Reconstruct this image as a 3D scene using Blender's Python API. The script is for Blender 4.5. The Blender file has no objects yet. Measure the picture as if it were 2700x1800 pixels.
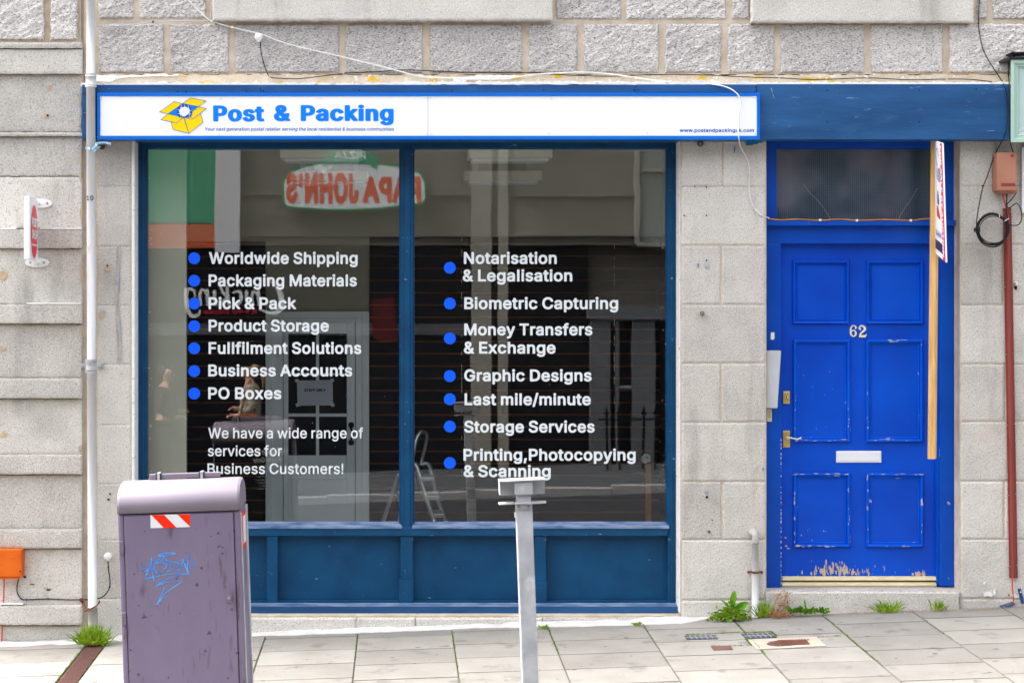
import bpy, bmesh, math, random
import numpy as np
from mathutils import Vector, Matrix, noise as mnoise

# ------------------------------------------------------------------ camera, sky, sun, exposure
S = bpy.context.scene
COL = S.collection
D0 = 11.0            # metres from lens to the shop wall
F = 4840.0           # focal length in photograph pixels (2700 wide)
VX, VY = 1048.0, 800.0
ZC = 1.909
cam_d = bpy.data.cameras.new('camera')
cam = bpy.data.objects.new('camera', cam_d)
COL.objects.link(cam)
S.camera = cam
cam.location = (0, -D0, ZC)
cam.rotation_euler = (math.radians(90), 0, 0)
cam_d.sensor_width = 36.0
cam_d.lens = F / 2700 * 36.0
cam_d.shift_x = (1350 - VX) / 2700
cam_d.shift_y = -(900 - VY) / 2700
cam_d.clip_start = 0.05
cam_d.clip_end = 500
cam_d.dof.use_dof = True
cam_d.dof.focus_distance = 11.0
cam_d.dof.aperture_fstop = 4.5

SUN_EL, SUN_AZ = math.radians(58), math.radians(288)   # azimuth clockwise from +y
world = bpy.data.worlds.new('World')
S.world = world
world.use_nodes = True
wn = world.node_tree
sky = wn.nodes.new('ShaderNodeTexSky')
sky.sky_type = 'NISHITA'
sky.sun_disc = False
sky.sun_elevation = SUN_EL
sky.sun_rotation = SUN_AZ
sky.air_density = 1.0
sky.dust_density = 6.0
sky.ozone_density = 0.6
bg = wn.nodes['Background']
bg.inputs['Strength'].default_value = 0.15
hs = wn.nodes.new('ShaderNodeHueSaturation')     # cloud cover takes most of the blue out
hs.inputs['Saturation'].default_value = 0.30
wn.links.new(sky.outputs[0], hs.inputs['Color'])
wn.links.new(hs.outputs[0], bg.inputs['Color'])
sun_d = bpy.data.lights.new('sun', 'SUN')
sun_d.energy = 1.0
sun_d.angle = math.radians(24)
sun_d.color = (1.0, 0.95, 0.90)
sun = bpy.data.objects.new('sun', sun_d)
COL.objects.link(sun)
sdir = Vector((math.sin(SUN_AZ) * math.cos(SUN_EL), math.cos(SUN_AZ) * math.cos(SUN_EL), math.sin(SUN_EL)))
sun.rotation_euler = sdir.to_track_quat('Z', 'Y').to_euler()
S.view_settings.view_transform = 'Standard'
S.view_settings.look = 'None'
S.view_settings.gamma = 1.0
S.view_settings.exposure = 2.4
S.cycles.max_bounces = 8
S.cycles.transparent_max_bounces = 12

R = random.Random(7)

# ------------------------------------------------------------------ helpers
def P(px, py, y=0.0):
    """photograph pixel -> point of the plane at depth y"""
    k = (D0 + y) / F
    return Vector(((px - VX) * k, y, ZC - (py - VY) * k))

def link(o):
    COL.objects.link(o)
    return o

def obj(name, bm, m, parent=None, smooth=False):
    me = bpy.data.meshes.new(name)
    bm.to_mesh(me)
    bm.free()
    for mm in (m if isinstance(m, (list, tuple)) else [m]):
        me.materials.append(mm)
    if smooth:
        for p in me.polygons:
            p.use_smooth = True
    o = link(bpy.data.objects.new(name, me))
    if parent is not None:
        o.parent = parent
        o.matrix_parent_inverse = Matrix.LocRotScale(parent.location, parent.rotation_euler, None).inverted()
    return o

def tag(o, label, cat, group=None):
    o['label'] = label
    o['category'] = cat
    if group:
        o['group'] = group
    return o

def thing(name, label, cat, loc=(0, 0, 0), group=None):
    o = link(bpy.data.objects.new(name, None))
    o.empty_display_size = 0.1
    o.location = loc
    return tag(o, label, cat, group)

def struct(name, bm, m, kind='structure'):
    o = obj(name, bm, m)
    o['kind'] = kind
    return o

def BM():
    return bmesh.new()

def addbox(bm, x0, y0, z0, x1, y1, z1, bev=0.0, mi=0, rot=None):
    x0, x1 = min(x0, x1), max(x0, x1)
    y0, y1 = min(y0, y1), max(y0, y1)
    z0, z1 = min(z0, z1), max(z0, z1)
    b = bmesh.new()
    r = bmesh.ops.create_cube(b, size=1.0)
    for v in r['verts']:
        v.co = Vector(((v.co.x + .5) * (x1 - x0) + x0, (v.co.y + .5) * (y1 - y0) + y0, (v.co.z + .5) * (z1 - z0) + z0))
    if bev > 0:
        bev = min(bev, .45 * min(x1 - x0, y1 - y0, z1 - z0))
        bmesh.ops.bevel(b, geom=list(b.edges), offset=bev, segments=2, affect='EDGES', profile=.6)
    if rot is not None:
        bmesh.ops.transform(b, matrix=rot, verts=b.verts)
    merge(bm, b, mi)

def merge(bm, b, mi=0):
    b.verts.index_update()
    vs = [bm.verts.new(v.co) for v in b.verts]
    for f in b.faces:
        try:
            nf = bm.faces.new([vs[v.index] for v in f.verts])
            nf.material_index = mi
            nf.smooth = f.smooth
        except ValueError:
            pass
    b.free()

def bx(bm, px0, py0, px1, py1, yf, yb, bev=0.003, mi=0):
    """box whose FRONT face (nearest the street, y = yf) covers the pixel rectangle"""
    a, b = P(px0, py0, yf), P(px1, py1, yf)
    addbox(bm, a.x, yf, b.z, b.x, yb, a.z, bev, mi)

def addtube(bm, pts, r, seg=8, caps=True, mi=0, r2=None, flat=1.0):
    pts = [Vector(p) for p in pts]
    n = len(pts)
    rings = []
    prev = None
    for i, p in enumerate(pts):
        t = (pts[min(i + 1, n - 1)] - pts[max(i - 1, 0)]).normalized()
        if prev is None:
            up = Vector((0, 1, 0)) if abs(t.y) < .9 else Vector((1, 0, 0))
            nrm = t.cross(up).normalized()
        else:
            nrm = (prev - t * prev.dot(t)).normalized()
        prev = nrm
        bn = t.cross(nrm)
        rr = r if r2 is None else r + (r2 - r) * i / max(1, n - 1)
        if isinstance(r, (list, tuple)):
            rr = r[i]
        rings.append([bm.verts.new(p + nrm * math.cos(a) * rr + bn * math.sin(a) * rr * flat)
                      for a in [2 * math.pi * k / seg for k in range(seg)]])
    for i in range(n - 1):
        for k in range(seg):
            f = bm.faces.new((rings[i][k], rings[i][(k + 1) % seg], rings[i + 1][(k + 1) % seg], rings[i + 1][k]))
            f.smooth = True
            f.material_index = mi
    if caps:
        f = bm.faces.new(rings[0]); f.material_index = mi
        f = bm.faces.new(list(reversed(rings[-1]))); f.material_index = mi

def smooth_path(pts, sub=6):
    pts = [Vector(p) for p in pts]
    out = []
    n = len(pts)
    for i in range(n - 1):
        p0, p1, p2, p3 = pts[max(i - 1, 0)], pts[i], pts[i + 1], pts[min(i + 2, n - 1)]
        for k in range(sub):
            t = k / sub
            out.append(0.5 * ((2 * p1) + (p2 - p0) * t + (2 * p0 - 5 * p1 + 4 * p2 - p3) * t * t + (3 * p1 - p0 - 3 * p2 + p3) * t ** 3))
    out.append(pts[-1])
    return out

def cable(bm, pxs, r, y=-0.02, mi=0, seg=6, sub=5):
    pts = [P(p[0], p[1], p[2] if len(p) > 2 else y) for p in pxs]
    addtube(bm, smooth_path(pts, sub), r, seg, mi=mi)

def adddisc(bm, c, r, n, axis='y', thick=.004, mi=0, dome=0.0):
    """short cylinder facing -y (or up for axis z), slightly domed"""
    b = bmesh.new()
    rings = []
    prof = [(1, 0), (1, .7), (.85, 1), (.4, 1 + dome), (0, 1 + dome * 1.2)]
    for rr, hh in prof:
        if rr == 0:
            rings.append([b.verts.new((0, 0, hh * thick))])
        else:
            rings.append([b.verts.new((math.cos(2 * math.pi * k / n) * r * rr, math.sin(2 * math.pi * k / n) * r * rr, hh * thick)) for k in range(n)])
    for i in range(len(rings) - 1):
        for k in range(n):
            if len(rings[i + 1]) == 1:
                b.faces.new((rings[i][k], rings[i][(k + 1) % n], rings[i + 1][0]))
            else:
                b.faces.new((rings[i][k], rings[i][(k + 1) % n], rings[i + 1][(k + 1) % n], rings[i + 1][k]))
    b.faces.new(list(reversed(rings[0])))
    m = Matrix.Identity(4)
    if axis == 'y':
        m = Matrix.Rotation(math.radians(90), 4, 'X')
    elif axis == 'x':
        m = Matrix.Rotation(math.radians(90), 4, 'Y')
    bmesh.ops.transform(b, matrix=Matrix.Translation(Vector(c)) @ m, verts=b.verts)
    merge(bm, b, mi)

def prism(bm, pts, yf, yb, mi=0):
    """pixel polygon at y=yf extruded back to yb"""
    fr = [bm.verts.new(P(x, y, yf)) for x, y in pts]
    bk = [bm.verts.new(Vector((v.co.x, yb, v.co.z))) for v in fr]
    f1 = bm.faces.new(fr)
    f2 = bm.faces.new(list(reversed(bk)))
    fs = [f1, f2]
    n = len(fr)
    for i in range(n):
        fs.append(bm.faces.new((fr[i], bk[i], bk[(i + 1) % n], fr[(i + 1) % n])))
    for f in fs:
        f.material_index = mi
    bmesh.ops.recalc_face_normals(bm, faces=fs)

def blob(bm, px, py, r, y, mi=0, sx=1, sy=1, n=14, rough=.35):
    """thin irregular patch lying on the wall"""
    vs = []
    for k in range(n):
        a = 2 * math.pi * k / n
        rr = r * (1 + R.uniform(-rough, rough))
        vs.append((px + math.cos(a) * rr * sx, py + math.sin(a) * rr * sy))
    y -= R.uniform(0, .0014)
    prism(bm, vs, y, y + .004, mi)

# ------------------------------------------------------------------ materials
def mat(name, c, rough=.6, var=.12, scale=6.0, bump=.15, bscale=60.0, metal=0.0, spec=.22, c2=None, stretch=(1, 1, 1), detail=5, spots=None, island=0.0):
    m = bpy.data.materials.new(name)
    m.use_nodes = True
    nt = m.node_tree
    b = nt.nodes['Principled BSDF']
    b.inputs['Roughness'].default_value = rough
    b.inputs['Metallic'].default_value = metal
    b.inputs['Specular IOR Level'].default_value = spec
    tc = nt.nodes.new('ShaderNodeTexCoord')
    mp = nt.nodes.new('ShaderNodeMapping')
    mp.inputs['Scale'].default_value = stretch
    nt.links.new(tc.outputs['Object'], mp.inputs['Vector'])
    nz = nt.nodes.new('ShaderNodeTexNoise')
    nz.inputs['Scale'].default_value = scale
    nz.inputs['Detail'].default_value = detail
    nt.links.new(mp.outputs[0], nz.inputs['Vector'])
    rp = nt.nodes.new('ShaderNodeValToRGB')
    if c2 is None:
        c2 = tuple(min(1, x * (1 + var)) for x in c)
        c1 = tuple(x * (1 - var) for x in c)
    else:
        c1 = c
    rp.color_ramp.elements[0].position = .32
    rp.color_ramp.elements[1].position = .68
    rp.color_ramp.elements[0].color = (*c1, 1)
    rp.color_ramp.elements[1].color = (*c2, 1)
    nt.links.new(nz.outputs['Fac'], rp.inputs[0])
    last = rp.outputs[0]
    for (sc, th, w, sc_col, st) in (spots or []):
        mp2 = nt.nodes.new('ShaderNodeMapping')
        mp2.inputs['Scale'].default_value = st
        nt.links.new(tc.outputs['Object'], mp2.inputs['Vector'])
        n2 = nt.nodes.new('ShaderNodeTexNoise')
        n2.inputs['Scale'].default_value = sc
        n2.inputs['Detail'].default_value = 4
        nt.links.new(mp2.outputs[0], n2.inputs['Vector'])
        r2 = nt.nodes.new('ShaderNodeMapRange')
        r2.inputs['From Min'].default_value = th
        r2.inputs['From Max'].default_value = th + w
        nt.links.new(n2.outputs['Fac'], r2.inputs['Value'])
        mx = nt.nodes.new('ShaderNodeMix')
        mx.data_type = 'RGBA'
        nt.links.new(r2.outputs[0], mx.inputs['Factor'])
        nt.links.new(last, mx.inputs['A'])
        mx.inputs['B'].default_value = (*sc_col, 1)
        last = mx.outputs['Result']
    if island > 0:
        gi = nt.nodes.new('ShaderNodeNewGeometry')
        hv = nt.nodes.new('ShaderNodeHueSaturation')
        ri = nt.nodes.new('ShaderNodeMapRange')
        ri.inputs['To Min'].default_value = 1 - island
        ri.inputs['To Max'].default_value = 1 + island * .6
        nt.links.new(gi.outputs['Random Per Island'], ri.inputs['Value'])
        nt.links.new(ri.outputs[0], hv.inputs['Value'])
        nt.links.new(last, hv.inputs['Color'])
        last = hv.outputs[0]
    nt.links.new(last, b.inputs['Base Color'])
    if bump > 0:
        n3 = nt.nodes.new('ShaderNodeTexNoise')
        n3.inputs['Scale'].default_value = bscale
        n3.inputs['Detail'].default_value = 6
        nt.links.new(mp.outputs[0], n3.inputs['Vector'])
        bp = nt.nodes.new('ShaderNodeBump')
        bp.inputs['Strength'].default_value = bump
        bp.inputs['Distance'].default_value = .01
        nt.links.new(n3.outputs['Fac'], bp.inputs['Height'])
        nt.links.new(bp.outputs[0], b.inputs['Normal'])
    return m

def granite(name, lo, hi, bump, dist, speck=230.0, dark=(.07, .065, .07), light=(.8, .79, .78), dth=.60, lth=.63, skew=1.0, warm=0.25, soot=.3):
    """speckled granite; each block has its own tint in the 'tint' attribute"""
    m = bpy.data.materials.new(name)
    m.use_nodes = True
    nt = m.node_tree
    L = nt.links
    b = nt.nodes['Principled BSDF']
    b.inputs['Roughness'].default_value = .85
    b.inputs['Specular IOR Level'].default_value = .25
    tc = nt.nodes.new('ShaderNodeTexCoord')
    mp = nt.nodes.new('ShaderNodeMapping')
    mp.inputs['Rotation'].default_value = (0, math.radians(-32 if skew != 1 else 0), 0)
    mp.inputs['Scale'].default_value = (1, 1, skew)
    L.new(tc.outputs['Object'], mp.inputs['Vector'])
    at = nt.nodes.new('ShaderNodeAttribute')
    at.attribute_name = 'tint'
    n1 = nt.nodes.new('ShaderNodeTexNoise')
    n1.inputs['Scale'].default_value = 5.0
    n1.inputs['Detail'].default_value = 5
    L.new(tc.outputs['Object'], n1.inputs['Vector'])
    add = nt.nodes.new('ShaderNodeMath')
    add.operation = 'MULTIPLY_ADD'
    L.new(n1.outputs['Fac'], add.inputs[0])
    add.inputs[1].default_value = .9
    L.new(at.outputs['Fac'], add.inputs[2])
    rp = nt.nodes.new('ShaderNodeMapRange')
    rp.inputs['From Min'].default_value = .2
    rp.inputs['From Max'].default_value = 1.25
    L.new(add.outputs[0], rp.inputs['Value'])
    mx = nt.nodes.new('ShaderNodeMix')
    mx.data_type = 'RGBA'
    mx.inputs['A'].default_value = (*lo, 1)
    mx.inputs['B'].default_value = (*hi, 1)
    L.new(rp.outputs[0], mx.inputs['Factor'])
    last = mx.outputs['Result']
    def speckle(scale, th, w, col, fac, off, st=None):
        nonlocal last
        n2 = nt.nodes.new('ShaderNodeTexNoise')
        n2.inputs['Scale'].default_value = scale
        n2.inputs['Detail'].default_value = 3
        n2.inputs['Roughness'].default_value = .6
        m2 = nt.nodes.new('ShaderNodeVectorMath')
        m2.operation = 'ADD'
        m2.inputs[1].default_value = (off, off * .7, off * 1.3)
        if st:
            m4 = nt.nodes.new('ShaderNodeMapping')
            m4.inputs['Scale'].default_value = st
            L.new(tc.outputs['Object'], m4.inputs['Vector'])
            L.new(m4.outputs[0], m2.inputs[0])
        else:
            L.new(mp.outputs[0], m2.inputs[0])
        L.new(m2.outputs[0], n2.inputs['Vector'])
        r2 = nt.nodes.new('ShaderNodeMapRange')
        r2.inputs['From Min'].default_value = th
        r2.inputs['From Max'].default_value = th + w
        r2.inputs['To Max'].default_value = fac
        L.new(n2.outputs['Fac'], r2.inputs['Value'])
        x = nt.nodes.new('ShaderNodeMix')
        x.data_type = 'RGBA'
        L.new(r2.outputs[0], x.inputs['Factor'])
        L.new(last, x.inputs['A'])
        x.inputs['B'].default_value = (*col, 1)
        last = x.outputs['Result']
    speckle(speck, lth - .06, .09, light, .55, 3.1)
    speckle(speck * .8, dth - .03, .07, dark, .75, 9.7)
    speckle(3.0, .60, .25, (.36, .27, .18), warm, 21.0)
    speckle(2.0, .58, .2, (.16, .15, .15), .30, 41.0)
    speckle(4.5, .56, .22, (.10, .095, .09), soot, 77.0, (1.6, 1, .35))
    L.new(last, b.inputs['Base Color'])
    n3 = nt.nodes.new('ShaderNodeTexNoise')
    n3.inputs['Scale'].default_value = speck * .35
    n3.inputs['Detail'].default_value = 8
    n3.inputs['Roughness'].default_value = .65
    L.new(mp.outputs[0], n3.inputs['Vector'])
    bp = nt.nodes.new('ShaderNodeBump')
    bp.inputs['Strength'].default_value = bump
    bp.inputs['Distance'].default_value = dist
    L.new(n3.outputs['Fac'], bp.inputs['Height'])
    L.new(bp.outputs[0], b.inputs['Normal'])
    return m

def glass_mat(name, tint=(1, 1, 1), refl=.075, dirt=.0):
    m = bpy.data.materials.new(name)
    m.use_nodes = True
    nt = m.node_tree
    L = nt.links
    nt.nodes.remove(nt.nodes['Principled BSDF'])
    out = nt.nodes['Material Output']
    tr = nt.nodes.new('ShaderNodeBsdfTransparent')
    tr.inputs[0].default_value = (*tint, 1)
    gl = nt.nodes.new('ShaderNodeBsdfGlossy')
    gl.inputs['Roughness'].default_value = 0.0
    lw = nt.nodes.new('ShaderNodeLayerWeight')
    lw.inputs['Blend'].default_value = .12
    mr = nt.nodes.new('ShaderNodeMapRange')
    mr.inputs['To Min'].default_value = refl
    mr.inputs['To Max'].default_value = 1.0
    pw = nt.nodes.new('ShaderNodeMath')
    pw.operation = 'POWER'
    pw.inputs[1].default_value = 3.0
    L.new(lw.outputs['Facing'], pw.inputs[0])
    L.new(pw.outputs[0], mr.inputs['Value'])
    mx = nt.nodes.new('ShaderNodeMixShader')
    L.new(mr.outputs[0], mx.inputs[0])
    L.new(tr.outputs[0], mx.inputs[1])
    L.new(gl.outputs[0], mx.inputs[2])
    last = mx.outputs[0]
    tc = nt.nodes.new('ShaderNodeTexCoord')
    # slow waviness of old plate glass
    wz = nt.nodes.new('ShaderNodeTexNoise')
    wz.inputs['Scale'].default_value = 2.2
    wz.inputs['Detail'].default_value = 1
    L.new(tc.outputs['Object'], wz.inputs['Vector'])
    bp = nt.nodes.new('ShaderNodeBump')
    bp.inputs['Strength'].default_value = .06
    bp.inputs['Distance'].default_value = .004
    L.new(wz.outputs['Fac'], bp.inputs['Height'])
    L.new(bp.outputs[0], gl.inputs['Normal'])
    if dirt > 0:
        nz = nt.nodes.new('ShaderNodeTexNoise')
        nz.inputs['Scale'].default_value = 260
        nz.inputs['Detail'].default_value = 2
        L.new(tc.outputs['Object'], nz.inputs['Vector'])
        big = nt.nodes.new('ShaderNodeTexNoise')
        big.inputs['Scale'].default_value = 3
        L.new(tc.outputs['Object'], big.inputs['Vector'])
        r2 = nt.nodes.new('ShaderNodeMapRange')
        r2.inputs['From Min'].default_value = .70
        r2.inputs['From Max'].default_value = .78
        r2.inputs['To Max'].default_value = dirt
        L.new(nz.outputs['Fac'], r2.inputs['Value'])
        r3 = nt.nodes.new('ShaderNodeMapRange')
        r3.inputs['From Min'].default_value = .4
        r3.inputs['From Max'].default_value = .75
        r3.inputs['To Max'].default_value = 0.0
        L.new(big.outputs['Fac'], r3.inputs['Value'])
        ad = nt.nodes.new('ShaderNodeMath')
        ad.operation = 'MAXIMUM'
        L.new(r2.outputs[0], ad.inputs[0])
        L.new(r3.outputs[0], ad.inputs[1])
        df = nt.nodes.new('ShaderNodeBsdfDiffuse')
        df.inputs[0].default_value = (.55, .56, .52, 1)
        m2 = nt.nodes.new('ShaderNodeMixShader')
        L.new(ad.outputs[0], m2.inputs[0])
        L.new(last, m2.inputs[1])
        L.new(df.outputs[0], m2.inputs[2])
        last = m2.outputs[0]
    L.new(last, out.inputs['Surface'])
    return m

M = {}
M['rock'] = granite('rock_faced_granite', (.33, .305, .305), (.64, .60, .565), .8, .014, speck=100, skew=2.4, dth=.575, lth=.57, soot=.25)
M['ashlar'] = granite('fine_axed_granite', (.33, .305, .275), (.605, .575, .525), .5, .006, speck=190, dth=.60, lth=.59, dark=(.16, .15, .145), warm=.32, soot=.34)
M['mortar'] = mat('lime_mortar', (.46, .38, .29), .95, .15, 12, .4, 120, c2=(.60, .52, .43), spec=.2)
M['mortar_grey'] = mat('old_dark_mortar', (.30, .24, .17), .95, .2, 12, .4, 120, c2=(.46, .38, .29), spec=.2)
M['lichen_bed'] = mat('cream_stone_bed_with_lichen', (.50, .41, .30), .95, .1, 14, .5, 90, c2=(.62, .54, .44), spec=.2,
                      spots=[(9, .60, .06, (.62, .40, .03), (1, 1, 3)), (40, .62, .08, (.75, .72, .68), (1, 1, 1))])
M['sealant'] = mat('white_sealant', (.78, .78, .77), .7, .05, 30, .5, 50, spots=[(20, .64, .05, (.45, .43, .40), (1, 1, 2))])
M['navy'] = mat('navy_paint', (.012, .060, .165), .38, .10, 3, .12, 40, c2=(.022, .095, .25), stretch=(.5, 1, 3), spots=[(60, .68, .05, (.12, .20, .34), (.15, 1, 1)), (110, .73, .03, (.35, .4, .5), (1, 1, 1)), (4, .60, .25, (.025, .105, .24), (1, 1, 3))])
M['navy_frame'] = mat('blue_frame_paint', (.002, .044, .118), .42, .10, 6, .2, 60, c2=(.003, .064, .160), spots=[(45, .70, .04, (.20, .28, .38), (.3, 1, 1)), (120, .73, .03, (.4, .45, .5), (1, 1, 1))])
M['worn_blue'] = mat('weathered_pale_blue_edge', (.05, .10, .21), .6, .2, 30, .3, 80, c2=(.20, .26, .38), stretch=(.3, 1, 1))
M['signblue'] = mat('sign_blue', (.0, .19, .90), .35, .03, 3, .0)
M['signwhite'] = mat('sign_white', (.80, .81, .83), .35, .01, 2, .02, 8)
M['logoyellow'] = mat('logo_yellow', (.88, .60, .0), .4, .02, 3, 0)
M['logodark'] = mat('logo_outline_blue', (.004, .08, .42), .4, .02, 3, 0)
M['white'] = mat('white_plastic', (.78, .78, .77), .4, .04, 6, .05)
M['pipe'] = mat('white_painted_iron', (.50, .50, .51), .42, .06, 5, .15, 50, stretch=(1, 1, .3), c2=(.58, .58, .58), spots=[(14, .66, .08, (.45, .40, .33), (1, 1, .4))])
M['pipe_bare'] = mat('bare_grey_pipe', (.36, .34, .32), .5, .1, 9, .25, 50, c2=(.55, .53, .50), stretch=(1, 1, .4))
M['rust'] = mat('rusty_iron', (.10, .035, .02), .8, .3, 30, .6, 80, c2=(.22, .08, .045))
M['steel'] = mat('galvanised_steel', (.36, .37, .39), .45, .1, 9, .12, 30, metal=.15, c2=(.56, .57, .59), spots=[(11, .60, .1, (.66, .67, .68), (1, 1, .6))])
M['bolt'] = mat('dull_bolt', (.35, .35, .36), .4, .1, 20, .1, metal=.8)
M['black'] = mat('black_rubber', (.012, .013, .015), .45, .2, 20, .1)
M['blackgloss'] = mat('black_paint', (.01, .01, .012), .25, .2, 20, .0)
M['cablewhite'] = mat('white_cable', (.68, .69, .67), .5, .1, 20, .1)
M['cablegrey'] = mat('grey_cable', (.42, .40, .42), .5, .15, 20, .1)
M['redcable'] = mat('red_cable', (.55, .06, .045), .5, .15, 20, .1)
M['conduit'] = mat('dark_red_plastic', (.19, .035, .03), .45, .12, 3, .1, 30, c2=(.27, .055, .045), stretch=(3, 1, .4))
M['junction'] = mat('salmon_brown_plastic', (.36, .15, .095), .5, .08, 4, .08, 40, c2=(.42, .195, .13))
M['orangebox'] = mat('orange_plastic', (.58, .095, .004), .5, .1, 6, .08, 40, c2=(.66, .13, .008))
M['mint'] = mat('mint_paint', (.34, .50, .42), .5, .05, 4, .08, 50, c2=(.42, .58, .50))
M['wood'] = mat('pine_batten', (.56, .31, .09), .6, .1, 10, .15, 40, c2=(.74, .47, .19), stretch=(6, 6, .5), spots=[(9, .68, .05, (.40, .17, .04), (1, 1, .8))])
M['brass'] = mat('brass', (.60, .40, .10), .32, .15, 30, .1, metal=.7, c2=(.78, .58, .20))
M['brass_pale'] = mat('worn_pale_brass', (.72, .62, .36), .4, .1, 40, .2, metal=.35, c2=(.84, .76, .55), stretch=(.3, 1, 1))
M['brass_number'] = mat('cream_brass_numeral', (.78, .70, .46), .35, .08, 40, .1, metal=.25, c2=(.86, .80, .62))
M['letterbox'] = mat('white_letter_plate', (.70, .72, .76), .35, .04, 4, .05, stretch=(1, 1, 6))
M['vinylwhite'] = mat('white_vinyl', (.68, .72, .745), .5, .03, 5, .0)
M['vinylblue'] = mat('blue_vinyl', (.0, .10, .92), .5, .02, 5, .0)
M['binbody'] = mat('mauve_grey_plastic', (.165, .135, .205), .5, .06, 4, .12, 180, c2=(.192, .158, .235), stretch=(1, 1, .5),
                   spots=[(10, .61, .10, (.105, .075, .10), (1.8, 1, .35)), (26, .70, .03, (.09, .065, .085), (1, 1, 1)), (70, .74, .03, (.30, .28, .33), (1, 1, 1))])
M['binlid'] = mat('mauve_lid_plastic', (.20, .172, .21), .42, .04, 4, .06, 180, c2=(.225, .195, .235))
M['bintrim'] = mat('grey_trim', (.16, .13, .17), .5, .1, 6, .1)
M['red'] = mat('red_reflective', (.80, .025, .005), .35, .1, 40, .1)
M['stickerwhite'] = mat('white_reflective', (.70, .71, .73), .35, .03, 40, .05)
M['graffiti'] = mat('blue_marker', (.01, .22, .80), .4, .25, 25, .0, c2=(.10, .42, .88))
M['postred'] = mat('post_sign_red', (.78, .03, .05), .4, .08, 20, .0)
M['slab'] = mat('concrete_slab', (.212, .199, .178), .85, .06, 4, .3, 160, c2=(.252, .240, .219), spec=.3,
                spots=[(55, .70, .06, (.20, .19, .18), (1, 1, 1)), (2.2, .60, .18, (.205, .195, .175), (1, 1, 1)), (15, .69, .012, (.11, .105, .10), (1, 1, 1)), (6, .60, .10, (.165, .155, .14), (1, 1, 1)), (90, .66, .05, (.33, .32, .30), (1, 1, 1))], island=.16)
M['joint'] = mat('joint_earth', (.13, .11, .08), .95, .3, 30, .4, 60, spots=[(6, .56, .05, (.20, .30, .02), (1, 1, 1))])
M['fillet'] = mat('white_cement_fillet', (.50, .49, .465), .9, .06, 8, .5, 70, c2=(.62, .61, .59), spots=[(26, .68, .05, (.45, .42, .38), (1, 1, 1))])
M['asphalt'] = mat('asphalt', (.03, .03, .033), .9, .2, 30, .6, 220, c2=(.045, .045, .05))
M['kerb'] = mat('granite_kerb', (.34, .33, .33), .85, .15, 60, .3, 120)
M['iron'] = mat('rusted_cast_iron', (.075, .04, .042), .8, .2, 25, .4, 90, c2=(.12, .07, .07))
M['slate'] = mat('grey_plastic_cover', (.045, .055, .075), .8, .1, 12, .15, 80, c2=(.06, .07, .095))
M['conc_pale'] = mat('pale_concrete_surround', (.34, .285, .23), .9, .06, 10, .3, 120, c2=(.40, .35, .30), spots=[(7, .60, .1, (.58, .36, .18), (1, 1, 1))])
M['grass'] = mat('bright_grass', (.10, .24, .008), .6, .2, 40, 0, c2=(.30, .42, .02))
M['leaf'] = mat('dandelion_leaf', (.06, .22, .012), .5, .2, 30, .1, c2=(.20, .42, .02))
M['drystem'] = mat('dry_stem', (.30, .20, .07), .8, .2, 20, 0, c2=(.48, .38, .14))
M['litter'] = mat('dead_leaf', (.38, .085, .05), .8, .3, 20, 0, c2=(.55, .33, .14))
M['interior'] = mat('beige_interior_wall', (.42, .40, .34), .8, .04, 3, .05)
M['ceiling'] = mat('interior_ceiling', (.86, .86, .82), .85, .04, 3, .05)
M['floor_in'] = mat('interior_floor', (.60, .56, .50), .5, .2, 3, .05)
M['slat'] = mat('black_slat_board', (.006, .006, .008), .35, .2, 6, .02)
M['slatedge'] = mat('brown_groove_edge', (.22, .07, .015), .6, .2, 6, .02)
M['intdoor'] = mat('pale_grey_door_paint', (.84, .88, .94), .45, .04, 3, .05)
M['paper'] = mat('paper', (.56, .58, .68), .8, .03, 3, .02)
M['ink'] = mat('black_ink', (.01, .01, .012), .6, .1, 3, .0)
M['alu'] = mat('aluminium', (.60, .61, .63), .35, .08, 9, .05, metal=.8)
M['batten'] = mat('white_light_housing', (.66, .66, .60), .5, .03, 3, .02)
M['orangewood'] = mat('raw_board_edge', (.42, .17, .03), .7, .15, 9, .1, stretch=(2, 2, .3))
M['pane'] = glass_mat('window_glass', (.96, .98, .97), .085, .05)
M['reeded'] = None
M['rope'] = mat('blue_rope', (.10, .38, .66), .8, .4, 120, .5, 200, c2=(.55, .70, .80), stretch=(1, 1, 1))
M['bluepaint'] = mat('dried_blue_paint', (.01, .20, .38), .6, .2, 40, .1)
M['hole'] = mat('dark_hole', (.008, .008, .008), .95, .1, 10, 0)
M['tan'] = mat('tan_filler', (.46, .32, .20), .95, .15, 30, .3, c2=(.55, .42, .30))
M['terracotta'] = mat('rusty_cover', (.11, .05, .042), .8, .2, 20, .3, c2=(.15, .075, .065))
M['greycement'] = mat('grey_cement_patch', (.34, .34, .38), .9, .1, 30, .3, c2=(.45, .45, .48))

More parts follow.
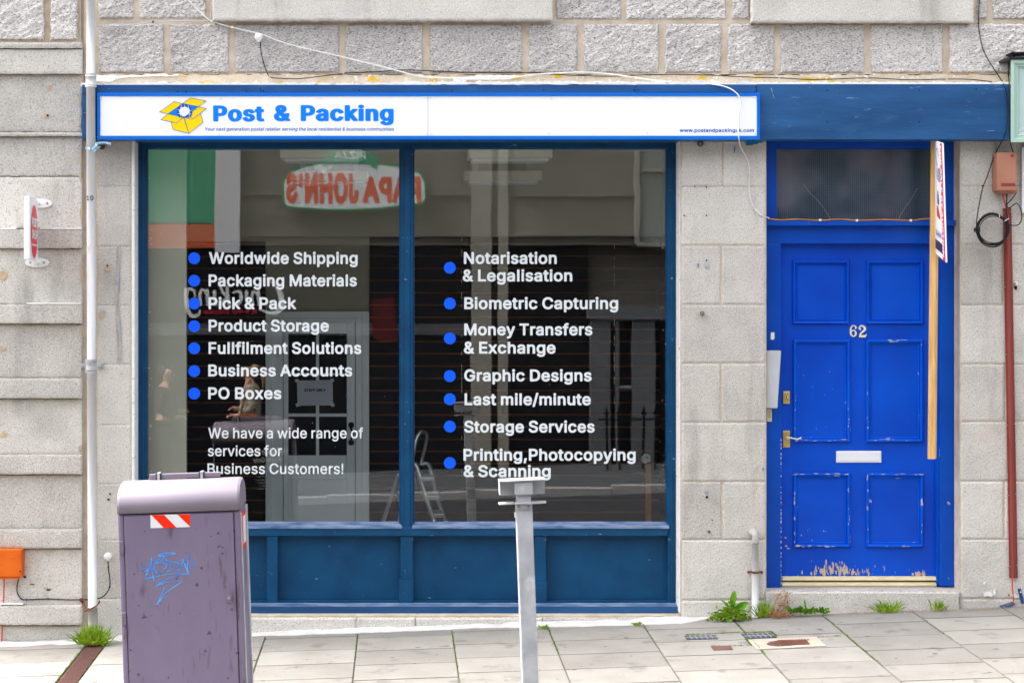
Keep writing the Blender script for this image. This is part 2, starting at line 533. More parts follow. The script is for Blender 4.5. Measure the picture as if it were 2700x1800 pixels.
def door_paint():
    m = mat('royal_blue_door_paint', (.0, .050, .44), .34, .06, 3, .10, 25, c2=(.0, .074, .56))
    nt = m.node_tree
    L = nt.links
    b = nt.nodes['Principled BSDF']
    src = b.inputs['Base Color'].links[0].from_socket
    geo = nt.nodes.new('ShaderNodeNewGeometry')
    sep = nt.nodes.new('ShaderNodeSeparateXYZ')
    L.new(geo.outputs['Position'], sep.inputs[0])
    # wear: kicked bottom edge, thinning upwards; chips elsewhere
    g = nt.nodes.new('ShaderNodeMapRange')
    g.inputs['From Min'].default_value = .29
    g.inputs['From Max'].default_value = .43
    g.inputs['To Min'].default_value = .16
    g.inputs['To Max'].default_value = 0.0
    L.new(sep.outputs['Z'], g.inputs['Value'])
    g2 = nt.nodes.new('ShaderNodeMapRange')
    g2.inputs['From Min'].default_value = .4
    g2.inputs['From Max'].default_value = 1.9
    g2.inputs['To Min'].default_value = .02
    g2.inputs['To Max'].default_value = -.05
    L.new(sep.outputs['Z'], g2.inputs['Value'])
    sm = nt.nodes.new('ShaderNodeMath')
    L.new(g.outputs[0], sm.inputs[0])
    L.new(g2.outputs[0], sm.inputs[1])
    mp = nt.nodes.new('ShaderNodeMapping')
    mp.inputs['Scale'].default_value = (1, 1, .3)
    L.new(geo.outputs['Position'], mp.inputs['Vector'])
    nz = nt.nodes.new('ShaderNodeTexNoise')
    nz.inputs['Scale'].default_value = 70
    nz.inputs['Detail'].default_value = 4
    L.new(mp.outputs[0], nz.inputs['Vector'])
    nz2 = nt.nodes.new('ShaderNodeTexNoise')
    nz2.inputs['Scale'].default_value = 3.2
    nz2.inputs['Detail'].default_value = 2
    L.new(geo.outputs['Position'], nz2.inputs['Vector'])
    a2 = nt.nodes.new('ShaderNodeMath')
    a2.operation = 'MULTIPLY_ADD'
    L.new(nz2.outputs['Fac'], a2.inputs[0])
    a2.inputs[1].default_value = .45
    L.new(sm.outputs[0], a2.inputs[2])
    a3 = nt.nodes.new('ShaderNodeMath')
    L.new(nz.outputs['Fac'], a3.inputs[0])
    L.new(a2.outputs[0], a3.inputs[1])
    th = nt.nodes.new('ShaderNodeMapRange')
    th.inputs['From Min'].default_value = 1.06
    th.inputs['From Max'].default_value = 1.08
    L.new(a3.outputs[0], th.inputs['Value'])
    mx = nt.nodes.new('ShaderNodeMix')
    mx.data_type = 'RGBA'
    L.new(th.outputs[0], mx.inputs['Factor'])
    L.new(src, mx.inputs['A'])
    mx.inputs['B'].default_value = (.36, .29, .27, 1)
    L.new(mx.outputs['Result'], b.inputs['Base Color'])
    return m
M['door'] = door_paint()
M['doorworn'] = mat('chipped_moulding_edge', (.0, .062, .50), .4, .05, 4, .2, 40, c2=(.0, .09, .60), spots=[(38, .67, .03, (.42, .40, .42), (.35, 1, .35))])
M['doorframe'] = mat('royal_blue_frame_paint', (.0, .052, .38), .34, .08, 3, .08, 25, c2=(.0, .074, .46), spots=[(30, .72, .03, (.5, .5, .55), (.5, 1, .3))])
# ------------------------------------------------------------------ letter outlines: advance and x, y pairs per loop, keyed by character number
GLYPHS = {
33:(96,[[32,0,32,34,63,34,63,0],[36,74,32,254,63,254,59,74]]),
38:(224,[[98,-3,75,-1,55,6,39,17,27,31,20,48,17,67,19,82,24,95,32,106,42,117,70,139,108,168,118,176,127,187,130,194,131,202,129,214,123,223,113,228,101,230,92,229,84,227,77,222,73,216,69,208,68,199,69,190,73,182,84,164,102,142,219,0,182,0,86,116,61,146,51,159,44,172,39,185,38,199,40,215,45,229,55,241,67,249,82,255,100,257,118,255,133,249,145,241,154,230,160,217,162,202,161,191,158,181,152,171,146,162,128,146,77,109,64,98,55,87,50,77,48,66,50,54,55,44,62,35,72,29,83,25,96,23,111,25,126,30,139,37,151,48,160,61,168,76,173,93,174,112,204,112,202,90,198,72,192,57,185,46,173,31,166,23,153,12,136,3,117,-2]]),
39:(103,[[39,159,35,254,68,254,64,159]]),
44:(94,[[19,-60,34,36,68,36,42,-60]]),
46:(94,[[48,-2,39,-1,31,4,26,12,25,20,26,29,31,37,39,42,48,43,56,42,64,37,69,29,71,20,69,12,64,4,56,-1]]),
47:(125,[[117,266,36,-38,7,-38,89,266]]),
48:(227,[[113,-3,87,0,65,12,47,31,34,57,27,89,24,127,27,165,35,197,48,223,65,242,87,254,113,258,139,254,161,242,179,223,192,197,200,165,203,127,200,89,192,57,179,31,162,12,140,0],[113,25,131,28,145,37,157,52,165,72,170,97,172,127,170,157,165,182,157,203,145,218,131,227,113,230,96,227,82,218,70,203,62,182,56,157,55,127,56,97,62,72,70,52,82,37,96,28]]),
49:(227,[[38,0,38,27,195,27,195,0],[138,254,138,0,106,0,106,224,105,224,43,179,43,213,99,254]]),
50:(227,[[32,0,32,24,117,114,141,141,149,153,155,163,159,174,160,186,159,198,154,209,146,218,137,224,125,228,112,230,98,228,86,224,77,216,69,207,65,195,64,181,33,181,35,202,43,221,55,237,72,248,91,255,112,258,134,255,153,248,169,237,181,223,188,205,191,186,189,172,185,159,179,145,168,129,133,90,76,30,76,28,195,28,195,0]]),
51:(227,[[109,-3,87,-1,66,5,49,15,35,29,26,46,22,66,55,66,57,54,63,44,72,35,83,30,95,26,109,25,124,26,138,30,149,37,157,46,163,58,165,72,163,86,158,98,150,109,137,117,121,122,101,124,78,124,78,150,144,224,144,226,35,226,35,254,186,254,186,230,106,139,106,144,132,144,154,138,172,127,185,111,194,93,196,72,194,51,185,33,172,18,154,6,133,-1]]),
52:(227,[[20,53,20,79,123,254,155,254,54,83,54,81,207,81,207,53],[141,0,141,61,141,73,141,159,171,159,171,0]]),
53:(227,[[111,-3,89,-1,70,6,54,16,41,30,33,47,30,65,61,65,64,54,69,44,77,36,87,30,98,26,111,25,125,27,138,32,149,41,157,52,162,66,164,81,162,97,157,111,148,122,137,131,124,137,109,138,96,137,84,134,73,129,64,123,34,126,48,254,183,254,183,226,75,226,67,151,68,151,77,157,89,162,101,166,115,167,131,165,147,160,161,153,172,143,182,130,189,116,194,99,195,82,193,58,184,38,171,21,154,8,134,-1]]),
54:(227,[[113,-3,91,-1,71,7,55,20,42,37,34,58,32,81,34,100,40,119,51,142,69,170,126,254,161,254,75,131,73,131,77,137,83,144,90,149,98,153,107,156,117,157,139,155,158,147,173,136,185,120,192,101,194,79,192,56,184,36,171,20,155,7,135,-1],[113,24,127,26,139,31,149,40,157,51,162,64,164,79,162,94,157,107,149,118,139,126,127,131,113,133,99,131,87,126,77,118,69,107,64,94,62,79,64,64,69,51,77,40,87,31,99,26]]),
56:(227,[[113,-3,89,-1,68,6,50,17,37,31,29,48,26,68,28,83,33,98,40,110,51,121,63,128,76,132,76,133,59,141,46,154,38,171,35,190,38,209,45,225,57,239,73,249,92,256,113,258,134,256,153,249,169,239,181,225,188,209,191,190,188,171,180,154,167,141,150,133,150,132,164,128,176,121,186,110,194,98,199,83,200,68,198,48,189,31,176,17,158,6,137,-1],[113,25,129,26,142,30,153,37,161,46,167,57,168,69,167,83,161,94,153,104,141,111,128,116,113,118,98,116,85,111,73,104,65,94,59,83,58,69,59,57,64,46,73,37,84,30,97,26],[113,145,126,146,137,150,146,157,154,165,158,176,160,188,158,200,154,210,147,218,138,225,126,229,113,230,100,229,89,225,79,218,72,210,68,200,66,188,68,176,72,165,79,157,89,150,100,146]]),
65:(240,[[8,0,101,254,138,254,231,0,198,0,144,151,132,186,116,239,123,239,106,185,95,151,43,0],[55,71,55,99,185,99,185,71]]),
66:(228,[[30,0,30,254,121,254,145,252,164,245,180,235,190,221,197,205,199,187,198,172,193,160,187,150,178,143,168,137,157,133,157,131,170,129,182,123,192,114,201,102,207,86,209,68,207,50,200,33,189,20,172,9,151,2,123,0],[62,29,122,29,148,31,165,40,175,53,178,68,176,81,171,92,163,102,153,109,140,114,124,115,62,115],[62,143,119,143,132,144,144,148,154,155,162,163,166,174,168,186,165,202,156,214,141,223,120,226,62,226]]),
67:(255,[[134,-3,103,1,75,12,52,32,35,58,24,90,20,127,24,165,35,197,52,223,75,242,103,254,134,258,152,256,170,252,186,245,201,236,214,224,224,209,232,193,236,174,204,174,200,186,195,197,187,206,179,214,169,220,158,224,146,227,134,228,111,225,92,216,75,202,62,182,54,157,52,127,54,97,63,72,75,53,92,38,112,29,134,26,146,27,158,30,169,34,179,40,187,48,195,57,200,68,204,80,236,80,232,62,224,45,214,31,201,19,187,9,170,2,153,-2]]),
68:(251,[[109,0,48,0,48,29,107,29,136,31,159,40,177,55,189,75,197,99,200,128,197,156,190,180,177,200,160,214,138,223,110,226,47,226,47,254,113,254,147,251,176,239,189,231,200,221,209,209,217,196,227,164,231,128,227,91,217,59,209,46,199,34,188,24,175,15,145,4],[62,254,62,0,30,0,30,254]]),
69:(209,[[30,0,30,254,186,254,186,226,62,226,62,143,178,143,178,114,62,114,62,29,188,29,188,0]]),
70:(205,[[30,0,30,254,185,254,185,226,62,226,62,139,173,139,173,111,62,111,62,0]]),
71:(260,[[134,-3,102,1,75,13,52,32,35,58,24,90,20,127,24,165,35,197,52,223,74,242,102,254,132,258,152,256,170,252,187,245,202,235,214,222,225,208,232,192,237,174,204,174,199,186,194,197,186,206,178,213,168,220,158,224,146,227,133,228,111,225,92,216,75,202,62,182,54,157,52,127,54,97,63,72,75,53,92,38,112,29,134,26,155,29,172,36,187,47,198,62,205,80,207,101,217,100,141,100,141,128,239,128,239,100,236,71,225,45,209,25,188,9,163,0]]),
72:(258,[[30,0,30,254,62,254,62,144,196,144,196,254,228,254,228,0,196,0,196,116,62,116,62,0]]),
73:(96,[[32,0,32,254,64,254,64,0]]),
74:(198,[[93,-3,76,-2,62,2,49,8,38,16,28,27,22,40,18,56,17,73,17,86,49,86,49,73,52,52,61,37,75,28,93,25,110,28,124,37,133,52,136,73,136,254,168,254,168,73,167,56,163,40,156,27,147,16,136,8,123,2,108,-2]]),
76:(196,[[30,0,30,254,62,254,62,29,181,29,181,0]]),
77:(314,[[30,0,30,254,76,254,139,94,144,79,150,61,156,42,161,24,154,24,159,41,165,61,171,79,176,94,238,254,284,254,284,0,252,0,252,145,252,163,253,184,253,207,253,229,256,229,249,205,241,181,234,161,228,145,171,0,143,0,85,145,80,160,72,181,65,204,56,229,59,229,60,208,60,186,61,164,61,145,61,0]]),
78:(262,[[30,0,30,254,68,254,172,91,181,75,194,53,207,27,202,27,200,54,200,79,199,97,199,254,232,254,232,0,193,0,101,145,89,165,74,191,54,226,60,227,61,192,62,164,62,145,62,0]]),
79:(267,[[133,-3,103,1,75,12,52,32,35,58,24,90,20,127,24,165,35,197,52,223,75,242,103,254,133,258,164,254,192,242,215,223,232,197,243,165,247,127,243,90,232,58,215,32,192,12,164,1],[133,26,155,29,175,38,191,52,204,72,212,97,215,127,212,157,204,182,191,202,175,216,155,225,133,228,112,225,92,216,75,202,63,182,54,157,52,127,54,97,63,72,75,52,92,38,112,29]]),
80:(222,[[30,0,30,254,118,254,144,252,166,244,183,231,195,215,202,195,204,174,202,152,195,133,183,116,166,104,144,96,118,93,55,93,55,121,116,121,134,123,149,128,159,136,167,147,171,160,172,174,171,188,167,201,159,211,148,219,134,224,116,226,62,226,62,0]]),
82:(224,[[30,0,30,254,118,254,145,252,167,244,183,232,195,217,202,198,205,176,202,154,195,136,183,120,166,109,145,101,118,99,48,99,48,128,117,128,135,129,149,133,160,141,167,150,171,162,173,176,171,190,167,202,159,212,149,220,134,224,116,226,62,226,62,0],[177,0,115,115,151,115,214,0]]),
83:(223,[[112,-4,86,-2,64,5,46,15,32,30,23,48,19,68,52,68,55,55,62,44,71,35,83,29,97,26,112,25,128,26,143,30,155,37,165,46,171,57,173,70,171,81,166,89,158,96,148,102,122,111,92,120,64,130,43,145,36,153,30,163,27,174,26,186,29,206,37,224,51,238,69,249,90,256,114,258,137,256,158,249,175,238,189,224,197,208,200,189,169,189,163,206,151,219,134,227,112,229,97,228,84,224,73,218,64,209,59,199,58,188,60,176,65,167,74,160,85,154,106,147,132,140,156,132,168,126,179,119,189,110,197,99,202,85,204,69,201,50,193,32,180,17,162,5,139,-2]]),
84:(224,[[16,226,16,254,208,254,208,226,128,226,128,0,96,0,96,226]]),
85:(259,[[129,-4,101,-1,77,8,57,22,42,40,33,62,30,87,30,254,62,254,62,89,64,72,70,57,80,44,94,34,110,28,129,26,149,28,165,34,179,44,188,57,194,72,196,89,196,254,229,254,229,87,226,62,216,40,201,22,182,8,157,-1]]),
87:(343,[[78,0,8,254,41,254,82,98,88,73,93,47,98,20,95,20,100,47,106,73,112,98,153,254,190,254,231,98,237,73,243,47,249,20,244,20,249,47,255,73,261,98,302,254,335,254,265,0,228,0,184,161,176,196,168,237,175,237,167,197,159,161,115,0]]),
89:(236,[[102,0,102,104,8,254,46,254,96,172,111,146,125,115,112,115,126,146,140,172,191,254,228,254,134,104,134,0]]),
90:(219,[[21,0,21,23,137,193,153,215,170,238,174,227,143,226,111,226,20,226,20,254,198,254,198,231,84,64,67,40,49,17,45,27,76,28,107,29,200,29,200,0]]),
97:(195,[[80,-4,63,-3,47,2,34,11,24,22,17,37,15,54,17,69,22,80,29,90,39,97,50,102,63,105,89,110,117,113,126,115,133,117,136,121,138,127,138,128,137,139,133,148,128,156,120,161,110,164,98,165,85,164,75,161,66,156,59,150,54,144,50,137,20,146,29,161,39,173,52,182,66,188,82,191,97,192,119,190,131,186,143,180,153,172,161,160,167,145,168,126,168,0,138,0,138,26,136,26,126,12,118,6,108,1,95,-3],[85,23,101,24,114,29,124,37,132,47,136,57,138,69,138,95,130,91,116,88,100,86,88,84,67,79,58,75,52,70,47,62,46,52,47,43,51,36,57,30,65,26,74,24]]),
98:(212,[[115,-4,99,-3,86,2,76,8,69,16,59,29,56,29,56,0,26,0,26,254,57,254,57,160,59,160,69,173,76,180,86,186,98,191,115,192,137,189,156,180,173,166,185,146,193,122,195,94,193,66,185,42,173,23,157,8,137,-1],[110,23,126,26,140,33,150,44,158,58,163,75,164,95,163,114,158,131,150,145,140,156,126,163,110,165,94,163,81,156,70,145,62,131,58,114,56,95,58,75,63,58,70,43,81,32,94,26]]),
99:(198,[[104,-4,79,-1,58,8,41,23,28,43,20,66,17,94,20,122,28,146,41,165,58,180,79,189,104,192,117,191,130,189,142,184,153,178,162,170,170,161,176,150,181,138,151,131,145,145,135,155,121,162,104,165,86,162,73,155,62,144,54,129,50,112,48,94,50,75,54,59,62,44,73,33,86,26,104,23,121,26,135,33,146,44,152,59,181,51,177,39,171,28,163,19,153,11,142,4,130,0,117,-3]]),
100:(212,[[98,-4,75,-1,56,8,40,23,27,42,20,66,17,94,20,122,27,146,40,166,56,180,75,189,98,192,114,191,126,186,136,180,144,173,153,160,155,160,155,254,186,254,186,0,156,0,156,29,153,29,143,16,136,8,126,2,114,-3],[102,23,118,26,132,32,142,43,150,58,154,75,156,95,154,114,150,131,142,145,132,156,118,163,102,165,86,163,72,156,62,145,54,131,50,114,48,95,50,75,54,58,62,44,73,33,86,26]]),
101:(202,[[106,-4,80,-1,58,8,41,23,28,42,20,66,17,93,20,121,28,145,40,165,58,180,78,189,103,192,118,191,133,187,147,180,160,170,170,157,179,141,184,121,186,97,186,85,37,85,37,110,169,110,155,101,153,119,149,134,141,147,131,157,118,163,103,165,87,163,73,157,62,147,54,135,50,121,48,105,48,89,50,69,55,53,64,40,76,31,90,25,106,23,117,24,127,26,135,31,143,36,149,44,153,53,182,45,177,32,168,20,156,10,141,2,125,-3]]),
102:(127,[[114,190,114,164,3,164,3,190],[40,0,40,216,42,231,48,243,57,252,68,259,80,264,94,265,111,263,121,260,114,234,107,236,97,237,85,235,77,230,72,221,71,209,71,0]]),
103:(213,[[103,-75,84,-74,67,-70,53,-63,41,-55,32,-45,25,-35,51,-20,61,-33,68,-39,77,-44,89,-48,103,-49,124,-46,141,-38,147,-31,152,-23,155,-14,156,-3,156,34,153,34,143,21,136,14,126,8,114,4,97,2,76,5,56,13,40,27,28,45,20,68,17,96,20,123,27,147,40,166,56,180,76,189,98,192,114,191,127,186,137,180,144,173,154,159,157,159,157,190,186,190,186,-4,183,-27,175,-45,162,-59,145,-68,125,-73],[102,30,118,32,132,38,142,47,150,61,155,77,156,96,155,115,150,132,142,146,132,156,119,163,102,165,86,163,73,156,62,145,54,131,50,115,48,96,50,78,54,61,62,48,73,38,86,32]]),
104:(205,[[57,113,57,0,26,0,26,254,57,254,57,144,51,144,62,166,76,181,94,189,114,192,132,190,148,184,161,174,170,160,177,142,179,120,179,0,148,0,148,118,145,137,136,152,123,161,105,165,92,163,80,159,71,151,63,141,58,129]]),
105:(83,[[26,0,26,190,57,190,57,0],[42,221,34,223,27,227,22,234,21,242,22,249,27,256,34,260,42,262,50,260,57,256,62,249,63,242,62,234,57,227,50,223]]),
107:(190,[[55,68,55,106,60,106,142,190,180,190,92,100,89,100],[26,0,26,254,57,254,57,0],[147,0,74,93,96,114,186,0]]),
108:(92,[[30,0,30,254,61,254,61,0]]),
109:(305,[[26,0,26,190,56,190,56,148,54,148,59,162,66,173,75,182,86,188,98,192,110,193,129,190,144,180,154,166,160,147,156,147,161,160,169,172,178,181,190,187,204,192,218,193,234,191,249,186,261,177,270,164,276,148,278,128,278,0,248,0,248,127,245,145,236,156,224,163,209,165,197,164,187,160,179,153,173,145,169,135,168,124,168,0,137,0,137,130,134,144,126,156,115,163,100,165,89,164,79,160,70,154,63,145,58,133,57,119,57,0]]),
110:(205,[[57,113,57,0,26,0,26,190,56,190,56,144,51,144,62,166,76,181,94,189,114,192,132,190,147,184,160,174,170,160,176,142,179,120,179,0,148,0,148,118,145,137,136,152,123,161,105,165,92,163,80,159,71,151,63,141,58,129]]),
111:(208,[[104,-4,79,-1,58,8,41,23,28,43,20,66,17,94,20,122,28,146,41,165,58,180,79,189,104,192,128,189,149,180,167,165,180,146,188,122,191,94,188,66,180,43,167,23,149,8,128,-1],[104,23,121,26,135,33,146,44,154,59,158,75,160,94,158,112,154,129,146,144,135,155,121,162,104,165,86,162,73,155,62,144,54,129,50,112,48,94,50,75,54,59,62,44,73,33,86,26]]),
112:(212,[[26,-71,26,190,56,190,56,160,59,160,69,173,76,180,86,186,98,191,115,192,137,189,156,180,173,166,185,146,193,122,195,94,193,66,185,42,173,23,157,8,137,-1,115,-4,99,-3,86,2,76,8,69,16,59,29,57,29,57,-71],[110,23,126,26,140,33,150,44,158,58,163,75,164,95,163,114,158,131,150,145,140,156,126,163,110,165,94,163,81,156,70,145,62,131,58,114,56,95,58,75,63,58,70,43,81,32,94,26]]),
114:(130,[[26,0,26,190,56,190,56,160,58,160,65,173,76,184,90,190,107,192,115,192,122,192,122,161,115,162,103,163,91,161,80,157,70,151,63,142,58,131,57,118,57,0]]),
115:(182,[[91,-4,72,-3,56,2,42,9,31,19,23,32,18,47,47,53,53,40,62,30,75,25,91,23,108,25,122,31,131,40,134,51,132,60,127,68,118,74,106,78,75,85,52,93,36,104,27,119,23,137,26,152,33,166,43,177,58,185,74,190,94,192,112,191,127,186,140,179,149,170,157,158,162,145,134,139,129,149,121,158,110,164,94,166,78,164,65,158,57,150,54,139,56,129,62,122,72,116,86,111,115,105,137,97,153,86,162,71,166,53,163,37,156,24,145,12,130,3,112,-2]]),
116:(114,[[102,190,102,164,3,164,3,190],[32,236,63,236,63,49,64,38,68,31,75,26,85,25,93,26,101,27,107,1,96,-1,84,-2,62,1,46,11,36,26,32,46]]),
117:(205,[[91,-3,73,-1,57,5,44,15,35,29,28,47,26,69,26,190,57,190,57,72,60,52,68,37,82,28,100,25,113,27,125,31,134,38,142,48,146,61,148,76,148,190,179,190,179,0,149,0,149,46,154,46,143,23,129,8,111,0]]),
118:(195,[[81,0,9,190,42,190,83,78,93,43,103,10,92,10,101,43,112,78,152,190,186,190,113,0]]),
119:(284,[[69,0,11,190,44,190,67,107,77,68,88,21,82,21,93,67,103,107,126,190,158,190,181,107,191,68,201,21,196,21,206,68,217,107,240,190,272,190,215,0,184,0,159,86,152,112,145,140,138,169,145,169,138,140,131,112,124,86,99,0]]),
120:(189,[[10,0,86,109,86,86,14,190,50,190,74,153,90,127,104,103,88,103,101,127,117,153,141,190,176,190,104,84,104,107,179,0,143,0,115,43,100,68,86,91,102,91,89,68,74,43,46,0]]),
121:(195,[[24,-69,31,-43,36,-44,44,-45,52,-44,59,-42,65,-37,71,-29,75,-18,81,-1,9,190,42,190,83,78,93,43,103,10,92,10,101,43,112,78,153,190,186,190,102,-29,96,-43,88,-54,80,-62,70,-68,58,-71,46,-73,32,-72]]),
}

def glyph(c):
    adv, loops = GLYPHS[ord(c)]
    return adv, [np.array(list(zip(d[0::2], d[1::2])), float) for d in loops]

def field_poly(X, Y, loops):
    """signed distance (negative inside) of an even-odd polygon set"""
    d2 = np.full(X.shape, 1e18)
    inside = np.zeros(X.shape, bool)
    for lp in loops:
        n = len(lp)
        for i in range(n):
            ax, ay = lp[i]
            bx_, by_ = lp[(i + 1) % n]
            ex, ey = bx_ - ax, by_ - ay
            L2 = ex * ex + ey * ey + 1e-12
            t = np.clip(((X - ax) * ex + (Y - ay) * ey) / L2, 0, 1)
            d2 = np.minimum(d2, (X - ax - t * ex) ** 2 + (Y - ay - t * ey) ** 2)
            if ay != by_:
                c = ((ay > Y) != (by_ > Y)) & (X < ex * (Y - ay) / (by_ - ay) + ax)
                inside ^= c
    d = np.sqrt(d2)
    return np.where(inside, -d, d)

def field_stroke(X, Y, pts):
    """pts: (x, y, radius)"""
    d = np.full(X.shape, 1e9)
    for (ax, ay, ar), (bx_, by_, br) in zip(pts[:-1], pts[1:]):
        ex, ey = bx_ - ax, by_ - ay
        t = np.clip(((X - ax) * ex + (Y - ay) * ey) / (ex * ex + ey * ey + 1e-12), 0, 1)
        d = np.minimum(d, np.sqrt((X - ax - t * ex) ** 2 + (Y - ay - t * ey) ** 2) - (ar + (br - ar) * t))
    return d

def contour(fieldv, x0, y0, h, fmap, bm, thick=None, mi=0):
    """fill field < 0 with faces; fmap(u, v) -> 3-D point; image coordinates, v downwards"""
    ny, nx = fieldv.shape
    neg = fieldv < 0
    cellneg = neg[:-1, :-1].astype(int) + neg[:-1, 1:] + neg[1:, :-1] + neg[1:, 1:]
    vc = {}
    def vert(key, u, v):
        if key not in vc:
            vc[key] = bm.verts.new(fmap(u, v))
        return vc[key]
    faces = []
    for j, i in zip(*np.nonzero((cellneg > 0) & (cellneg < 4))):
        j = int(j); i = int(i)
        cs = [(i, j), (i + 1, j), (i + 1, j + 1), (i, j + 1)]
        poly = []
        for k in range(4):
            a, b = cs[k], cs[(k + 1) % 4]
            fa, fb = float(fieldv[a[1], a[0]]), float(fieldv[b[1], b[0]])
            if fa < 0:
                poly.append(vert(('c', a), x0 + a[0] * h, y0 + a[1] * h))
            if (fa < 0) != (fb < 0):
                t = min(.97, max(.03, fa / (fa - fb)))
                if a < b:
                    key = (a, b)
                else:
                    key = (b, a)
                poly.append(vert(key, x0 + (a[0] + (b[0] - a[0]) * t) * h, y0 + (a[1] + (b[1] - a[1]) * t) * h))
        if len(poly) >= 3 and len(set(poly)) == len(poly):
            faces.append(poly)
    for j in range(ny - 1):
        row = cellneg[j] == 4
        if not row.any():
            continue
        idx = np.nonzero(row)[0]
        splits = np.nonzero(np.diff(idx) > 1)[0]
        st = [idx[0]] + [idx[k + 1] for k in splits]
        en = [idx[k] for k in splits] + [idx[-1]]
        for a, b in zip(st, en):
            a = int(a); b = int(b) + 1
            faces.append([vert(('c', (a, j)), x0 + a * h, y0 + j * h), vert(('c', (b, j)), x0 + b * h, y0 + j * h),
                          vert(('c', (b, j + 1)), x0 + b * h, y0 + (j + 1) * h), vert(('c', (a, j + 1)), x0 + a * h, y0 + (j + 1) * h)])
    new = []
    for f in faces:
        try:
            nf = bm.faces.new(f)
            nf.material_index = mi
            new.append(nf)
        except ValueError:
            pass
    if thick:
        # back copy and side walls along every open edge
        th = Vector(thick)
        bk = {}
        for f in new:
            for v in f.verts:
                if v not in bk:
                    bk[v] = bm.verts.new(v.co + th)
        cnt = {}
        for f in new:
            vs = list(f.verts)
            for k in range(len(vs)):
                e = (vs[k], vs[(k + 1) % len(vs)])
                cnt[frozenset(e)] = cnt.get(frozenset(e), []) + [e]
        for es in cnt.values():
            if len(es) == 1:
                a, b = es[0]
                nf = bm.faces.new((a, bk[a], bk[b], b))
                nf.material_index = mi
    return new

def text_bm(bm, text, x0, x1, ybase, cap, fmap, d=11.75, ax=1.0, h=.8, slant=0.0, thick=None, mi=0, track=0, wscale=None):
    """text fitted between pixels x0..x1, baseline ybase, capital height cap"""
    sy = cap / (254 + 2 * d * ax)
    pen = 0.0
    items = []
    for c in text:
        if c == ' ':
            pen += 84 + track
            continue
        adv, loops = glyph(c)
        items.append((pen, loops))
        pen += adv + track + (d * .95 if ax < 1 else d * .8)
    mn = min(p + min(l[:, 0].min() for l in ls) for p, ls in items) - d
    mxx = max(p + max(l[:, 0].max() for l in ls) for p, ls in items) + d
    sx = (x1 - x0) / (mxx - mn)
    pad = 2
    gx0 = x0 - pad - abs(slant) * cap
    gy0 = ybase - cap * 1.15 - pad
    nx = int((x1 - x0 + 2 * pad + 2 * abs(slant) * cap) / h) + 2
    ny = int((cap * 1.15 + cap * .45 + 2 * pad) / h) + 2
    U = gx0 + np.arange(nx) * h
    V = gy0 + np.arange(ny) * h
    fld = np.full((ny, nx), 1e3)
    for p, ls in items:
        a = x0 + (p - mn + min(l[:, 0].min() for l in ls) - 2 * d) * sx - abs(slant) * cap
        b = x0 + (p - mn + max(l[:, 0].max() for l in ls) + 2 * d) * sx + abs(slant) * cap
        i0 = max(0, int((a - gx0) / h) - 1)
        i1 = min(nx, int((b - gx0) / h) + 2)
        UU, VV = np.meshgrid(U[i0:i1], V)
        GY = (ybase - VV) / sy - d * ax
        GX = (UU - x0 - slant * (ybase - VV)) / sx + mn - p
        k = ax                       # vertical stroke growth relative to horizontal
        f = field_poly(GX, GY / k, [l * np.array([1, 1 / k]) for l in ls]) - d
        fld[:, i0:i1] = np.minimum(fld[:, i0:i1], f)
    contour(fld, gx0, gy0, h, fmap, bm, thick, mi)

def shape_bm(bm, polys, strokes, box, fmap, h=.8, thick=None, mi=0):
    x0, y0, x1, y1 = box
    U = x0 + np.arange(int((x1 - x0) / h) + 2) * h
    V = y0 + np.arange(int((y1 - y0) / h) + 2) * h
    UU, VV = np.meshgrid(U, V)
    f = np.full(UU.shape, 1e3)
    for p in polys:
        f = np.minimum(f, field_poly(UU, VV, [np.array(q, float) for q in p]))
    for s in strokes:
        f = np.minimum(f, field_stroke(UU, VV, s))
    contour(f, x0, y0, h, fmap, bm, thick, mi)

def curve2(pts, sub=6):
    """smooth (x, y, r) path"""
    out = []
    n = len(pts)
    for i in range(n - 1):
        p = [np.array(pts[max(0, min(n - 1, k))], float) for k in (i - 1, i, i + 1, i + 2)]
        for k in range(sub):
            t = k / sub
            out.append(tuple(.5 * ((2 * p[1]) + (p[2] - p[0]) * t + (2 * p[0] - 5 * p[1] + 4 * p[2] - p[3]) * t * t + (3 * p[1] - p[0] - 3 * p[2] + p[3]) * t ** 3)))
    out.append(tuple(map(float, pts[-1])))
    return out

def atY(y):
    return lambda u, v: P(u, v, y)

# ------------------------------------------------------------------ stonework
_rng = np.random.RandomState(11)
_LAT = _rng.rand(512, 512)
def vnoise(x, z, seed=0):
    x = np.asarray(x, float) + seed * 37.3
    z = np.asarray(z, float) + seed * 91.7
    xi, zi = np.floor(x).astype(int), np.floor(z).astype(int)
    fx, fz = x - xi, z - zi
    fx, fz = fx * fx * (3 - 2 * fx), fz * fz * (3 - 2 * fz)
    g = lambda a, b: _LAT[a % 512, b % 512]
    return (g(xi, zi) * (1 - fx) + g(xi + 1, zi) * fx) * (1 - fz) + (g(xi, zi + 1) * (1 - fx) + g(xi + 1, zi + 1) * fx) * fz - .5
def fbm(x, z, o=4, seed=0):
    s, a = 0, 1.0
    for k in range(o):
        s = s + a * vnoise(x * 2 ** k, z * 2 ** k, seed + k)
        a *= .55
    return s

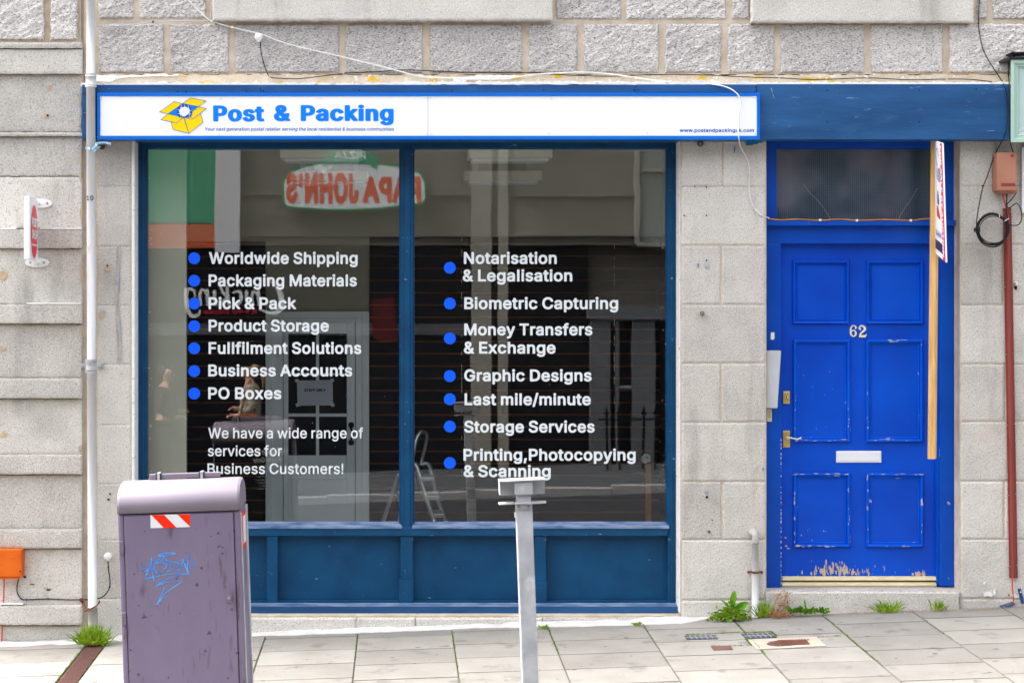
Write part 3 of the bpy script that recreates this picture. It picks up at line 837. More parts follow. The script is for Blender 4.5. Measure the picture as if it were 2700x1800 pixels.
class Stone:
    def __init__(self):
        self.v, self.f, self.t, self.m = [], [], [], []
    def block(self, X0, Z0, X1, Z1, yf, back, amp, res, edge, tint, mi=0, rock=False, chip=.0015, seed=None):
        seed = R.randint(0, 400) if seed is None else seed
        nx = max(2, int((X1 - X0) / res)) + 1
        nz = max(2, int((Z1 - Z0) / res)) + 1
        xs, zs = np.linspace(X0, X1, nx), np.linspace(Z0, Z1, nz)
        XX, ZZ = np.meshgrid(xs, zs)
        e = np.minimum(np.minimum(XX - X0, X1 - XX), np.minimum(ZZ - Z0, Z1 - ZZ))
        w = np.clip(e / edge, 0, 1)
        w = np.sqrt(w * (2 - w))
        if rock:
            a = math.radians(35)
            u = XX * math.cos(a) + ZZ * math.sin(a)
            q = -XX * math.sin(a) + ZZ * math.cos(a)
            hgt = amp * (.65 + .55 * fbm(u * 14, q * 34, 4, seed) + .35 * fbm(XX * 60, ZZ * 60, 2, seed + 9) + .4 * vnoise(XX * 5, ZZ * 5, seed + 3))
        else:
            hgt = amp * (.6 + .5 * fbm(XX * 22, ZZ * 22, 3, seed)) + .0012 * fbm(XX * 110, ZZ * 110, 2, seed + 5)
        YY = yf + edge * .35 * (1 - w) - hgt * np.maximum(w, .0)
        jx = fbm(ZZ * 45, XX * 9, 3, seed + 20) * chip * 4
        jz = fbm(XX * 45, ZZ * 9, 3, seed + 30) * chip * 4
        PX = XX + np.where((XX == X0) | (XX == X1), jx, 0)
        PZ = ZZ + np.where((ZZ == Z0) | (ZZ == Z1), jz, 0)
        o = len(self.v)
        self.v.extend(zip(PX.ravel(), YY.ravel(), PZ.ravel()))
        idx = np.arange(nx * nz).reshape(nz, nx) + o
        q = np.stack([idx[:-1, :-1], idx[:-1, 1:], idx[1:, 1:], idx[1:, :-1]], -1).reshape(-1, 4)
        self.f.extend(q.tolist())
        loop = list(idx[0, :]) + list(idx[1:, -1]) + list(idx[-1, -2::-1]) + list(idx[-2:0:-1, 0])
        o2 = len(self.v)
        for i in loop:
            vx = self.v[i]
            self.v.append((vx[0], back, vx[2]))
        n = len(loop)
        for k in range(n):
            self.f.append([int(loop[(k + 1) % n]), int(loop[k]), o2 + k, o2 + (k + 1) % n])
        cnt = len(self.v) - o
        self.t.extend([tint] * cnt)
        self.m.extend([mi] * (len(self.f) - len(self.m)))
    def box(self, x0, y0, z0, x1, y1, z1, mi=1):
        o = len(self.v)
        for x in (x0, x1):
            for y in (y0, y1):
                for z in (z0, z1):
                    self.v.append((x, y, z))
        for f in ((0, 1, 3, 2), (4, 6, 7, 5), (0, 4, 5, 1), (2, 3, 7, 6), (0, 2, 6, 4), (1, 5, 7, 3)):
            self.f.append([o + k for k in f])
            self.m.append(mi)
        self.t.extend([.5] * 8)
    def build(self, name, mats, parent):
        me = bpy.data.meshes.new(name)
        me.from_pydata([tuple(map(float, p)) for p in self.v], [], self.f)
        for mm in mats:
            me.materials.append(mm)
        me.polygons.foreach_set('material_index', self.m)
        a = me.attributes.new('tint', 'FLOAT', 'POINT')
        a.data.foreach_set('value', self.t)
        me.update()
        o = link(bpy.data.objects.new(name, me))
        o.parent = parent
        if parent:
            o.matrix_parent_inverse = Matrix.LocRotScale(parent.location, parent.rotation_euler, None).inverted()
        return o

def X(px, y=0.0):
    return (px - VX) * (D0 + y) / F
def Z(py, y=0.0):
    return ZC - (py - VY) * (D0 + y) / F

def SX(x):
    return -.034 + .0345 * x
def ground(x, y):
    """street level: pavement falls to the kerb, the road beyond falls gently to the far side"""
    z = SX(x)
    if y >= -3.6:
        return z + .0264 * y
    e = z - .0264 * 3.6
    if y >= -11.8:
        return e - .12 - (-3.6 - y) * .042
    return e - .12 - 8.2 * .042 + .11 + (-11.8 - y) * .01

shop = thing('shop_building', 'grey granite shop building with navy fascia, wide window and bright blue door', 'building')
nb = thing('neighbouring_building', 'banded grey granite building cut by the left edge, left of the white downpipe', 'building')

# rock-faced upper wall of the shop building
st = Stone()
def course(st, xs, y0, y1, yf, mw=16, **kw):
    for a, b in zip(xs[:-1], xs[1:]):
        g = mw / 2
        p0, p1 = P(a + g, y1, yf), P(b - g, y0, yf)
        st.block(p0.x, p0.z, p1.x, p1.z, yf, yf + .05, tint=R.uniform(.15, .85) + kw.get('tadd', 0), **{k: v for k, v in kw.items() if k != 'tadd'})
rk = dict(amp=.012, res=.0056, edge=.012, rock=True, chip=.0028)
course(st, [252, 440, 612, 903, 1123, 1385, 1531, 1745, 1910, 2050, 2287, 2494, 2760, 2960, 3230, 3480, 3720, 3990, 4230, 4480, 4720], 64, 192, -.016, mw=17, **rk)
course(st, [252, 360, 551], -110, 49, -.016, mw=16, **rk)
course(st, [1458, 1645, 1922, 1984], -110, 51, -.016, mw=16, **rk)
course(st, [2568, 2610, 2780, 2960, 3230, 3480, 3720, 3990, 4230, 4480, 4720], -110, 51, -.016, mw=14, **rk)
zt = 7.5
st.box(X(222), -.012, Z(197), X(4722), .35, zt, 1)
up = st.build('wall', [M['rock'], M['mortar']], shop)

# fine-axed ashlar piers
st = Stone()
ak = dict(amp=.0022, res=.010, edge=.006, chip=.0012)
GB = 1720
def joints(y0):
    return y0
Lj = [300, 492, 650, 805, 961, 1120, 1275, 1423, 1578, GB]
for i, (a, b) in enumerate(zip(Lj[:-1], Lj[1:])):
    if i in (2, 3):
        course(st, [254, 312, 347], a, b, 0, mw=5, **ak)
    else:
        course(st, [254, 347], a, b, 0, mw=5, **ak)
Rj = [368, 491.6, 647, 803, 957.6, 1113, 1269, 1422, 1581, GB]
Rv = [1906, None, 1902, None, 1901, None, 1904, None, None]
for (a, b), v in zip(zip(Rj[:-1], Rj[1:]), Rv):
    course(st, [1796, 2020] if v is None else [1796, v, 2020], a + 1.5, b - 1.5, 0, mw=4, **ak)
Dj = [368, 490, 645, 804, 959.5, 1111, 1268, 1421, 1578, GB]
Dv = [2628, None, 2645, None, 2650, None, 2648, None, None]
for (a, b), v in zip(zip(Dj[:-1], Dj[1:]), Dv):
    course(st, [2532, 2780, 3050, 3320, 3590, 3860, 4130, 4400, 4720] if v is None else [2532, v, 2900, 3180, 3450, 3720, 3990, 4260, 4530, 4720], a + 1.5, b - 1.5, 0, mw=4, **ak)
# plinth below the shop front
for a, b in ((352, 640), (640, 940), (940, 1096), (1096, 1430), (1430, 1796)):
    course(st, [a, b], 1628, GB, -.012, mw=2.5, amp=.005, res=.009, edge=.008, chip=.002, tadd=.1)
zb = Z(1760)
for a, b in ((222, 348), (1794, 2021), (2531, 4722)):
    st.box(X(a), .004, zb, X(b), .35, Z(300), 1)
st.box(X(222), .02, Z(368), X(4722), .35, Z(197), 1)
st.box(X(348), .0, zb, X(1794), .35, Z(1622), 1)
st.box(X(2021), .02, zb, X(2531), .35, Z(1560), 1)
pier = st.build('pier', [M['ashlar'], M['mortar']], shop)

# window sills of the floor above
for (a, b, y0, y1) in ((560, 1457, -70, 53), (1983, 2567, -70, 58)):
    s2 = Stone()
    yf = -.085
    s2.block(X(a, yf), Z(y1, yf), X(b, yf), Z(y0, yf), yf, .0, .002, .009, .006, .55)
    s2.build('window_sill', [M['ashlar']], shop)

# doorstep
s2 = Stone()
s2.block(X(2021, -.02), Z(1640, -.02), X(2530, -.02), Z(1559, -.02), -.02, .2, .003, .009, .012, .5)
o = s2.build('doorstep', [M['ashlar']], shop)
bm = BM()
addbox(bm, X(2021), -.016, Z(1572), X(2530), .30, Z(1556), .004)
obj('doorstep_tread', bm, M['ashlar'], o)

# weathered bed and white sealant above the fascia
def ribbon(name, pts, yf, yb, m, parent, jag=0.0, step=6):
    """pts: list of (x, top, bottom) pixels"""
    bm = BM()
    x = pts[0][0]
    cols = []
    k = 0
    while x <= pts[-1][0]:
        while k < len(pts) - 2 and x > pts[k + 1][0]:
            k += 1
        t = (x - pts[k][0]) / (pts[k + 1][0] - pts[k][0])
        a = pts[k][1] + (pts[k + 1][1] - pts[k][1]) * t
        b = pts[k][2] + (pts[k + 1][2] - pts[k][2]) * t
        a += jag * 2 * float(fbm(np.array(x / 16.), np.array(1.5), 4, 3))
        b += jag * .7 * float(fbm(np.array(x / 20.), np.array(7.5), 4, 5))
        if b - a < .6:
            b = a + .6
        p, q = P(x, a, yf), P(x, b, yf)
        cols.append([bm.verts.new((p.x, yb, p.z)), bm.verts.new(p), bm.verts.new(q), bm.verts.new((q.x, yb, q.z))])
        x += step
    for c, d in zip(cols[:-1], cols[1:]):
        for i in range(3):
            bm.faces.new((c[i], c[i + 1], d[i + 1], d[i]))
    bm.faces.new(cols[0]); bm.faces.new(list(reversed(cols[-1])))
    return obj(name, bm, m, parent)
ribbon('stone_bed', [(252, 197, 224), (2680, 197, 226)], -.035, .02, M['lichen_bed'], shop, 3)
ribbon('sealant_strip', [(213, 219, 228), (300, 221, 228), (420, 218, 226), (700, 219, 226), (980, 219, 225), (1040, 216, 224), (1500, 215, 223), (2000, 216, 224), (2200, 217, 224), (2640, 217, 223), (2690, 218, 224)], -.135, .02, M['sealant'], shop, 3.2)
ribbon('sealant_strip', [(254, 198, 214), (290, 199, 216), (310, 201, 207), (350, 199, 203), (470, 197, 200)], -.045, .02, M['sealant'], shop, 2)
ribbon('sealant_strip', [(1195, 205, 214), (1215, 204, 222), (1240, 201, 207), (1330, 199, 205), (1370, 198, 201)], -.047, .02, M['sealant'], shop, 2)

# patches, drilled holes and fixings on the stone, part of the wall
bm = BM()
for px, py, r, mi, sx, sy in ((283, 710, 6, 1, 1, 1), (283, 700, 2.5, 2, 1, 1), (268, 828, 9, 1, 1, 1), (268, 822, 7, 3, 1, .5), (290, 1302, 2.5, 0, 1, 1), (286, 1316, 3, 0, 1, 1),
                             (1804, 568, 2, 0, 1, 1), (1863, 568, 2, 0, 1, 1), (1832, 492, 2, 0, 1, 1), (1863, 493, 2, 0, 1, 1), (1863, 686, 2, 0, 1, 1), (1863, 698, 6, 3, .8, 1.3),
                             (1864, 1294, 6, 3, 1, 1), (1864, 1310, 3, 0, 1, 1.2), (1870, 1401, 3.5, 2, 1, 1), (1878, 1370, 1.5, 0, 1, 1),
                             (1841, 700, 2, 4, .7, 4), (1937, 393, 2, 4, .8, 5), (1980, 378, 7, 4, 2.4, .8), (2000, 374, 5, 4, 3, .7), (1812, 372, 3, 4, 3, .8), (2012, 1236, 3, 4, .6, 1.6),
                             (2605, 1566, 8, 5, 1.5, .8), (2622, 1560, 4, 5, .7, 2), (2596, 1536, 3, 5, 1, 1.2), (2678, 1570, 8, 5, 1.4, .7), (2660, 1568, 2, 2, 1, 1)):
    blob(bm, px, py, r, -.0085, mi, sx, sy)
for py in range(660, 960, 12):
    blob(bm, 312 + 5 * math.sin(py / 45), py, 4 + 1.5 * math.sin(py / 19), -.0085, 3, .8, 2.4)
obj('wall_repairs', bm, [M['hole'], M['tan'], M['rust'], M['greycement'], M['bluepaint'], M['sealant']], shop)

# ---- left, banded building
st = Stone()
NX = -330
rowsL = [(-110, 108, 'rock')]
course(st, [-160, 125, 213], -110, 106, -.03, mw=17, **rk)
def lrow(y0, y1, prot, splits=(), res=.011, tadd=0.0, xr=216):
    yf = -.03 - prot
    xs = [NX] + list(splits) + [xr]
    course(st, xs, y0, y1, yf, mw=1.5, amp=.002, res=res, edge=.004 if prot else .004, chip=.001, tadd=tadd)
lrow(112, 127, .06); lrow(131, 194, .045)
lrow(198, 347, .006); lrow(349, 358.5, .040)
lrow(362, 464, .006); lrow(467, 601, .006)
y = 605
for a in (605, 802, 997, 1199, 1396, 1596):
    bnd = {605: 654, 802: 852, 997: 1049, 1199: 1249, 1396: 1444, 1596: 1646}[a]
    nxt = {605: 801, 802: 995, 997: 1197, 1199: 1394, 1396: 1594, 1596: 1760}[a]
    lrow(a, bnd, .046)
    lrow(bnd + 4, nxt, .004)
st.box(X(NX), -.026, Z(1760), X(216), .35, zt, 1)
st.box(X(216), -.002, Z(1760), X(222), .35, zt, 3)
st.build('wall', [M['ashlar'], M['mortar_grey'], M['rock'], M['mortar']], nb)
# rock-faced course uses its own material
me = nb.children[0].data
mi = np.array([0] * len(me.polygons), dtype=np.int32)
me.polygons.foreach_get('material_index', mi)
cz = Z(109)
for p in me.polygons:
    if mi[p.index] == 0 and p.center.z > cz:
        mi[p.index] = 2
me.polygons.foreach_set('material_index', mi)
bm = BM()
for px, py, r, m_, sx, sy in ((129, 231, 7, 1, 1, 1), (124, 306, 7, 1, 1.1, .7), (126, 305, 3.5, 0, 1, 1), (9, 727, 11, 1, .9, 1.1), (8, 919, 8, 1, 1, .8), (9, 1145, 8, 1, 1, .9),
                             (212, 1030, 6, 1, .9, 2), (211, 210, 5, 1, 1, 2.4), (210, 260, 4, 1, 1, 3), (211, 320, 5, 1, .8, 3), (213, 560, 4, 1, .8, 4), (214, 720, 4, 1, .8, 5),
                             (211, 420, 5, 1, .8, 3), (212, 470, 4, 1, .7, 3), (211, 1180, 5, 1, .9, 1.6), (209, 1048, 5, 1, .8, 1.3), (212, 880, 4, 1, .7, 3), (65, 1520, 3, 2, 1.5, 1), (128, 1554, 4, 2, 1.6, .8), (80, 1602, 3, 2, 2, .8), (85, 1540, 2, 2, 3, .7)):
    blob(bm, px, py, r, -.039, m_, sx, sy)
for (a, b, yy) in ((105, 214, 603), (70, 213, 800), (0, 40, 603), (0, 60, 1592)):
    prism(bm, [(a, yy - 2), (b, yy - 2.5), (b, yy + 1.5), (a, yy + 1.5)], -.0785, -.03, 3)
obj('wall_repairs', bm, [M['hole'], M['tan'], M['rust'], M['sealant']], nb)

# ------------------------------------------------------------------ ground
bm = BM()
def gsheet(bm, x0, x1, ys, nx=24, dz=0.0, mi=0):
    xs = [x0 + (x1 - x0) * i / nx for i in range(nx + 1)]
    g = [[bm.verts.new((x, y, ground(x, y) + dz)) for x in xs] for y in ys]
    for a, b in zip(g[:-1], g[1:]):
        for i in range(nx):
            f = bm.faces.new((a[i], a[i + 1], b[i + 1], b[i]))
            f.material_index = mi
gsheet(bm, -60, 60, [.3, -3.45], dz=-.012)
struct('pavement_bed', bm, M['joint'])
bm = BM()
gsheet(bm, -60, 60, [-3.601, -7.7, -11.799])
struct('road', bm, M['asphalt'])
bm = BM()
for i in range(-30, 30):
    x0, x1 = i * .9 + .004, (i + 1) * .9 - .004
    for (ya, yb2, zz) in ((-3.45, -3.6, 0),):
        b = bmesh.new()
        vs = []
        for (x, y, dz) in ((x0, ya, 0), (x1, ya, 0), (x1, yb2, 0), (x0, yb2, 0), (x0, ya, -.25), (x1, ya, -.25), (x1, yb2, -.25), (x0, yb2, -.25)):
            vs.append(b.verts.new((x, y, ground(x, max(y, -3.6)) + dz)))
        for f in ((0, 1, 2, 3), (7, 6, 5, 4), (0, 4, 5, 1), (1, 5, 6, 2), (2, 6, 7, 3), (3, 7, 4, 0)):
            b.faces.new([vs[k] for k in f])
        bmesh.ops.recalc_face_normals(b, faces=b.faces)
        bmesh.ops.bevel(b, geom=list(b.edges), offset=.008, segments=2, affect='EDGES')
        merge(bm, b)
struct('kerb', bm, M['kerb'])

DRX0, DRX1 = -1.838, -1.718     # drain channel
holes = []                       # (x0, x1, y0, y1) rectangles kept free of slabs
def gp(px, py):
    """pixel on the pavement plane"""
    # z = SX(x) + .0264 y ; solve along the pixel ray
    dx, dz = (px - VX) / F, -(py - VY) / F
    # point = (dx*t, -D0+t, ZC+dz*t)
    t = (-.034 - .0264 * D0 - ZC) / (dz - .0345 * dx - .0264)
    return Vector((dx * t, -D0 + t, ZC + dz * t))
def slab_poly(bm, x0, x1, y0, y1, dz, thick=.05, tilt=0.0, mi=0):
    b = bmesh.new()
    vs = []
    for zz in (0, -thick):
        for (x, y) in ((x0, y0), (x1, y0), (x1, y1), (x0, y1)):
            vs.append(b.verts.new((x, y, ground(x, y) + dz + zz + (tilt * (x - x0) if zz == 0 else 0))))
    for f in ((0, 1, 2, 3), (7, 6, 5, 4), (0, 4, 5, 1), (1, 5, 6, 2), (2, 6, 7, 3), (3, 7, 4, 0)):
        b.faces.new([vs[k] for k in f])
    bmesh.ops.recalc_face_normals(b, faces=b.faces)
    bmesh.ops.bevel(b, geom=list(b.edges), offset=.003, segments=2, affect='EDGES')
    merge(bm, b, mi)
cols = [-12.0]
while cols[-1] < -3.2:
    cols.append(cols[-1] + .553)
base = [(-270 - VX) / 440, (-28 - VX) / 440, DRX0]
cols = [c for c in cols if c < base[0] - .2] + base
cols2 = [DRX1] + [(p - VX) / 440 for p in (460, 704, 944.6, 1190, 1440, 1686.5, 1925, 2163, 2400, 2640, 2880)]
while cols2[-1] < 12:
    cols2.append(cols2[-1] + .55)
first = {704: .19, 944.6: .26, 1190: .17, 1440: .17, 1686.5: .30, 1925: .21, 2163: .33, 2400: .25}
bm = BM()
def slabcol(x0, x1, f0):
    y = 0.1
    yn = -f0
    while y > -3.44:
        yn = max(yn, -3.446)
        if y - yn > .02:
            slab_poly(bm, x0 + .0028, x1 - .0028, yn + .0028, y - .0028, R.uniform(-.0008, .0016), tilt=R.uniform(-.002, .002))
        y = yn
        yn = y - .355
for a, b in zip(cols[:-1], cols[1:]):
    slabcol(a, b, R.choice((.53, .25, .38)))
for i, (a, b) in enumerate(zip(cols2[:-1], cols2[1:])):
    key = [p for p in first if abs((p - VX) / 440 - a) < .01]
    slabcol(a, b, first[key[0]] if key else R.uniform(.18, .5))
struct('pavement', bm, M['slab'])

# white cement fillet along the wall foot
bm = BM()
x = -3.6
prev = None
while x < X(1885):
    wob = float(fbm(np.array(x * 5.), np.array(2.2), 4, 8))
    wd = .10 + .045 * wob
    fade = min(1.0, max(.05, (X(1885) - x) / .22))
    if x > X(1480):
        wd += .05 * (x - X(1480))
    wd *= fade
    hz = .004 + .008 * fade + .018 * fade * float(fbm(np.array(x * 9.), np.array(5.2), 3, 2))
    yb = -.012 if X(350) < x < X(1796) else (-.005 if x > X(216) else -.04)
    zz = lambda y, d: (x, y, ground(x, y) + d)
    c = [bm.verts.new(zz(yb, hz)), bm.verts.new(zz(yb - .02, hz * .7 + .004)), bm.verts.new(zz(yb - wd * .6, .010)), bm.verts.new(zz(yb - wd, .0035)), bm.verts.new(zz(yb - wd - .004, -.004))]
    if prev:
        for i in range(4):
            bm.faces.new((prev[i], prev[i + 1], c[i + 1], c[i]))
    prev = c
    x += .012
struct('cement_fillet', bm, M['fillet'])

# ------------------------------------------------------------------ fascia and shop window
FY = -.14
bm = BM()
bx(bm, 216, 224, 1993, 368, FY, -.0, .003)
bx(bm, 1994.5, 222, 2662, 368, FY + .002, -.0, .003)
bx(bm, 216, 224, 686, 246, FY - .006, FY + .001, .0015)
bx(bm, 687.5, 224, 1676, 245, FY - .006, FY + .001, .0015)
bx(bm, 1677.5, 223, 1993, 244, FY - .006, FY + .001, .0015)
fascia = obj('fascia_board', bm, M['navy'], shop)
bm = BM()
for px, py in ((650, 241), (694, 240), (948, 239), (1192, 239), (1434, 238), (1672, 238), (1684, 238), (2181, 238), (2423, 238), (2574, 235), (2181, 322), (2423, 322), (468, 242), (490, 242)):
    adddisc(bm, P(px, py, FY - .007 if px < 2000 else FY + .002), .004, 10, thick=.001)
obj('screw_hole', bm, M['hole'], fascia)
bm = BM()
prism(bm, [(2032, 232), (2035, 232), (2042, 260), (2040, 261)], FY - .0005, FY + .003)
prism(bm, [(2603, 345), (2622, 344), (2622, 345.5), (2603, 346.5)], FY - .0005, FY + .003)
prism(bm, [(2254, 308), (2262, 309), (2262, 310), (2254, 309.5)], FY - .0005, FY + .003)
obj('scratch', bm, M['worn_blue'], fascia)
# soffit and lead strip below
bm = BM()
addbox(bm, X(340), -.135, Z(371), X(1795), .19, Z(367), .001)
obj('soffit', bm, M['navy'], shop)

WY = .15     # face of the window frame
GY = .19     # glass
fr = BM()
for a in ((358, 372, 385, 1616), (1761, 372, 1791, 1597), (1056, 388, 1089, 1390)):
    bx(fr, *a, WY, .245, .003)
bx(fr, 385, 372, 1761, 391, WY - .002, .245, .003)
bx(fr, 385, 391, 388, 1380, WY + .015, .225, .002)
bx(fr, 1052.5, 391, 1056, 1380, WY + .015, .225, .002)
bx(fr, 1089, 391, 1093, 1380, WY + .015, .225, .002)
bx(fr, 1757.5, 391, 1761, 1380, WY + .015, .225, .002)
bx(fr, 374, 391, 379, 1597, WY - .008, WY + .01, .002)
bx(fr, 1066, 391, 1081, 1392, WY - .008, WY + .01, .003)
bx(fr, 1769, 391, 1774, 1597, WY - .008, WY + .01, .002)
bx(fr, 385, 1389, 1761, 1412, WY - .012, .245, .003)
bx(fr, 1056, 1412, 1089, 1528, WY - .003, .245, .003)
bx(fr, 1052, 1528, 1090, 1592, WY - .010, .245, .003)
bx(fr, 704, 1412, 732, 1590, WY - .003, .245, .003)
bx(fr, 1410, 1412, 1440, 1534, WY - .003, .245, .003)
bx(fr, 1407, 1534, 1442, 1592, WY - .010, .245, .003)
wf = obj('window_frame', fr, M['navy_frame'], shop)
bm = BM()
for a, b in ((385, 1060), (1087, 1764)):
    p, q = P(a, 1379, WY - .01), P(b, 1390, WY - .01)
    v = [bm.verts.new(c) for c in ((p.x, GY - .002, p.z + .006), (q.x, GY - .002, p.z + .006), (q.x, WY - .018, q.z + .004), (p.x, WY - .018, q.z + .004), (p.x, WY - .018, q.z - .006), (q.x, WY - .018, q.z - .006), (p.x, GY, q.z - .006), (q.x, GY, q.z - .006))]
    for f in ((3, 2, 1, 0), (3, 4, 5, 2), (0, 6, 4, 3), (2, 5, 7, 1)):
        bm.faces.new([v[k] for k in f])
obj('sill_bead', bm, M['worn_blue'], wf)
bm = BM()
bx(bm, 358, 1598, 1792, 1616, WY - .07, .245, .003)
bs = obj('base_rail', bm, M['navy'], shop)
bm = BM()
v = []
for px, py, yy in ((358, 1588, WY - .004), (1792, 1588, WY - .004), (1792, 1598.5, WY - .071), (358, 1598.5, WY - .071)):
    v.append(bm.verts.new(P(px, py, yy)))
for px, py, yy in ((358, 1602, WY), (1792, 1602, WY)):
    v.append(bm.verts.new(P(px, py, yy)))
bm.faces.new((v[3], v[2], v[1], v[0])); bm.faces.new((v[0], v[4], v[3])); bm.faces.new((v[1], v[2], v[5]))
obj('weathered_ledge', bm, M['worn_blue'], bs)
for i, (a, b) in enumerate(((385, 704), (732, 1055), (1090, 1409), (1441, 1762))):
    bm = BM()
    bx(bm, a - 1, 1411, b + 1, 1592, WY + .05, WY + .07, .001)
    bx(bm, a, 1583, b, 1588, WY + .012, WY + .045, .002)
    obj('riser_panel', bm, M['navy_frame'], shop)
# painted reveal either side of the window
bm = BM()
addbox(bm, X(347), -.001, Z(1640), X(355), .2, Z(372), .004)
obj('window_reveal', bm, M['sealant'], shop)
bm = BM()
addbox(bm, X(1792.5), .012, Z(1616), X(1796), .2, Z(372), .002)
obj('window_reveal', bm, M['sealant'], shop)

VM = {'w': M['vinylwhite'], 'b': M['vinylblue']}
panes = []
for a, b in ((386, 1055), (1090, 1760)):
    bm = BM()
    p, q = P(a, 389, GY), P(b, 1381, GY)
    addbox(bm, p.x, GY, q.z, q.x, GY + .006, p.z)
    panes.append(obj('pane', bm, M['pane'], shop))
LY = GY - .0025
def line(text, x0, x1, yb, cap, pane, d=11.75, h=.85, name='lettering', m=None, y=None, **k):
    bm = BM()
    text_bm(bm, text, x0, x1, yb, cap, atY(LY if y is None else y), d=d, h=h, **k)
    return obj(name, bm, m or M['vinylwhite'], pane)
for t, x0, x1, yb in (('Worldwide Shipping', 551, 943, 696), ('Packaging Materials', 550, 941, 755), ('Pick & Pack', 550, 781, 815),
                      ('Product Storage', 550, 867, 874), ('Fullfilment Solutions', 550, 953, 933), ('Business Accounts', 549, 929, 992), ('PO Boxes', 549, 742, 1052)):
    line(t, x0, x1, yb, 31.5, panes[0])
for t, x0, x1, yb in (('We have a wide range of', 549, 958, 1155), ('services for', 548, 744, 1202), ('Business Customers!', 547, 905, 1249)):
    line(t, x0, x1, yb, 28, panes[0], d=5.5)
for t, x0, x1, yb in (('Notarisation', 1223, 1468, 696), ('& Legalisation', 1220, 1509, 742), ('Biometric Capturing', 1224, 1630, 815), ('Money Transfers', 1224, 1562, 884),
                      ('& Exchange', 1223, 1465, 932), ('Graphic Designs', 1224, 1560, 1005), ('Last mile/minute', 1225, 1558, 1068), ('Storage Services', 1224, 1568, 1140),
                      ('Printing,Photocopying', 1222, 1676, 1214), ('& Scanning', 1222, 1452, 1257)):
    line(t, x0, x1, yb, 31.5, panes[1])
def dot(cx, cy, r, pane):
    bm = BM()
    b = bmesh.new()
    p = P(cx, cy, LY)
    bmesh.ops.create_circle(b, cap_ends=True, segments=32, radius=r / 440 * (D0 + LY) / D0)
    bmesh.ops.transform(b, matrix=Matrix.Translation(p) @ Matrix.Rotation(math.radians(90), 4, 'X'), verts=b.verts)
    merge(bm, b)
    obj('bullet_dot', bm, M['vinylblue'], pane)
for cy in (681, 740, 800, 860, 918, 978, 1037):
    dot(512, cy, 15.6, panes[0])
for cy in (706, 800, 892, 991, 1052, 1124, 1220):
    dot(1186, cy, 15.6, panes[1])
# dried outline of an old poster and a few splashes on the right pane
bm = BM()
for (x0, y0, x1, y1) in ((1217, 580, 1217.6, 1250), (1619.5, 451, 1620.1, 1100), (1300, 450.6, 1620, 451.1)):
    n = 60
    for k in range(n):
        if R.random() < .45:
            a = k / n
            c = (k + R.uniform(.5, 1)) / n
            prism(bm, [(x0 + (x1 - x0) * (a if x1 - x0 > 5 else 0), y0 + (y1 - y0) * (a if y1 - y0 > 5 else 0)),
                       (x0 + (x1 - x0) * (c if x1 - x0 > 5 else 1), y0 + (y1 - y0) * (a if y1 - y0 > 5 else 0)),
                       (x0 + (x1 - x0) * (c if x1 - x0 > 5 else 1), y0 + (y1 - y0) * (c if y1 - y0 > 5 else 1)),
                       (x0 + (x1 - x0) * (a if x1 - x0 > 5 else 0), y0 + (y1 - y0) * (c if y1 - y0 > 5 else 1))], GY - .0015, GY - .0005)
for _ in range(34):
    blob(bm, R.uniform(1740, 1757), R.uniform(440, 1375), R.uniform(.5, 1.3), GY - .0045, 0, .8, 1.5, 7)
for _ in range(30):
    blob(bm, R.uniform(1095, 1750), R.uniform(400, 1370), R.uniform(.4, .8), GY - .0045, 0, 1, 1.3, 6)
obj('dried_residue', bm, M['mortar_grey'], panes[1])
bm = BM()
for _ in range(30):
    blob(bm, R.uniform(390, 1050), R.uniform(400, 1370), R.uniform(.4, .8), GY - .0045, 0, 1, 1.3, 6)
for _ in range(20):
    blob(bm, R.uniform(388, 400), R.uniform(460, 1300), R.uniform(.6, 1.5), GY - .0045, 0, .8, 1.5, 7)
obj('dried_residue', bm, M['sealant'], panes[0])

# ------------------------------------------------------------------ shop sign
sign = thing('shop_sign', 'long white sign with a blue rim and a yellow box logo across the navy fascia', 'sign', tuple(P(1130, 368, FY)))
SY = -.178
bm = BM()
for a in ((256, 245, 2004, 253.5), (256, 358.5, 2004, 368), (256, 253.5, 264, 358.5), (1996, 253.5, 2004, 358.5)):
    bx(bm, *a, SY, FY - .001, .002)
obj('sign_frame', bm, mat('sign_rim_blue', (.0, .135, .60), .35, .04, 3, .0), sign)
bm = BM()
bx(bm, 264, 253.5, 1128, 358.5, SY + .006, FY - .002, .0005)
bx(bm, 1128.8, 253.5, 1996, 358.5, SY + .006, FY - .002, .0005)
board = obj('sign_board', bm, M['signwhite'], sign)
TY = SY + .0045
bm = BM(); text_bm(bm, 'Post', 562, 697, 320.5, 42, atY(TY), d=25, ax=.5, h=.8); obj('sign_lettering', bm, M['signblue'], board)
bm = BM(); text_bm(bm, '&', 722, 766, 319.5, 42, atY(TY), d=24, ax=.6, h=.8); obj('sign_lettering', bm, M['signblue'], board)
bm = BM(); text_bm(bm, 'Packing', 793, 1038, 319.5, 42, atY(TY), d=25, ax=.5, h=.8); obj('sign_lettering', bm, M['signblue'], board)
bm = BM(); text_bm(bm, 'Your next generation postal retailer serving the local residential & business communities', 539, 1038, 345, 8.9, atY(TY), d=5, track=6, h=.42, slant=.22); obj('sign_lettering', bm, M['logodark'], board)
bm = BM(); text_bm(bm, 'www.postandpackinguk.com', 1792, 1988, 348.5, 9.2, atY(TY), d=11, ax=.9, h=.45); obj('sign_lettering', bm, M['logodark'], board)
lg = lambda pts: [(410 + x / 3.675, 240 + y / 3.675) for x, y in pts]
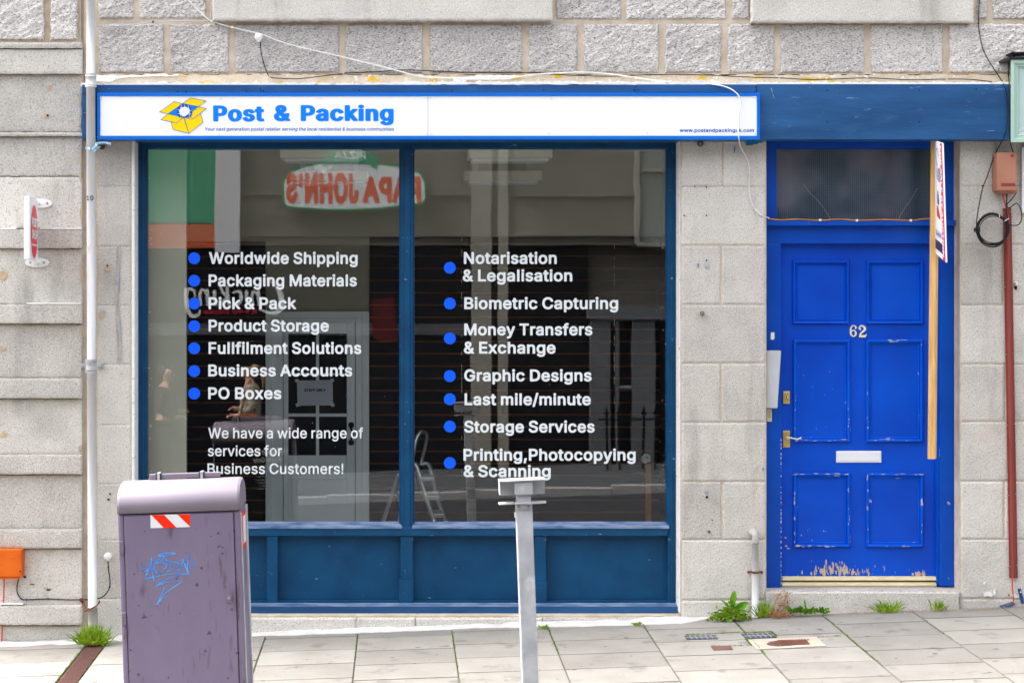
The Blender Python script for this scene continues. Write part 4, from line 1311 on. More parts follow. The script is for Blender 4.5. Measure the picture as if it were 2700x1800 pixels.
Yp = [lg([(38, 205), (182, 103), (262, 125), (122, 222)]), lg([(262, 122), (340, 67), (492, 98), (416, 152)]), lg([(50, 278), (122, 222), (272, 254), (204, 311)]),
      lg([(280, 255), (416, 152), (494, 172), (358, 273)]), lg([(150, 298), (204, 311), (272, 256), (322, 412), (168, 373)]), lg([(276, 256), (358, 273), (436, 218), (462, 304), (322, 412)])]
box_l = (418, 255, 548, 356)
bm = BM()
shape_bm(bm, [[p] for p in Yp], [], box_l, atY(TY), h=.8)
logo = obj('box_logo', bm, M['logoyellow'], board)
bm = BM()
shape_bm(bm, [[lg([(122, 222), (262, 125), (416, 152), (278, 256)])]], [], box_l, atY(TY - .0008), h=.8)
obj('box_opening', bm, M['signblue'], board)
bm = BM()
st_ = [[(x, y, .55) for x, y in (p + [p[0]])] for p in Yp]
shape_bm(bm, [], st_, box_l, atY(TY - .0022), h=.35)
obj('box_outline', bm, M['logodark'], board)
bm = BM()
gc = lg([(282, 205)])[0]
shape_bm(bm, [], [[(gc[0], gc[1], 20.5), (gc[0] + .1, gc[1], 20.5)]], (gc[0] - 22, gc[1] - 21, gc[0] + 22, lg([(0, 254)])[0][1]), atY(TY - .0014), h=.7)
obj('globe', bm, M['logodark'], board)
bm = BM()
g_ = lambda pts, r: [(gc[0] + x, gc[1] + y, r) for x, y in pts]
shape_bm(bm, [[[(gc[0] - 15, gc[1] - 4), (gc[0] - 9, gc[1] - 12), (gc[0] + 3, gc[1] - 14), (gc[0] + 13, gc[1] - 8), (gc[0] + 12, gc[1] + 3), (gc[0] + 4, gc[1] + 10), (gc[0] - 5, gc[1] + 12), (gc[0] - 12, gc[1] + 5)]]],
         [g_([(-18, -6), (-8, -2), (8, -1), (19, -5)], .5), g_([(-18, 4), (0, 8), (18, 5)], .5), g_([(-8, -18), (-13, 0), (-10, 13)], .5), g_([(9, -17), (14, 0), (12, 13)], .5), g_([(0, -19), (0, 13)], .5)],
         (gc[0] - 21, gc[1] - 20, gc[0] + 21, gc[1] + 13), atY(TY - .0019), h=.5)
obj('globe_land', bm, M['stickerwhite'], board)
bm = BM()
for px, py in ((266, 260), (266, 356), (583, 259), (578, 354), (846, 257), (841, 354), (1125, 257), (1135, 257), (1125, 353), (1137, 353), (1454, 259), (1448, 350), (1712, 256), (1707, 350), (1990, 256), (1991, 352)):
    adddisc(bm, P(px, py, SY + .006), .0055, 12, thick=.005)
obj('screw_cap', bm, M['stickerwhite'], board)

# ------------------------------------------------------------------ door, frame and transom light
DY = .10
fr = BM()
bx(fr, 2021, 372, 2048, 584, DY + .02, .24, .003)
bx(fr, 2490, 372, 2519, 584, DY + .02, .24, .003)
bx(fr, 2048, 372, 2490, 392, DY + .03, .24, .003)
bx(fr, 2021, 584, 2519, 595, DY - .035, .22, .003)
bx(fr, 2021, 595.5, 2519, 642, DY + .012, .22, .004)
bx(fr, 2021, 642, 2059, 1550, DY + .010, .22, .004)
bx(fr, 2478, 642, 2519, 1545, DY + .010, .22, .004)
bx(fr, 2470, 642, 2478, 1540, DY + .028, .22, .003)
df = obj('door_frame', fr, M['doorframe'], shop)
bm = BM()
for a in ((2021, 580, 2519, 584), ):
    p, q = P(a[0], a[1], DY - .03), P(a[2], a[3], DY - .034)
    addbox(bm, p.x, DY - .033, q.z - .004, q.x, .16, p.z, .003)
obj('transom_ledge', bm, M['doorframe'], df)
# wired obscure glass
g = bpy.data.materials.new('wired_obscure_glass')
g.use_nodes = True
nt = g.node_tree
L = nt.links
b = nt.nodes['Principled BSDF']
b.inputs['Roughness'].default_value = .22
geo = nt.nodes.new('ShaderNodeTexCoord')
sep = nt.nodes.new('ShaderNodeSeparateXYZ')
L.new(geo.outputs['Object'], sep.inputs[0])
def grid(sock, period, w):
    a = nt.nodes.new('ShaderNodeMath'); a.operation = 'DIVIDE'; a.inputs[1].default_value = period
    L.new(sock, a.inputs[0])
    f = nt.nodes.new('ShaderNodeMath'); f.operation = 'FRACT'; L.new(a.outputs[0], f.inputs[0])
    c = nt.nodes.new('ShaderNodeMath'); c.operation = 'LESS_THAN'; c.inputs[1].default_value = w
    L.new(f.outputs[0], c.inputs[0])
    return c.outputs[0]
mxm = nt.nodes.new('ShaderNodeMath'); mxm.operation = 'MAXIMUM'
L.new(grid(sep.outputs['X'], .0125, .2), mxm.inputs[0])
L.new(grid(sep.outputs['Z'], .0125, .2), mxm.inputs[1])
nz = nt.nodes.new('ShaderNodeTexNoise'); nz.inputs['Scale'].default_value = 2.6; nz.inputs['Detail'].default_value = 2
L.new(geo.outputs['Object'], nz.inputs['Vector'])
rp = nt.nodes.new('ShaderNodeValToRGB')
rp.color_ramp.elements[0].position = .42
rp.color_ramp.elements[0].color = (.006, .030, .055, 1)
rp.color_ramp.elements[1].position = .58
rp.color_ramp.elements[1].color = (.095, .105, .135, 1)
L.new(nz.outputs['Fac'], rp.inputs[0])
mx = nt.nodes.new('ShaderNodeMix'); mx.data_type = 'RGBA'
m3 = nt.nodes.new('ShaderNodeMath'); m3.operation = 'MULTIPLY'; m3.inputs[1].default_value = .38
L.new(mxm.outputs[0], m3.inputs[0])
L.new(m3.outputs[0], mx.inputs['Factor'])
L.new(rp.outputs[0], mx.inputs['A'])
mx.inputs['B'].default_value = (.20, .22, .25, 1)
L.new(mx.outputs['Result'], b.inputs['Base Color'])
M['wired'] = g
bm = BM()
bx(bm, 2046, 390, 2492, 582, DY + .08, DY + .09, 0)
tp = obj('transom_pane', bm, g, shop)
bm = BM()
for pts in ([(2118, 486), (2135, 508), (2155, 528), (2172, 548), (2190, 578)], [(2419, 497), (2406, 520), (2384, 552), (2370, 576)]):
    addtube(bm, [P(x, y, DY + .0795) for x, y in pts], .0011, 5)
obj('crack', bm, M['mortar_grey'], tp)

# door leaf
LYD = DY + .065
bm = BM()
bx(bm, 2054, 634, 2482, 1519, LYD, LYD + .045, .002)
leaf = obj('door', bm, M['door'], shop)
def moulding(x0, y0, x1, y1, worn):
    bm = BM()
    prof = [(0, 0), (1, -.012), (3.5, -.020), (7, -.018), (10, -.006), (12, -.009), (15, -.001)]
    rings = []
    for o, yy in prof:
        rings.append([bm.verts.new(P(a, c, LYD + yy - .0005)) for a, c in ((x0 + o, y0 + o), (x1 - o, y0 + o), (x1 - o, y1 - o), (x0 + o, y1 - o))])
    for a, c in zip(rings[:-1], rings[1:]):
        for k in range(4):
            bm.faces.new((a[k], a[(k + 1) % 4], c[(k + 1) % 4], c[k]))
    obj('panel_moulding', bm, M['doorworn'] if worn else M['door'], leaf)
for (x0, y0, x1, y1, w) in ((2089, 685, 2241, 855, 0), (2284, 685, 2436, 855, 0), (2091, 894, 2243, 1166, 1), (2283, 894, 2435, 1166, 1), (2091, 1246, 2243, 1443, 1), (2283, 1246, 2436, 1443, 1)):
    moulding(x0, y0, x1, y1, w)
# paint knocked off the lower mouldings
bm = BM()
def chips(x0, y0, x1, y1, n, rmin, rmax, sx=1, sy=1, yy=-.0225):
    for _ in range(n):
        blob(bm, R.uniform(x0, x1), R.uniform(y0, y1), R.uniform(rmin, rmax), LYD + yy, R.choice((0, 0, 1)), sx, sy, 7, .5)
chips(2095, 1158, 2240, 1162, 6, 1, 2.0, 3.2, .6)
chips(2290, 1158, 2400, 1162, 3, .8, 1.5, 3, .6)
chips(2096, 1248, 2238, 1251, 9, 1, 2.0, 4, .6)
chips(2290, 1248, 2430, 1251, 7, 1, 1.8, 4, .6)
chips(2096, 1437, 2225, 1441, 9, 1, 2.2, 4, .7)
chips(2290, 1438, 2430, 1441, 5, .7, 1.6, 4, .5)
chips(2094, 1270, 2097, 1435, 7, .8, 2.0, .8, 3)
chips(2236, 1260, 2240, 1430, 6, .6, 1.6, .8, 3)
chips(2286, 1255, 2290, 1430, 7, .8, 2.0, .8, 3)
chips(2430, 1290, 2433, 1420, 2, .6, 1.2, .8, 3)
chips(2096, 1035, 2098, 1150, 4, .7, 1.6, .8, 2.5)
chips(2236, 1030, 2239, 1140, 4, .6, 1.4, .8, 2.5)
chips(2286, 1060, 2289, 1150, 4, .6, 1.4, .8, 2.5)
chips(2066, 1382, 2086, 1450, 4, 1, 2.2, 1.4, 1, -.002)
chips(2110, 1390, 2225, 1430, 6, .5, 1.5, .8, 1.4, -.002)
chips(2110, 950, 2235, 1140, 8, .4, 1.1, .8, 1.3, -.002)
for _ in range(110):
    x = R.gauss(2200, 40) if R.random() < .85 else R.gauss(2418, 9)
    h = abs(R.gauss(0, 11)) * math.exp(-((x - 2205) / 75) ** 2) + 2
    blob(bm, max(2100, min(2450, x)), 1515 - h * 1.2, R.uniform(1.2, 3.4), LYD - .0015, R.choice((0, 1, 1)), .7, R.uniform(1.2, 3.6), 8, .5)
obj('paint_chips', bm, [mat('worn_primer', (.40, .385, .40), .8, .15, 60, .1), M['tan']], leaf)
bm = BM()
for k in range(60):
    y = R.uniform(1150, 1540)
    blob(bm, 2059.6, y, R.uniform(.5, 1.2), DY + .0085, 0, .8, 2.2, 6, .5)
    blob(bm, 2518.2, R.uniform(600, 1540), R.uniform(.5, 1.2), DY + .0085, 0, .8, 2.6, 6, .5)
prism(bm, [(2033, 876), (2042, 876), (2042, 893), (2038, 896), (2032, 894)], DY + .008, DY + .010)
obj('paint_chips', bm, M['sealant'], df)
# brass weather bar and threshold
bm = BM()
bx(bm, 2063, 1519, 2470, 1524, LYD - .018, LYD + .01, .002)
bx(bm, 2063, 1524, 2470, 1530, LYD - .026, LYD + .01, .003)
obj('weather_bar', bm, M['brass_pale'], leaf)
bm = BM()
bx(bm, 2062, 1534, 2470, 1539, LYD - .02, LYD + .03, .002)
bx(bm, 2062, 1539, 2470, 1545, LYD - .03, LYD + .03, .002)
obj('threshold', bm, M['brass_pale'], shop)
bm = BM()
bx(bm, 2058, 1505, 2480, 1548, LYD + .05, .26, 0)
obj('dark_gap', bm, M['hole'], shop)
# numerals
nb6 = curve2([(939 + 0, 660, 55), (975, 590, 50), (900, 505, 38), (800, 480, 38), (690, 530, 48), (620, 660, 52), (600, 860, 55), (620, 1040, 58), (690, 1160, 50), (790, 1215, 38), (890, 1180, 45), (955, 1060, 58), (950, 930, 55), (880, 830, 45), (790, 795, 38), (690, 840, 38), (640, 900, 45)], 5)
nb2 = curve2([(1255, 720, 72), (1190, 640, 40), (1270, 530, 42), (1390, 495, 55), (1520, 560, 65), (1590, 680, 78), (1560, 790, 75), (1430, 900, 60), (1310, 1020, 60), (1240, 1180, 52)], 5)
sc = 90 / 2352.
fmn = lambda pts: [(2220 + x * sc, 840 + y * sc, r * sc) for x, y, r in pts]
for pl, st2 in (([], [fmn(nb6)]), ([[[(2220 + x * sc, 840 + y * sc) for x, y in ((1175, 1260), (1220, 1130), (1330, 1130), (1600, 1120), (1690, 1045), (1720, 1080), (1650, 1240), (1590, 1285), (1200, 1285))]]], [fmn(nb2)])):
    bm = BM()
    xs = [p[0] for p in st2[0]]
    shape_bm(bm, pl, st2, (min(xs) - 5, 854, max(xs) + 7, 892), atY(LYD - .006), h=.5, thick=(0, .0058, 0))
    obj('house_number', bm, M['brass_number'], leaf)
# lock, handle, letterbox
bm = BM()
bx(bm, 2065, 1031, 2083, 1064, LYD - .012, LYD - .0005, .004)
adddisc(bm, P(2074, 1047, LYD - .012), .011, 20, thick=.006, mi=1)
bx(bm, 2073, 1043, 2075, 1051, LYD - .0195, LYD - .01, 0, 2)
obj('lock', bm, [M['brass'], M['brass_pale'], M['hole']], leaf)
bm = BM()
bx(bm, 2065, 1135, 2083, 1179, LYD - .006, LYD - .0005, .002)
adddisc(bm, P(2074, 1154, LYD - .006), .009, 16, thick=.03, mi=1)
addtube(bm, smooth_path([P(2074, 1154, LYD - .038), P(2084, 1153.5, LYD - .042), P(2094, 1156, LYD - .042), P(2104, 1157, LYD - .042), P(2113, 1153, LYD - .042)], 5), .0045, 8, mi=1)
obj('door_handle', bm, [M['brass'], M['brass_pale']], leaf)
bm = BM()
bx(bm, 2205, 1188, 2324, 1219, LYD - .006, LYD - .0005, .003)
bx(bm, 2208, 1191.5, 2321, 1215, LYD - .009, LYD - .004, .002)
obj('letterbox', bm, M['letterbox'], leaf)

# grey box and bell push on the left reveal of the door
box = BM()
prism(box, [(2021, 924), (2060, 924), (2050, 1076), (2021, 1076)], .03, .085)
bmesh.ops.bevel(box, geom=list(box.edges), offset=.003, segments=2, affect='EDGES')
tag(obj('meter_box', box, mat('pale_grey_metal', (.46, .47, .50), .5, .05, 5, .1, 30)), 'pale grey tapering box on the left jamb of the blue door', 'box')
bm = BM()
bx(bm, 2023, 1078, 2035, 1111, DY - .004, DY + .012, .002)
adddisc(bm, P(2029, 1106, DY - .004), .004, 10, thick=.003, mi=1)
for py in (1085, 1091, 1097):
    bx(bm, 2025.5, py, 2032.5, py + 3.5, DY - .0055, DY - .003, .0005, 2)
tag(obj('bell_panel', bm, [M['brass_pale'], M['brass'], M['mortar_grey']]), 'small narrow brass bell panel just below the pale grey box', 'bell')

# ------------------------------------------------------------------ inside the shop
BYD = 2.4
XL, XR = -1.80, 1.93
bm = BM()
addbox(bm, XL - .1, BYD, -.4, XR + .1, BYD + .15, 3.2)
addbox(bm, XL - .12, .30, -.4, XL, BYD + .15, 3.2)
addbox(bm, XR, .30, -.4, XR + .12, BYD + .15, 3.2)
addbox(bm, XL - .12, .29, -.4, XL + .50, .34, 3.2)
obj('interior_wall', bm, M['interior'], shop)
bm = BM(); addbox(bm, XL - .1, .12, 3.02, XR + .1, BYD + .15, 3.1)
for yy in (1.0, 1.7):
    addbox(bm, XL, yy, 2.985, XR, yy + .03, 3.02, 0)
obj('interior_ceiling', bm, M['ceiling'], shop)
bm = BM(); addbox(bm, XL - .1, .12, -.42, XR + .1, BYD + .15, -.3)
obj('interior_floor', bm, M['floor_in'], shop)
bm = BM(); addbox(bm, XL - .1, .242, -.42, XR + .1, .288, .12)
obj('window_backboard', bm, M['slat'], shop)
# slatted boards on the back and right walls
def P2(px, py, y): return P(px, py, y)
SB = BYD - .022
pitch = 32.1 * (D0 + SB) / F
def slatboard(px0, px1, ptop):
    bm = BM()
    x0, x1 = P(px0, 0, SB).x, P(px1, 0, SB).x
    ztop = P(0, ptop, SB).z
    addbox(bm, x0, SB + .008, -.3, x1, BYD - .001, ztop, 0, 1)
    z0 = P(0, 1440 / 2.613 + 800, SB).z
    k = -8
    while True:
        a = z0 + k * pitch + .010
        c = a + pitch - .012
        k += 1
        if a > ztop:
            break
        addbox(bm, x0, SB, a, x1, SB + .0075, min(c, ztop), .0015, 0)
    obj('slat_board', bm, [M['slat'], M['slatedge']], shop)
slatboard(426, 700, 637)
slatboard(974, 1748, 625)
bm = BM()
z0 = P(0, 1440 / 2.613 + 800, SB).z
ztop = P(0, 625, SB).z
addbox(bm, XR - .012, .32, -.3, XR - .001, SB - .002, ztop, 0, 1)
for k in range(-8, 40):
    a = z0 + k * pitch + .010
    if a > ztop: break
    addbox(bm, XR - .020, .32, a, XR - .0125, SB - .002, min(a + pitch - .012, ztop), .0015, 0)
obj('slat_board', bm, [M['slat'], M['slatedge']], shop)
bm = BM()
addbox(bm, XL + .001, .35, -.3, XL + .014, 1.9, 2.6, .002, 0)
obj('dimming_board', bm, M['slat'], shop)  # sheet added to darken the left wall, too brightly lit near the window
# staff door
IY = BYD - .03
bm = BM()
for a in ((700, 821, 716, 1500), (955, 821, 973, 1500), (716, 821, 955, 838)):
    bx(bm, *a, IY - .03, IY + .028, .004)
for a in ((716, 838, 746, 1500), (938, 838, 955, 1500), (746, 838, 938, 850)):
    bx(bm, *a, IY - .015, IY + .028, .004)
arch = obj('interior_door', bm, M['intdoor'], shop)
bm = BM()
for a in ((748, 850, 760, 1500), (914.5, 850, 936, 1500), (760, 850, 914.5, 879), (760, 1200, 914.5, 1262), (833, 879, 841, 1200), (760, 984, 833, 989), (841, 984, 914.5, 989), (760, 1090, 833, 1098), (841, 1090, 914.5, 1098)):
    bx(bm, *a, IY - .006, IY + .02, .003)
bx(bm, 760, 1262, 914.5, 1500, IY + .004, IY + .02, .002)
bx(bm, 769, 1266, 772, 1500, IY - .004, IY + .006, .001)
bx(bm, 902, 1266, 905, 1500, IY - .004, IY + .006, .001)
bx(bm, 772, 1266, 902, 1269, IY - .004, IY + .006, .001)
obj('door_leaf', bm, M['intdoor'], arch)
bm = BM()
bx(bm, 760, 879, 914.5, 1200, IY + .012, IY + .018, 0)
obj('dark_pane', bm, M['blackgloss'], arch)
bm = BM()
addtube(bm, smooth_path([P(926, 1120, IY - .01), P(925, 1127, IY - .035), P(930, 1143, IY - .045), P(926, 1158, IY - .035), P(926, 1166, IY - .01)], 5), .009, 8)
adddisc(bm, P(926, 1120, IY - .008), .022, 14, thick=.006)
adddisc(bm, P(926, 1166, IY - .008), .022, 14, thick=.006)
obj('pull_handle', bm, M['blackgloss'], arch)
bm = BM()
prism(bm, [(783, 1003), (877, 1001.5), (878, 1068), (784.5, 1069)], IY - .0125, IY - .0115)
pn = tag(obj('paper_notice', bm, M['paper']), 'grey paper sheet taped across the glazed inner door', 'notice')
bm = BM()
text_bm(bm, 'STAFF ONLY', 802, 859, 1032, 8, atY(IY - .0135), d=22, ax=.7, h=.5)
obj('notice_lettering', bm, M['ink'], pn)
bm = BM()
for x, y in ((783, 1003), (876, 1002), (785, 1067), (877, 1067)):
    prism(bm, [(x - 6, y - 3), (x + 3, y - 5), (x + 6, y + 3), (x - 3, y + 5)], IY - .0145, IY - .0138)
obj('tape', bm, M['stickerwhite'], pn)
# ceiling lights (unlit housings)
for px0, px1, yd, w, nm in ((738, 955, 12.0, 0, 'front unlit box light below the shop ceiling, behind the left pane'), (1235, 1457, 12.0, 0, 'front unlit box light below the shop ceiling, behind the right pane'),
                            (765, 970, 12.9, 0, 'rear unlit box light below the shop ceiling, behind the left pane'), (1225, 1430, 12.9, 0, 'rear unlit box light below the shop ceiling, behind the right pane')):
    y = yd - D0
    t = thing('ceiling_light', nm, 'light fitting', (P((px0 + px1) / 2, 800, y).x, y, 2.9 if yd < 12.5 else 2.8), 'unlit light boxes under the shop ceiling')
    bot, top = (2.86, 2.92) if yd < 12.5 else (2.77, 2.84)
    bm = BM()
    addbox(bm, P(px0, 0, y).x, y, bot, P(px1, 0, y).x, y + .28, top, .006)
    obj('housing', bm, M['batten'], t)
    bm = BM()
    addbox(bm, P(px0 + 10, 0, y).x, y + .03, bot - .02, P(px1 - 10, 0, y).x, y + .25, bot + .001, .008)
    obj('diffuser', bm, M['stickerwhite'], t)
    bm = BM()
    for q in (.15, .85):
        xx = P(px0 + (px1 - px0) * q, 0, y).x
        addbox(bm, xx - .02, y + .1, top - .002, xx + .02, y + .16, 3.019, .002)
    obj('bracket', bm, M['alu'], t)
t = thing('smoke_detector', 'small round white detector under the ceiling behind the left pane', 'detector', tuple(P(852, 445, 1.6)))
bm = BM()
c = P(852, 446, 1.6)
for r, z0_, z1_ in ((.075, .0, .03), (.05, -.03, .0)):
    b = bmesh.new()
    bmesh.ops.create_cone(b, cap_ends=True, segments=24, radius1=r * .75, radius2=r, depth=z1_ - z0_)
    bmesh.ops.transform(b, matrix=Matrix.Translation((c.x, c.y, c.z + (z0_ + z1_) / 2)), verts=b.verts)
    merge(bm, b)
obj('cover', bm, M['white'], t)
bm = BM()
addtube(bm, [(c.x, c.y, c.z + .03), (c.x, c.y, 3.02)], .012, 8)
obj('stem', bm, M['white'], t)

# stepladder
lad = thing('stepladder', 'aluminium stepladder standing inside the shop behind the central mullion', 'ladder', (P(1100, 800, 1.6).x, 1.6, -.3))
LA = 1.55
def lp(px, py, y): return P(px, py, y)
bm = BM()
addtube(bm, smooth_path([lp(1146, 1378, LA), lp(1120, 1300, LA + .02), lp(1100, 1232, LA + .05), lp(1091, 1222, LA + .07)], 5), .016, 8)
addtube(bm, smooth_path([lp(1176, 1378, LA + .3), lp(1150, 1300, LA + .28), lp(1134, 1232, LA + .26), lp(1122, 1221, LA + .25), lp(1113, 1226, LA + .24)], 5), .016, 8)
addtube(bm, smooth_path([lp(1090, 1200, LA + .07), lp(1096, 1165, LA + .08), lp(1106, 1142, LA + .1), lp(1118, 1139, LA + .14), lp(1126, 1150, LA + .2), lp(1116, 1200, LA + .24), lp(1110, 1226, LA + .24)], 5), .013, 8)
obj('front_rail', bm, M['alu'], lad)
bm = BM()
addtube(bm, [lp(1052, 1251, LA + .2), lp(1030, 1315, LA + .4), lp(1005, 1390, LA + .6)], .015, 8)
addtube(bm, [lp(1085, 1200, LA + .1), lp(1060, 1330, LA + .45), lp(1048, 1400, LA + .6)], .013, 8)
obj('rear_leg', bm, M['alu'], lad)
for i, py in enumerate((1262, 1310, 1358)):
    bm = BM()
    a = lp(1106 + i * 17, py, LA); b_ = lp(1143 + i * 12, py - 3, LA + .28)
    addbox(bm, min(a.x, b_.x), LA, a.z - .015, max(a.x, b_.x), LA + .28, a.z + .01, .003)
    obj('step', bm, M['alu'], lad)
# loose things against the slatted wall
bm = BM()
bx(bm, 1703, 1222, 1717, 1560, SB - .03, SB - .002, .003)
tag(obj('wooden_batten', bm, M['orangewood']), 'orange brown upright batten against the dark slats at lower right', 'batten')
bm = BM()
blob(bm, 1703, 1208, 13, SB - .016, 0, 1, 1, 16, .2)
adddisc(bm, P(1705, 1205, SB - .016), .012, 12, thick=.01, mi=1)
tag(obj('plaster_patch', bm, [M['sealant'], M['cablegrey']]), 'round scrap of pale plaster above the orange brown batten', 'patch')

# ------------------------------------------------------------------ downpipe and its clutter
dp = thing('downpipe', 'white painted downpipe with a grey collar and small black figures 10', 'pipe', tuple(P(242, 1690, -.07)))
PY_ = -.175
def vpipe(bm, xa, ya, xb, yb, w, mi=0, y=PY_, seg=20):
    r = w / 2 * (D0 + y) / F
    addtube(bm, [P(xa, ya, y), P(xb, yb, y)], r, seg, mi=mi)
bm = BM()
vpipe(bm, 239.5, -60, 239.5, 202, 23)
vpipe(bm, 239.3, 225, 241.5, 950, 24)
vpipe(bm, 241.5, 978, 244.5, 1610, 24.5)
obj('pipe', bm, M['pipe'], dp)
bm = BM()
vpipe(bm, 244.5, 1600, 246, 1700, 25)
obj('pipe_foot', bm, M['pipe_bare'], dp)
bm = BM()
vpipe(bm, 239.5, 196, 239.5, 203, 30)
vpipe(bm, 239.5, 202, 239.5, 226, 28)
vpipe(bm, 239.5, 225, 239.5, 230, 31)
obj('socket', bm, M['pipe'], dp)
bm = BM()
vpipe(bm, 240.5, 947, 240.5, 951, 32); vpipe(bm, 240.5, 953, 240.5, 956, 33)
vpipe(bm, 240.5, 951, 240.5, 978, 29)
vpipe(bm, 240.5, 972, 240.5, 976, 32); vpipe(bm, 240.5, 978, 240.5, 982, 33)
for s, x in ((-1, 218), (1, 263)):
    bx(bm, x - 8, 957, x + 8, 970, -.03, .0, .004)
    adddisc(bm, P(x + s * 1.5, 963.5, -.03), .009, 12, thick=.01)
obj('collar', bm, mat('grey_cast_collar', (.40, .40, .42), .5, .1, 12, .2, 40), dp)
bm = BM()
R_ = 12 / 440 * (D0 + PY_) / D0
def on_pipe(u, v):
    a = (u - 241.0) / 12.4
    a = max(-1, min(1, a))
    p = P(241.0, v, PY_)
    r = 12.8 * (D0 + PY_) / F
    return Vector((p.x + r * a, PY_ - r * math.sqrt(max(0, 1 - a * a)) - .001, p.z))
text_bm(bm, '10', 229.5, 248, 529, 12.5, on_pipe, d=3, h=.5)
obj('pipe_number', bm, M['ink'], dp)
bm = BM()
pts = []
for k in range(13):
    a = math.pi * (1.02 + .98 * k / 12)
    pts.append(Vector((P(243.5, 0, PY_).x + math.cos(a) * .040, PY_ + math.sin(a) * .040, Z(1600, PY_) + .018 * math.cos(a) + (.012 if k > 9 else 0) * (k - 9) / 3)))
bands = [P(214, 1577, -.02), P(219, 1590, -.045)] + pts + [P(262, 1584, -.03)]
addtube(bm, smooth_path(bands, 3), .008, 6, flat=.5)
adddisc(bm, P(215, 1580, -.03), .012, 8, thick=.02)
obj('pipe_strap', bm, M['rust'], dp)
# rope knot
bm = BM()
yk = PY_ - .034
for w in range(3):
    o = w * 1.6
    addtube(bm, smooth_path([P(226, 389 + o, -.07), P(234, 390 + o, yk), P(243, 393 + o, yk - .004), P(250, 390 - o, yk - .01), P(256, 383 + o, yk - .004), P(252, 379 + o, yk), P(262, 376 + o, yk + .01), P(275, 375 + o * .8, yk + .02), P(292, 378 + o * 1.2, yk + .02)], 5), .0032, 6)
addtube(bm, smooth_path([P(240, 394, yk), P(245, 400, yk - .004), P(252, 396, yk - .008), P(258, 390, yk), P(264, 387, yk + .01)], 5), .0035, 6)
addtube(bm, smooth_path([P(246, 391, yk - .006), P(252, 385, yk - .012), P(257, 392, yk - .008), P(249, 398, yk - .004)], 5), .0035, 6)
tag(obj('knotted_rope', bm, M['rope']), 'frayed pale blue rope knotted round the white downpipe under the sign', 'rope')
bm = BM()
addtube(bm, [P(262, 386, .0), P(268, 387, -.03), P(274, 387, -.045)], .006, 8)
blob(bm, 270, 388, 6, -.006, 0, 1.2, .9)
tag(obj('rusty_hook', bm, M['rust']), 'short rusty hook in the stone beside the blue rope', 'hook')

# projecting post sign
ps = thing('projecting_sign', 'white projecting sign with a red oval and two oval wall plates', 'sign', tuple(P(85, 700, -.05)))
hp = lambda px, py, y: P(px, py, y)
# the plate stands out from the wall: far edge at the wall, near edge towards the street
nX, fX = P(79, 600, -.50), P(100.5, 600, -.08)
def on_sign(u, v):
    """u 0 = near edge .. 1 = wall edge, v = height in metres"""
    return Vector((nX.x + (fX.x - nX.x) * u, nX.y + (fX.y - nX.y) * u, v))
nd = (fX - nX); nd.z = 0; nd.normalize()
side = Vector((nd.y, -nd.x, 0))
if side.x < 0: side = -side
ztn, zbn = P(0, 517, -.5).z, P(0, 684, -.5).z
bm = BM()
th = side * -.0345
vs = []
for off in (Vector((0, 0, 0)), th):
    for u, zz in ((0, ztn), (1, ztn), (1, zbn), (0, zbn)):
        vs.append(bm.verts.new(on_sign(u, zz) + off))
for f in ((0, 1, 2, 3), (7, 6, 5, 4), (0, 4, 5, 1), (1, 5, 6, 2), (2, 6, 7, 3), (3, 7, 4, 0)):
    bm.faces.new([vs[k] for k in f])
bmesh.ops.recalc_face_normals(bm, faces=bm.faces)
bmesh.ops.bevel(bm, geom=list(bm.edges), offset=.004, segments=2, affect='EDGES')
obj('sign_plate', bm, M['signwhite'], ps)
W_, H_ = (fX - nX).length, ztn - zbn
osg = lambda e: (lambda u, v: on_sign(u / W_, zbn + (H_ - v)) + side * e)
bm = BM()
ell = [(W_ * .5 + math.cos(a) * W_ * .40, H_ * .54 + math.sin(a) * H_ * .43) for a in [2 * math.pi * k / 48 for k in range(48)]]
shape_bm(bm, [[ell]], [], (0, 0, W_, H_), osg(.002), h=.006)
oval = obj('red_oval', bm, M['postred'], ps)
bm = BM(); text_bm(bm, 'POST', W_ * .17, W_ * .83, H_ * .47, H_ * .15, osg(.004), d=18, h=.003)
text_bm(bm, 'SHOP', W_ * .17, W_ * .83, H_ * .66, H_ * .15, osg(.004), d=18, h=.003)
shape_bm(bm, [[[(W_ * .17, H_ * .745), (W_ * .83, H_ * .745), (W_ * .83, H_ * .765), (W_ * .17, H_ * .765)]]], [], (0, H_ * .7, W_, H_ * .8), osg(.004), h=.004)
obj('sign_lettering', bm, M['signwhite'], ps)
for cy in (536, 692):
    bm = BM()
    for sc_, yy in ((1, -.05),):
        cc = P(106 if cy == 536 else 98, cy, -.045)
        b = bmesh.new()
        bmesh.ops.create_cone(b, cap_ends=True, segments=36, radius1=.072, radius2=.070, depth=.006)
        bmesh.ops.transform(b, matrix=Matrix.Translation(cc) @ Matrix.Rotation(math.radians(90), 4, 'X') @ Matrix.Diagonal((1 if cy == 536 else 1.02, .40, 1, 1)), verts=b.verts)
        merge(bm, b)
    bx(bm, 94 if cy == 536 else 84, cy - 3, 102, cy + 3, -.10, -.05, .002)
    for sx_ in (-18, 18):
        adddisc(bm, P((106 if cy == 536 else 98) + sx_, cy, -.049), .0065, 12, thick=.005, mi=1)
    obj('wall_plate', bm, [M['white'], M['bolt']], ps)

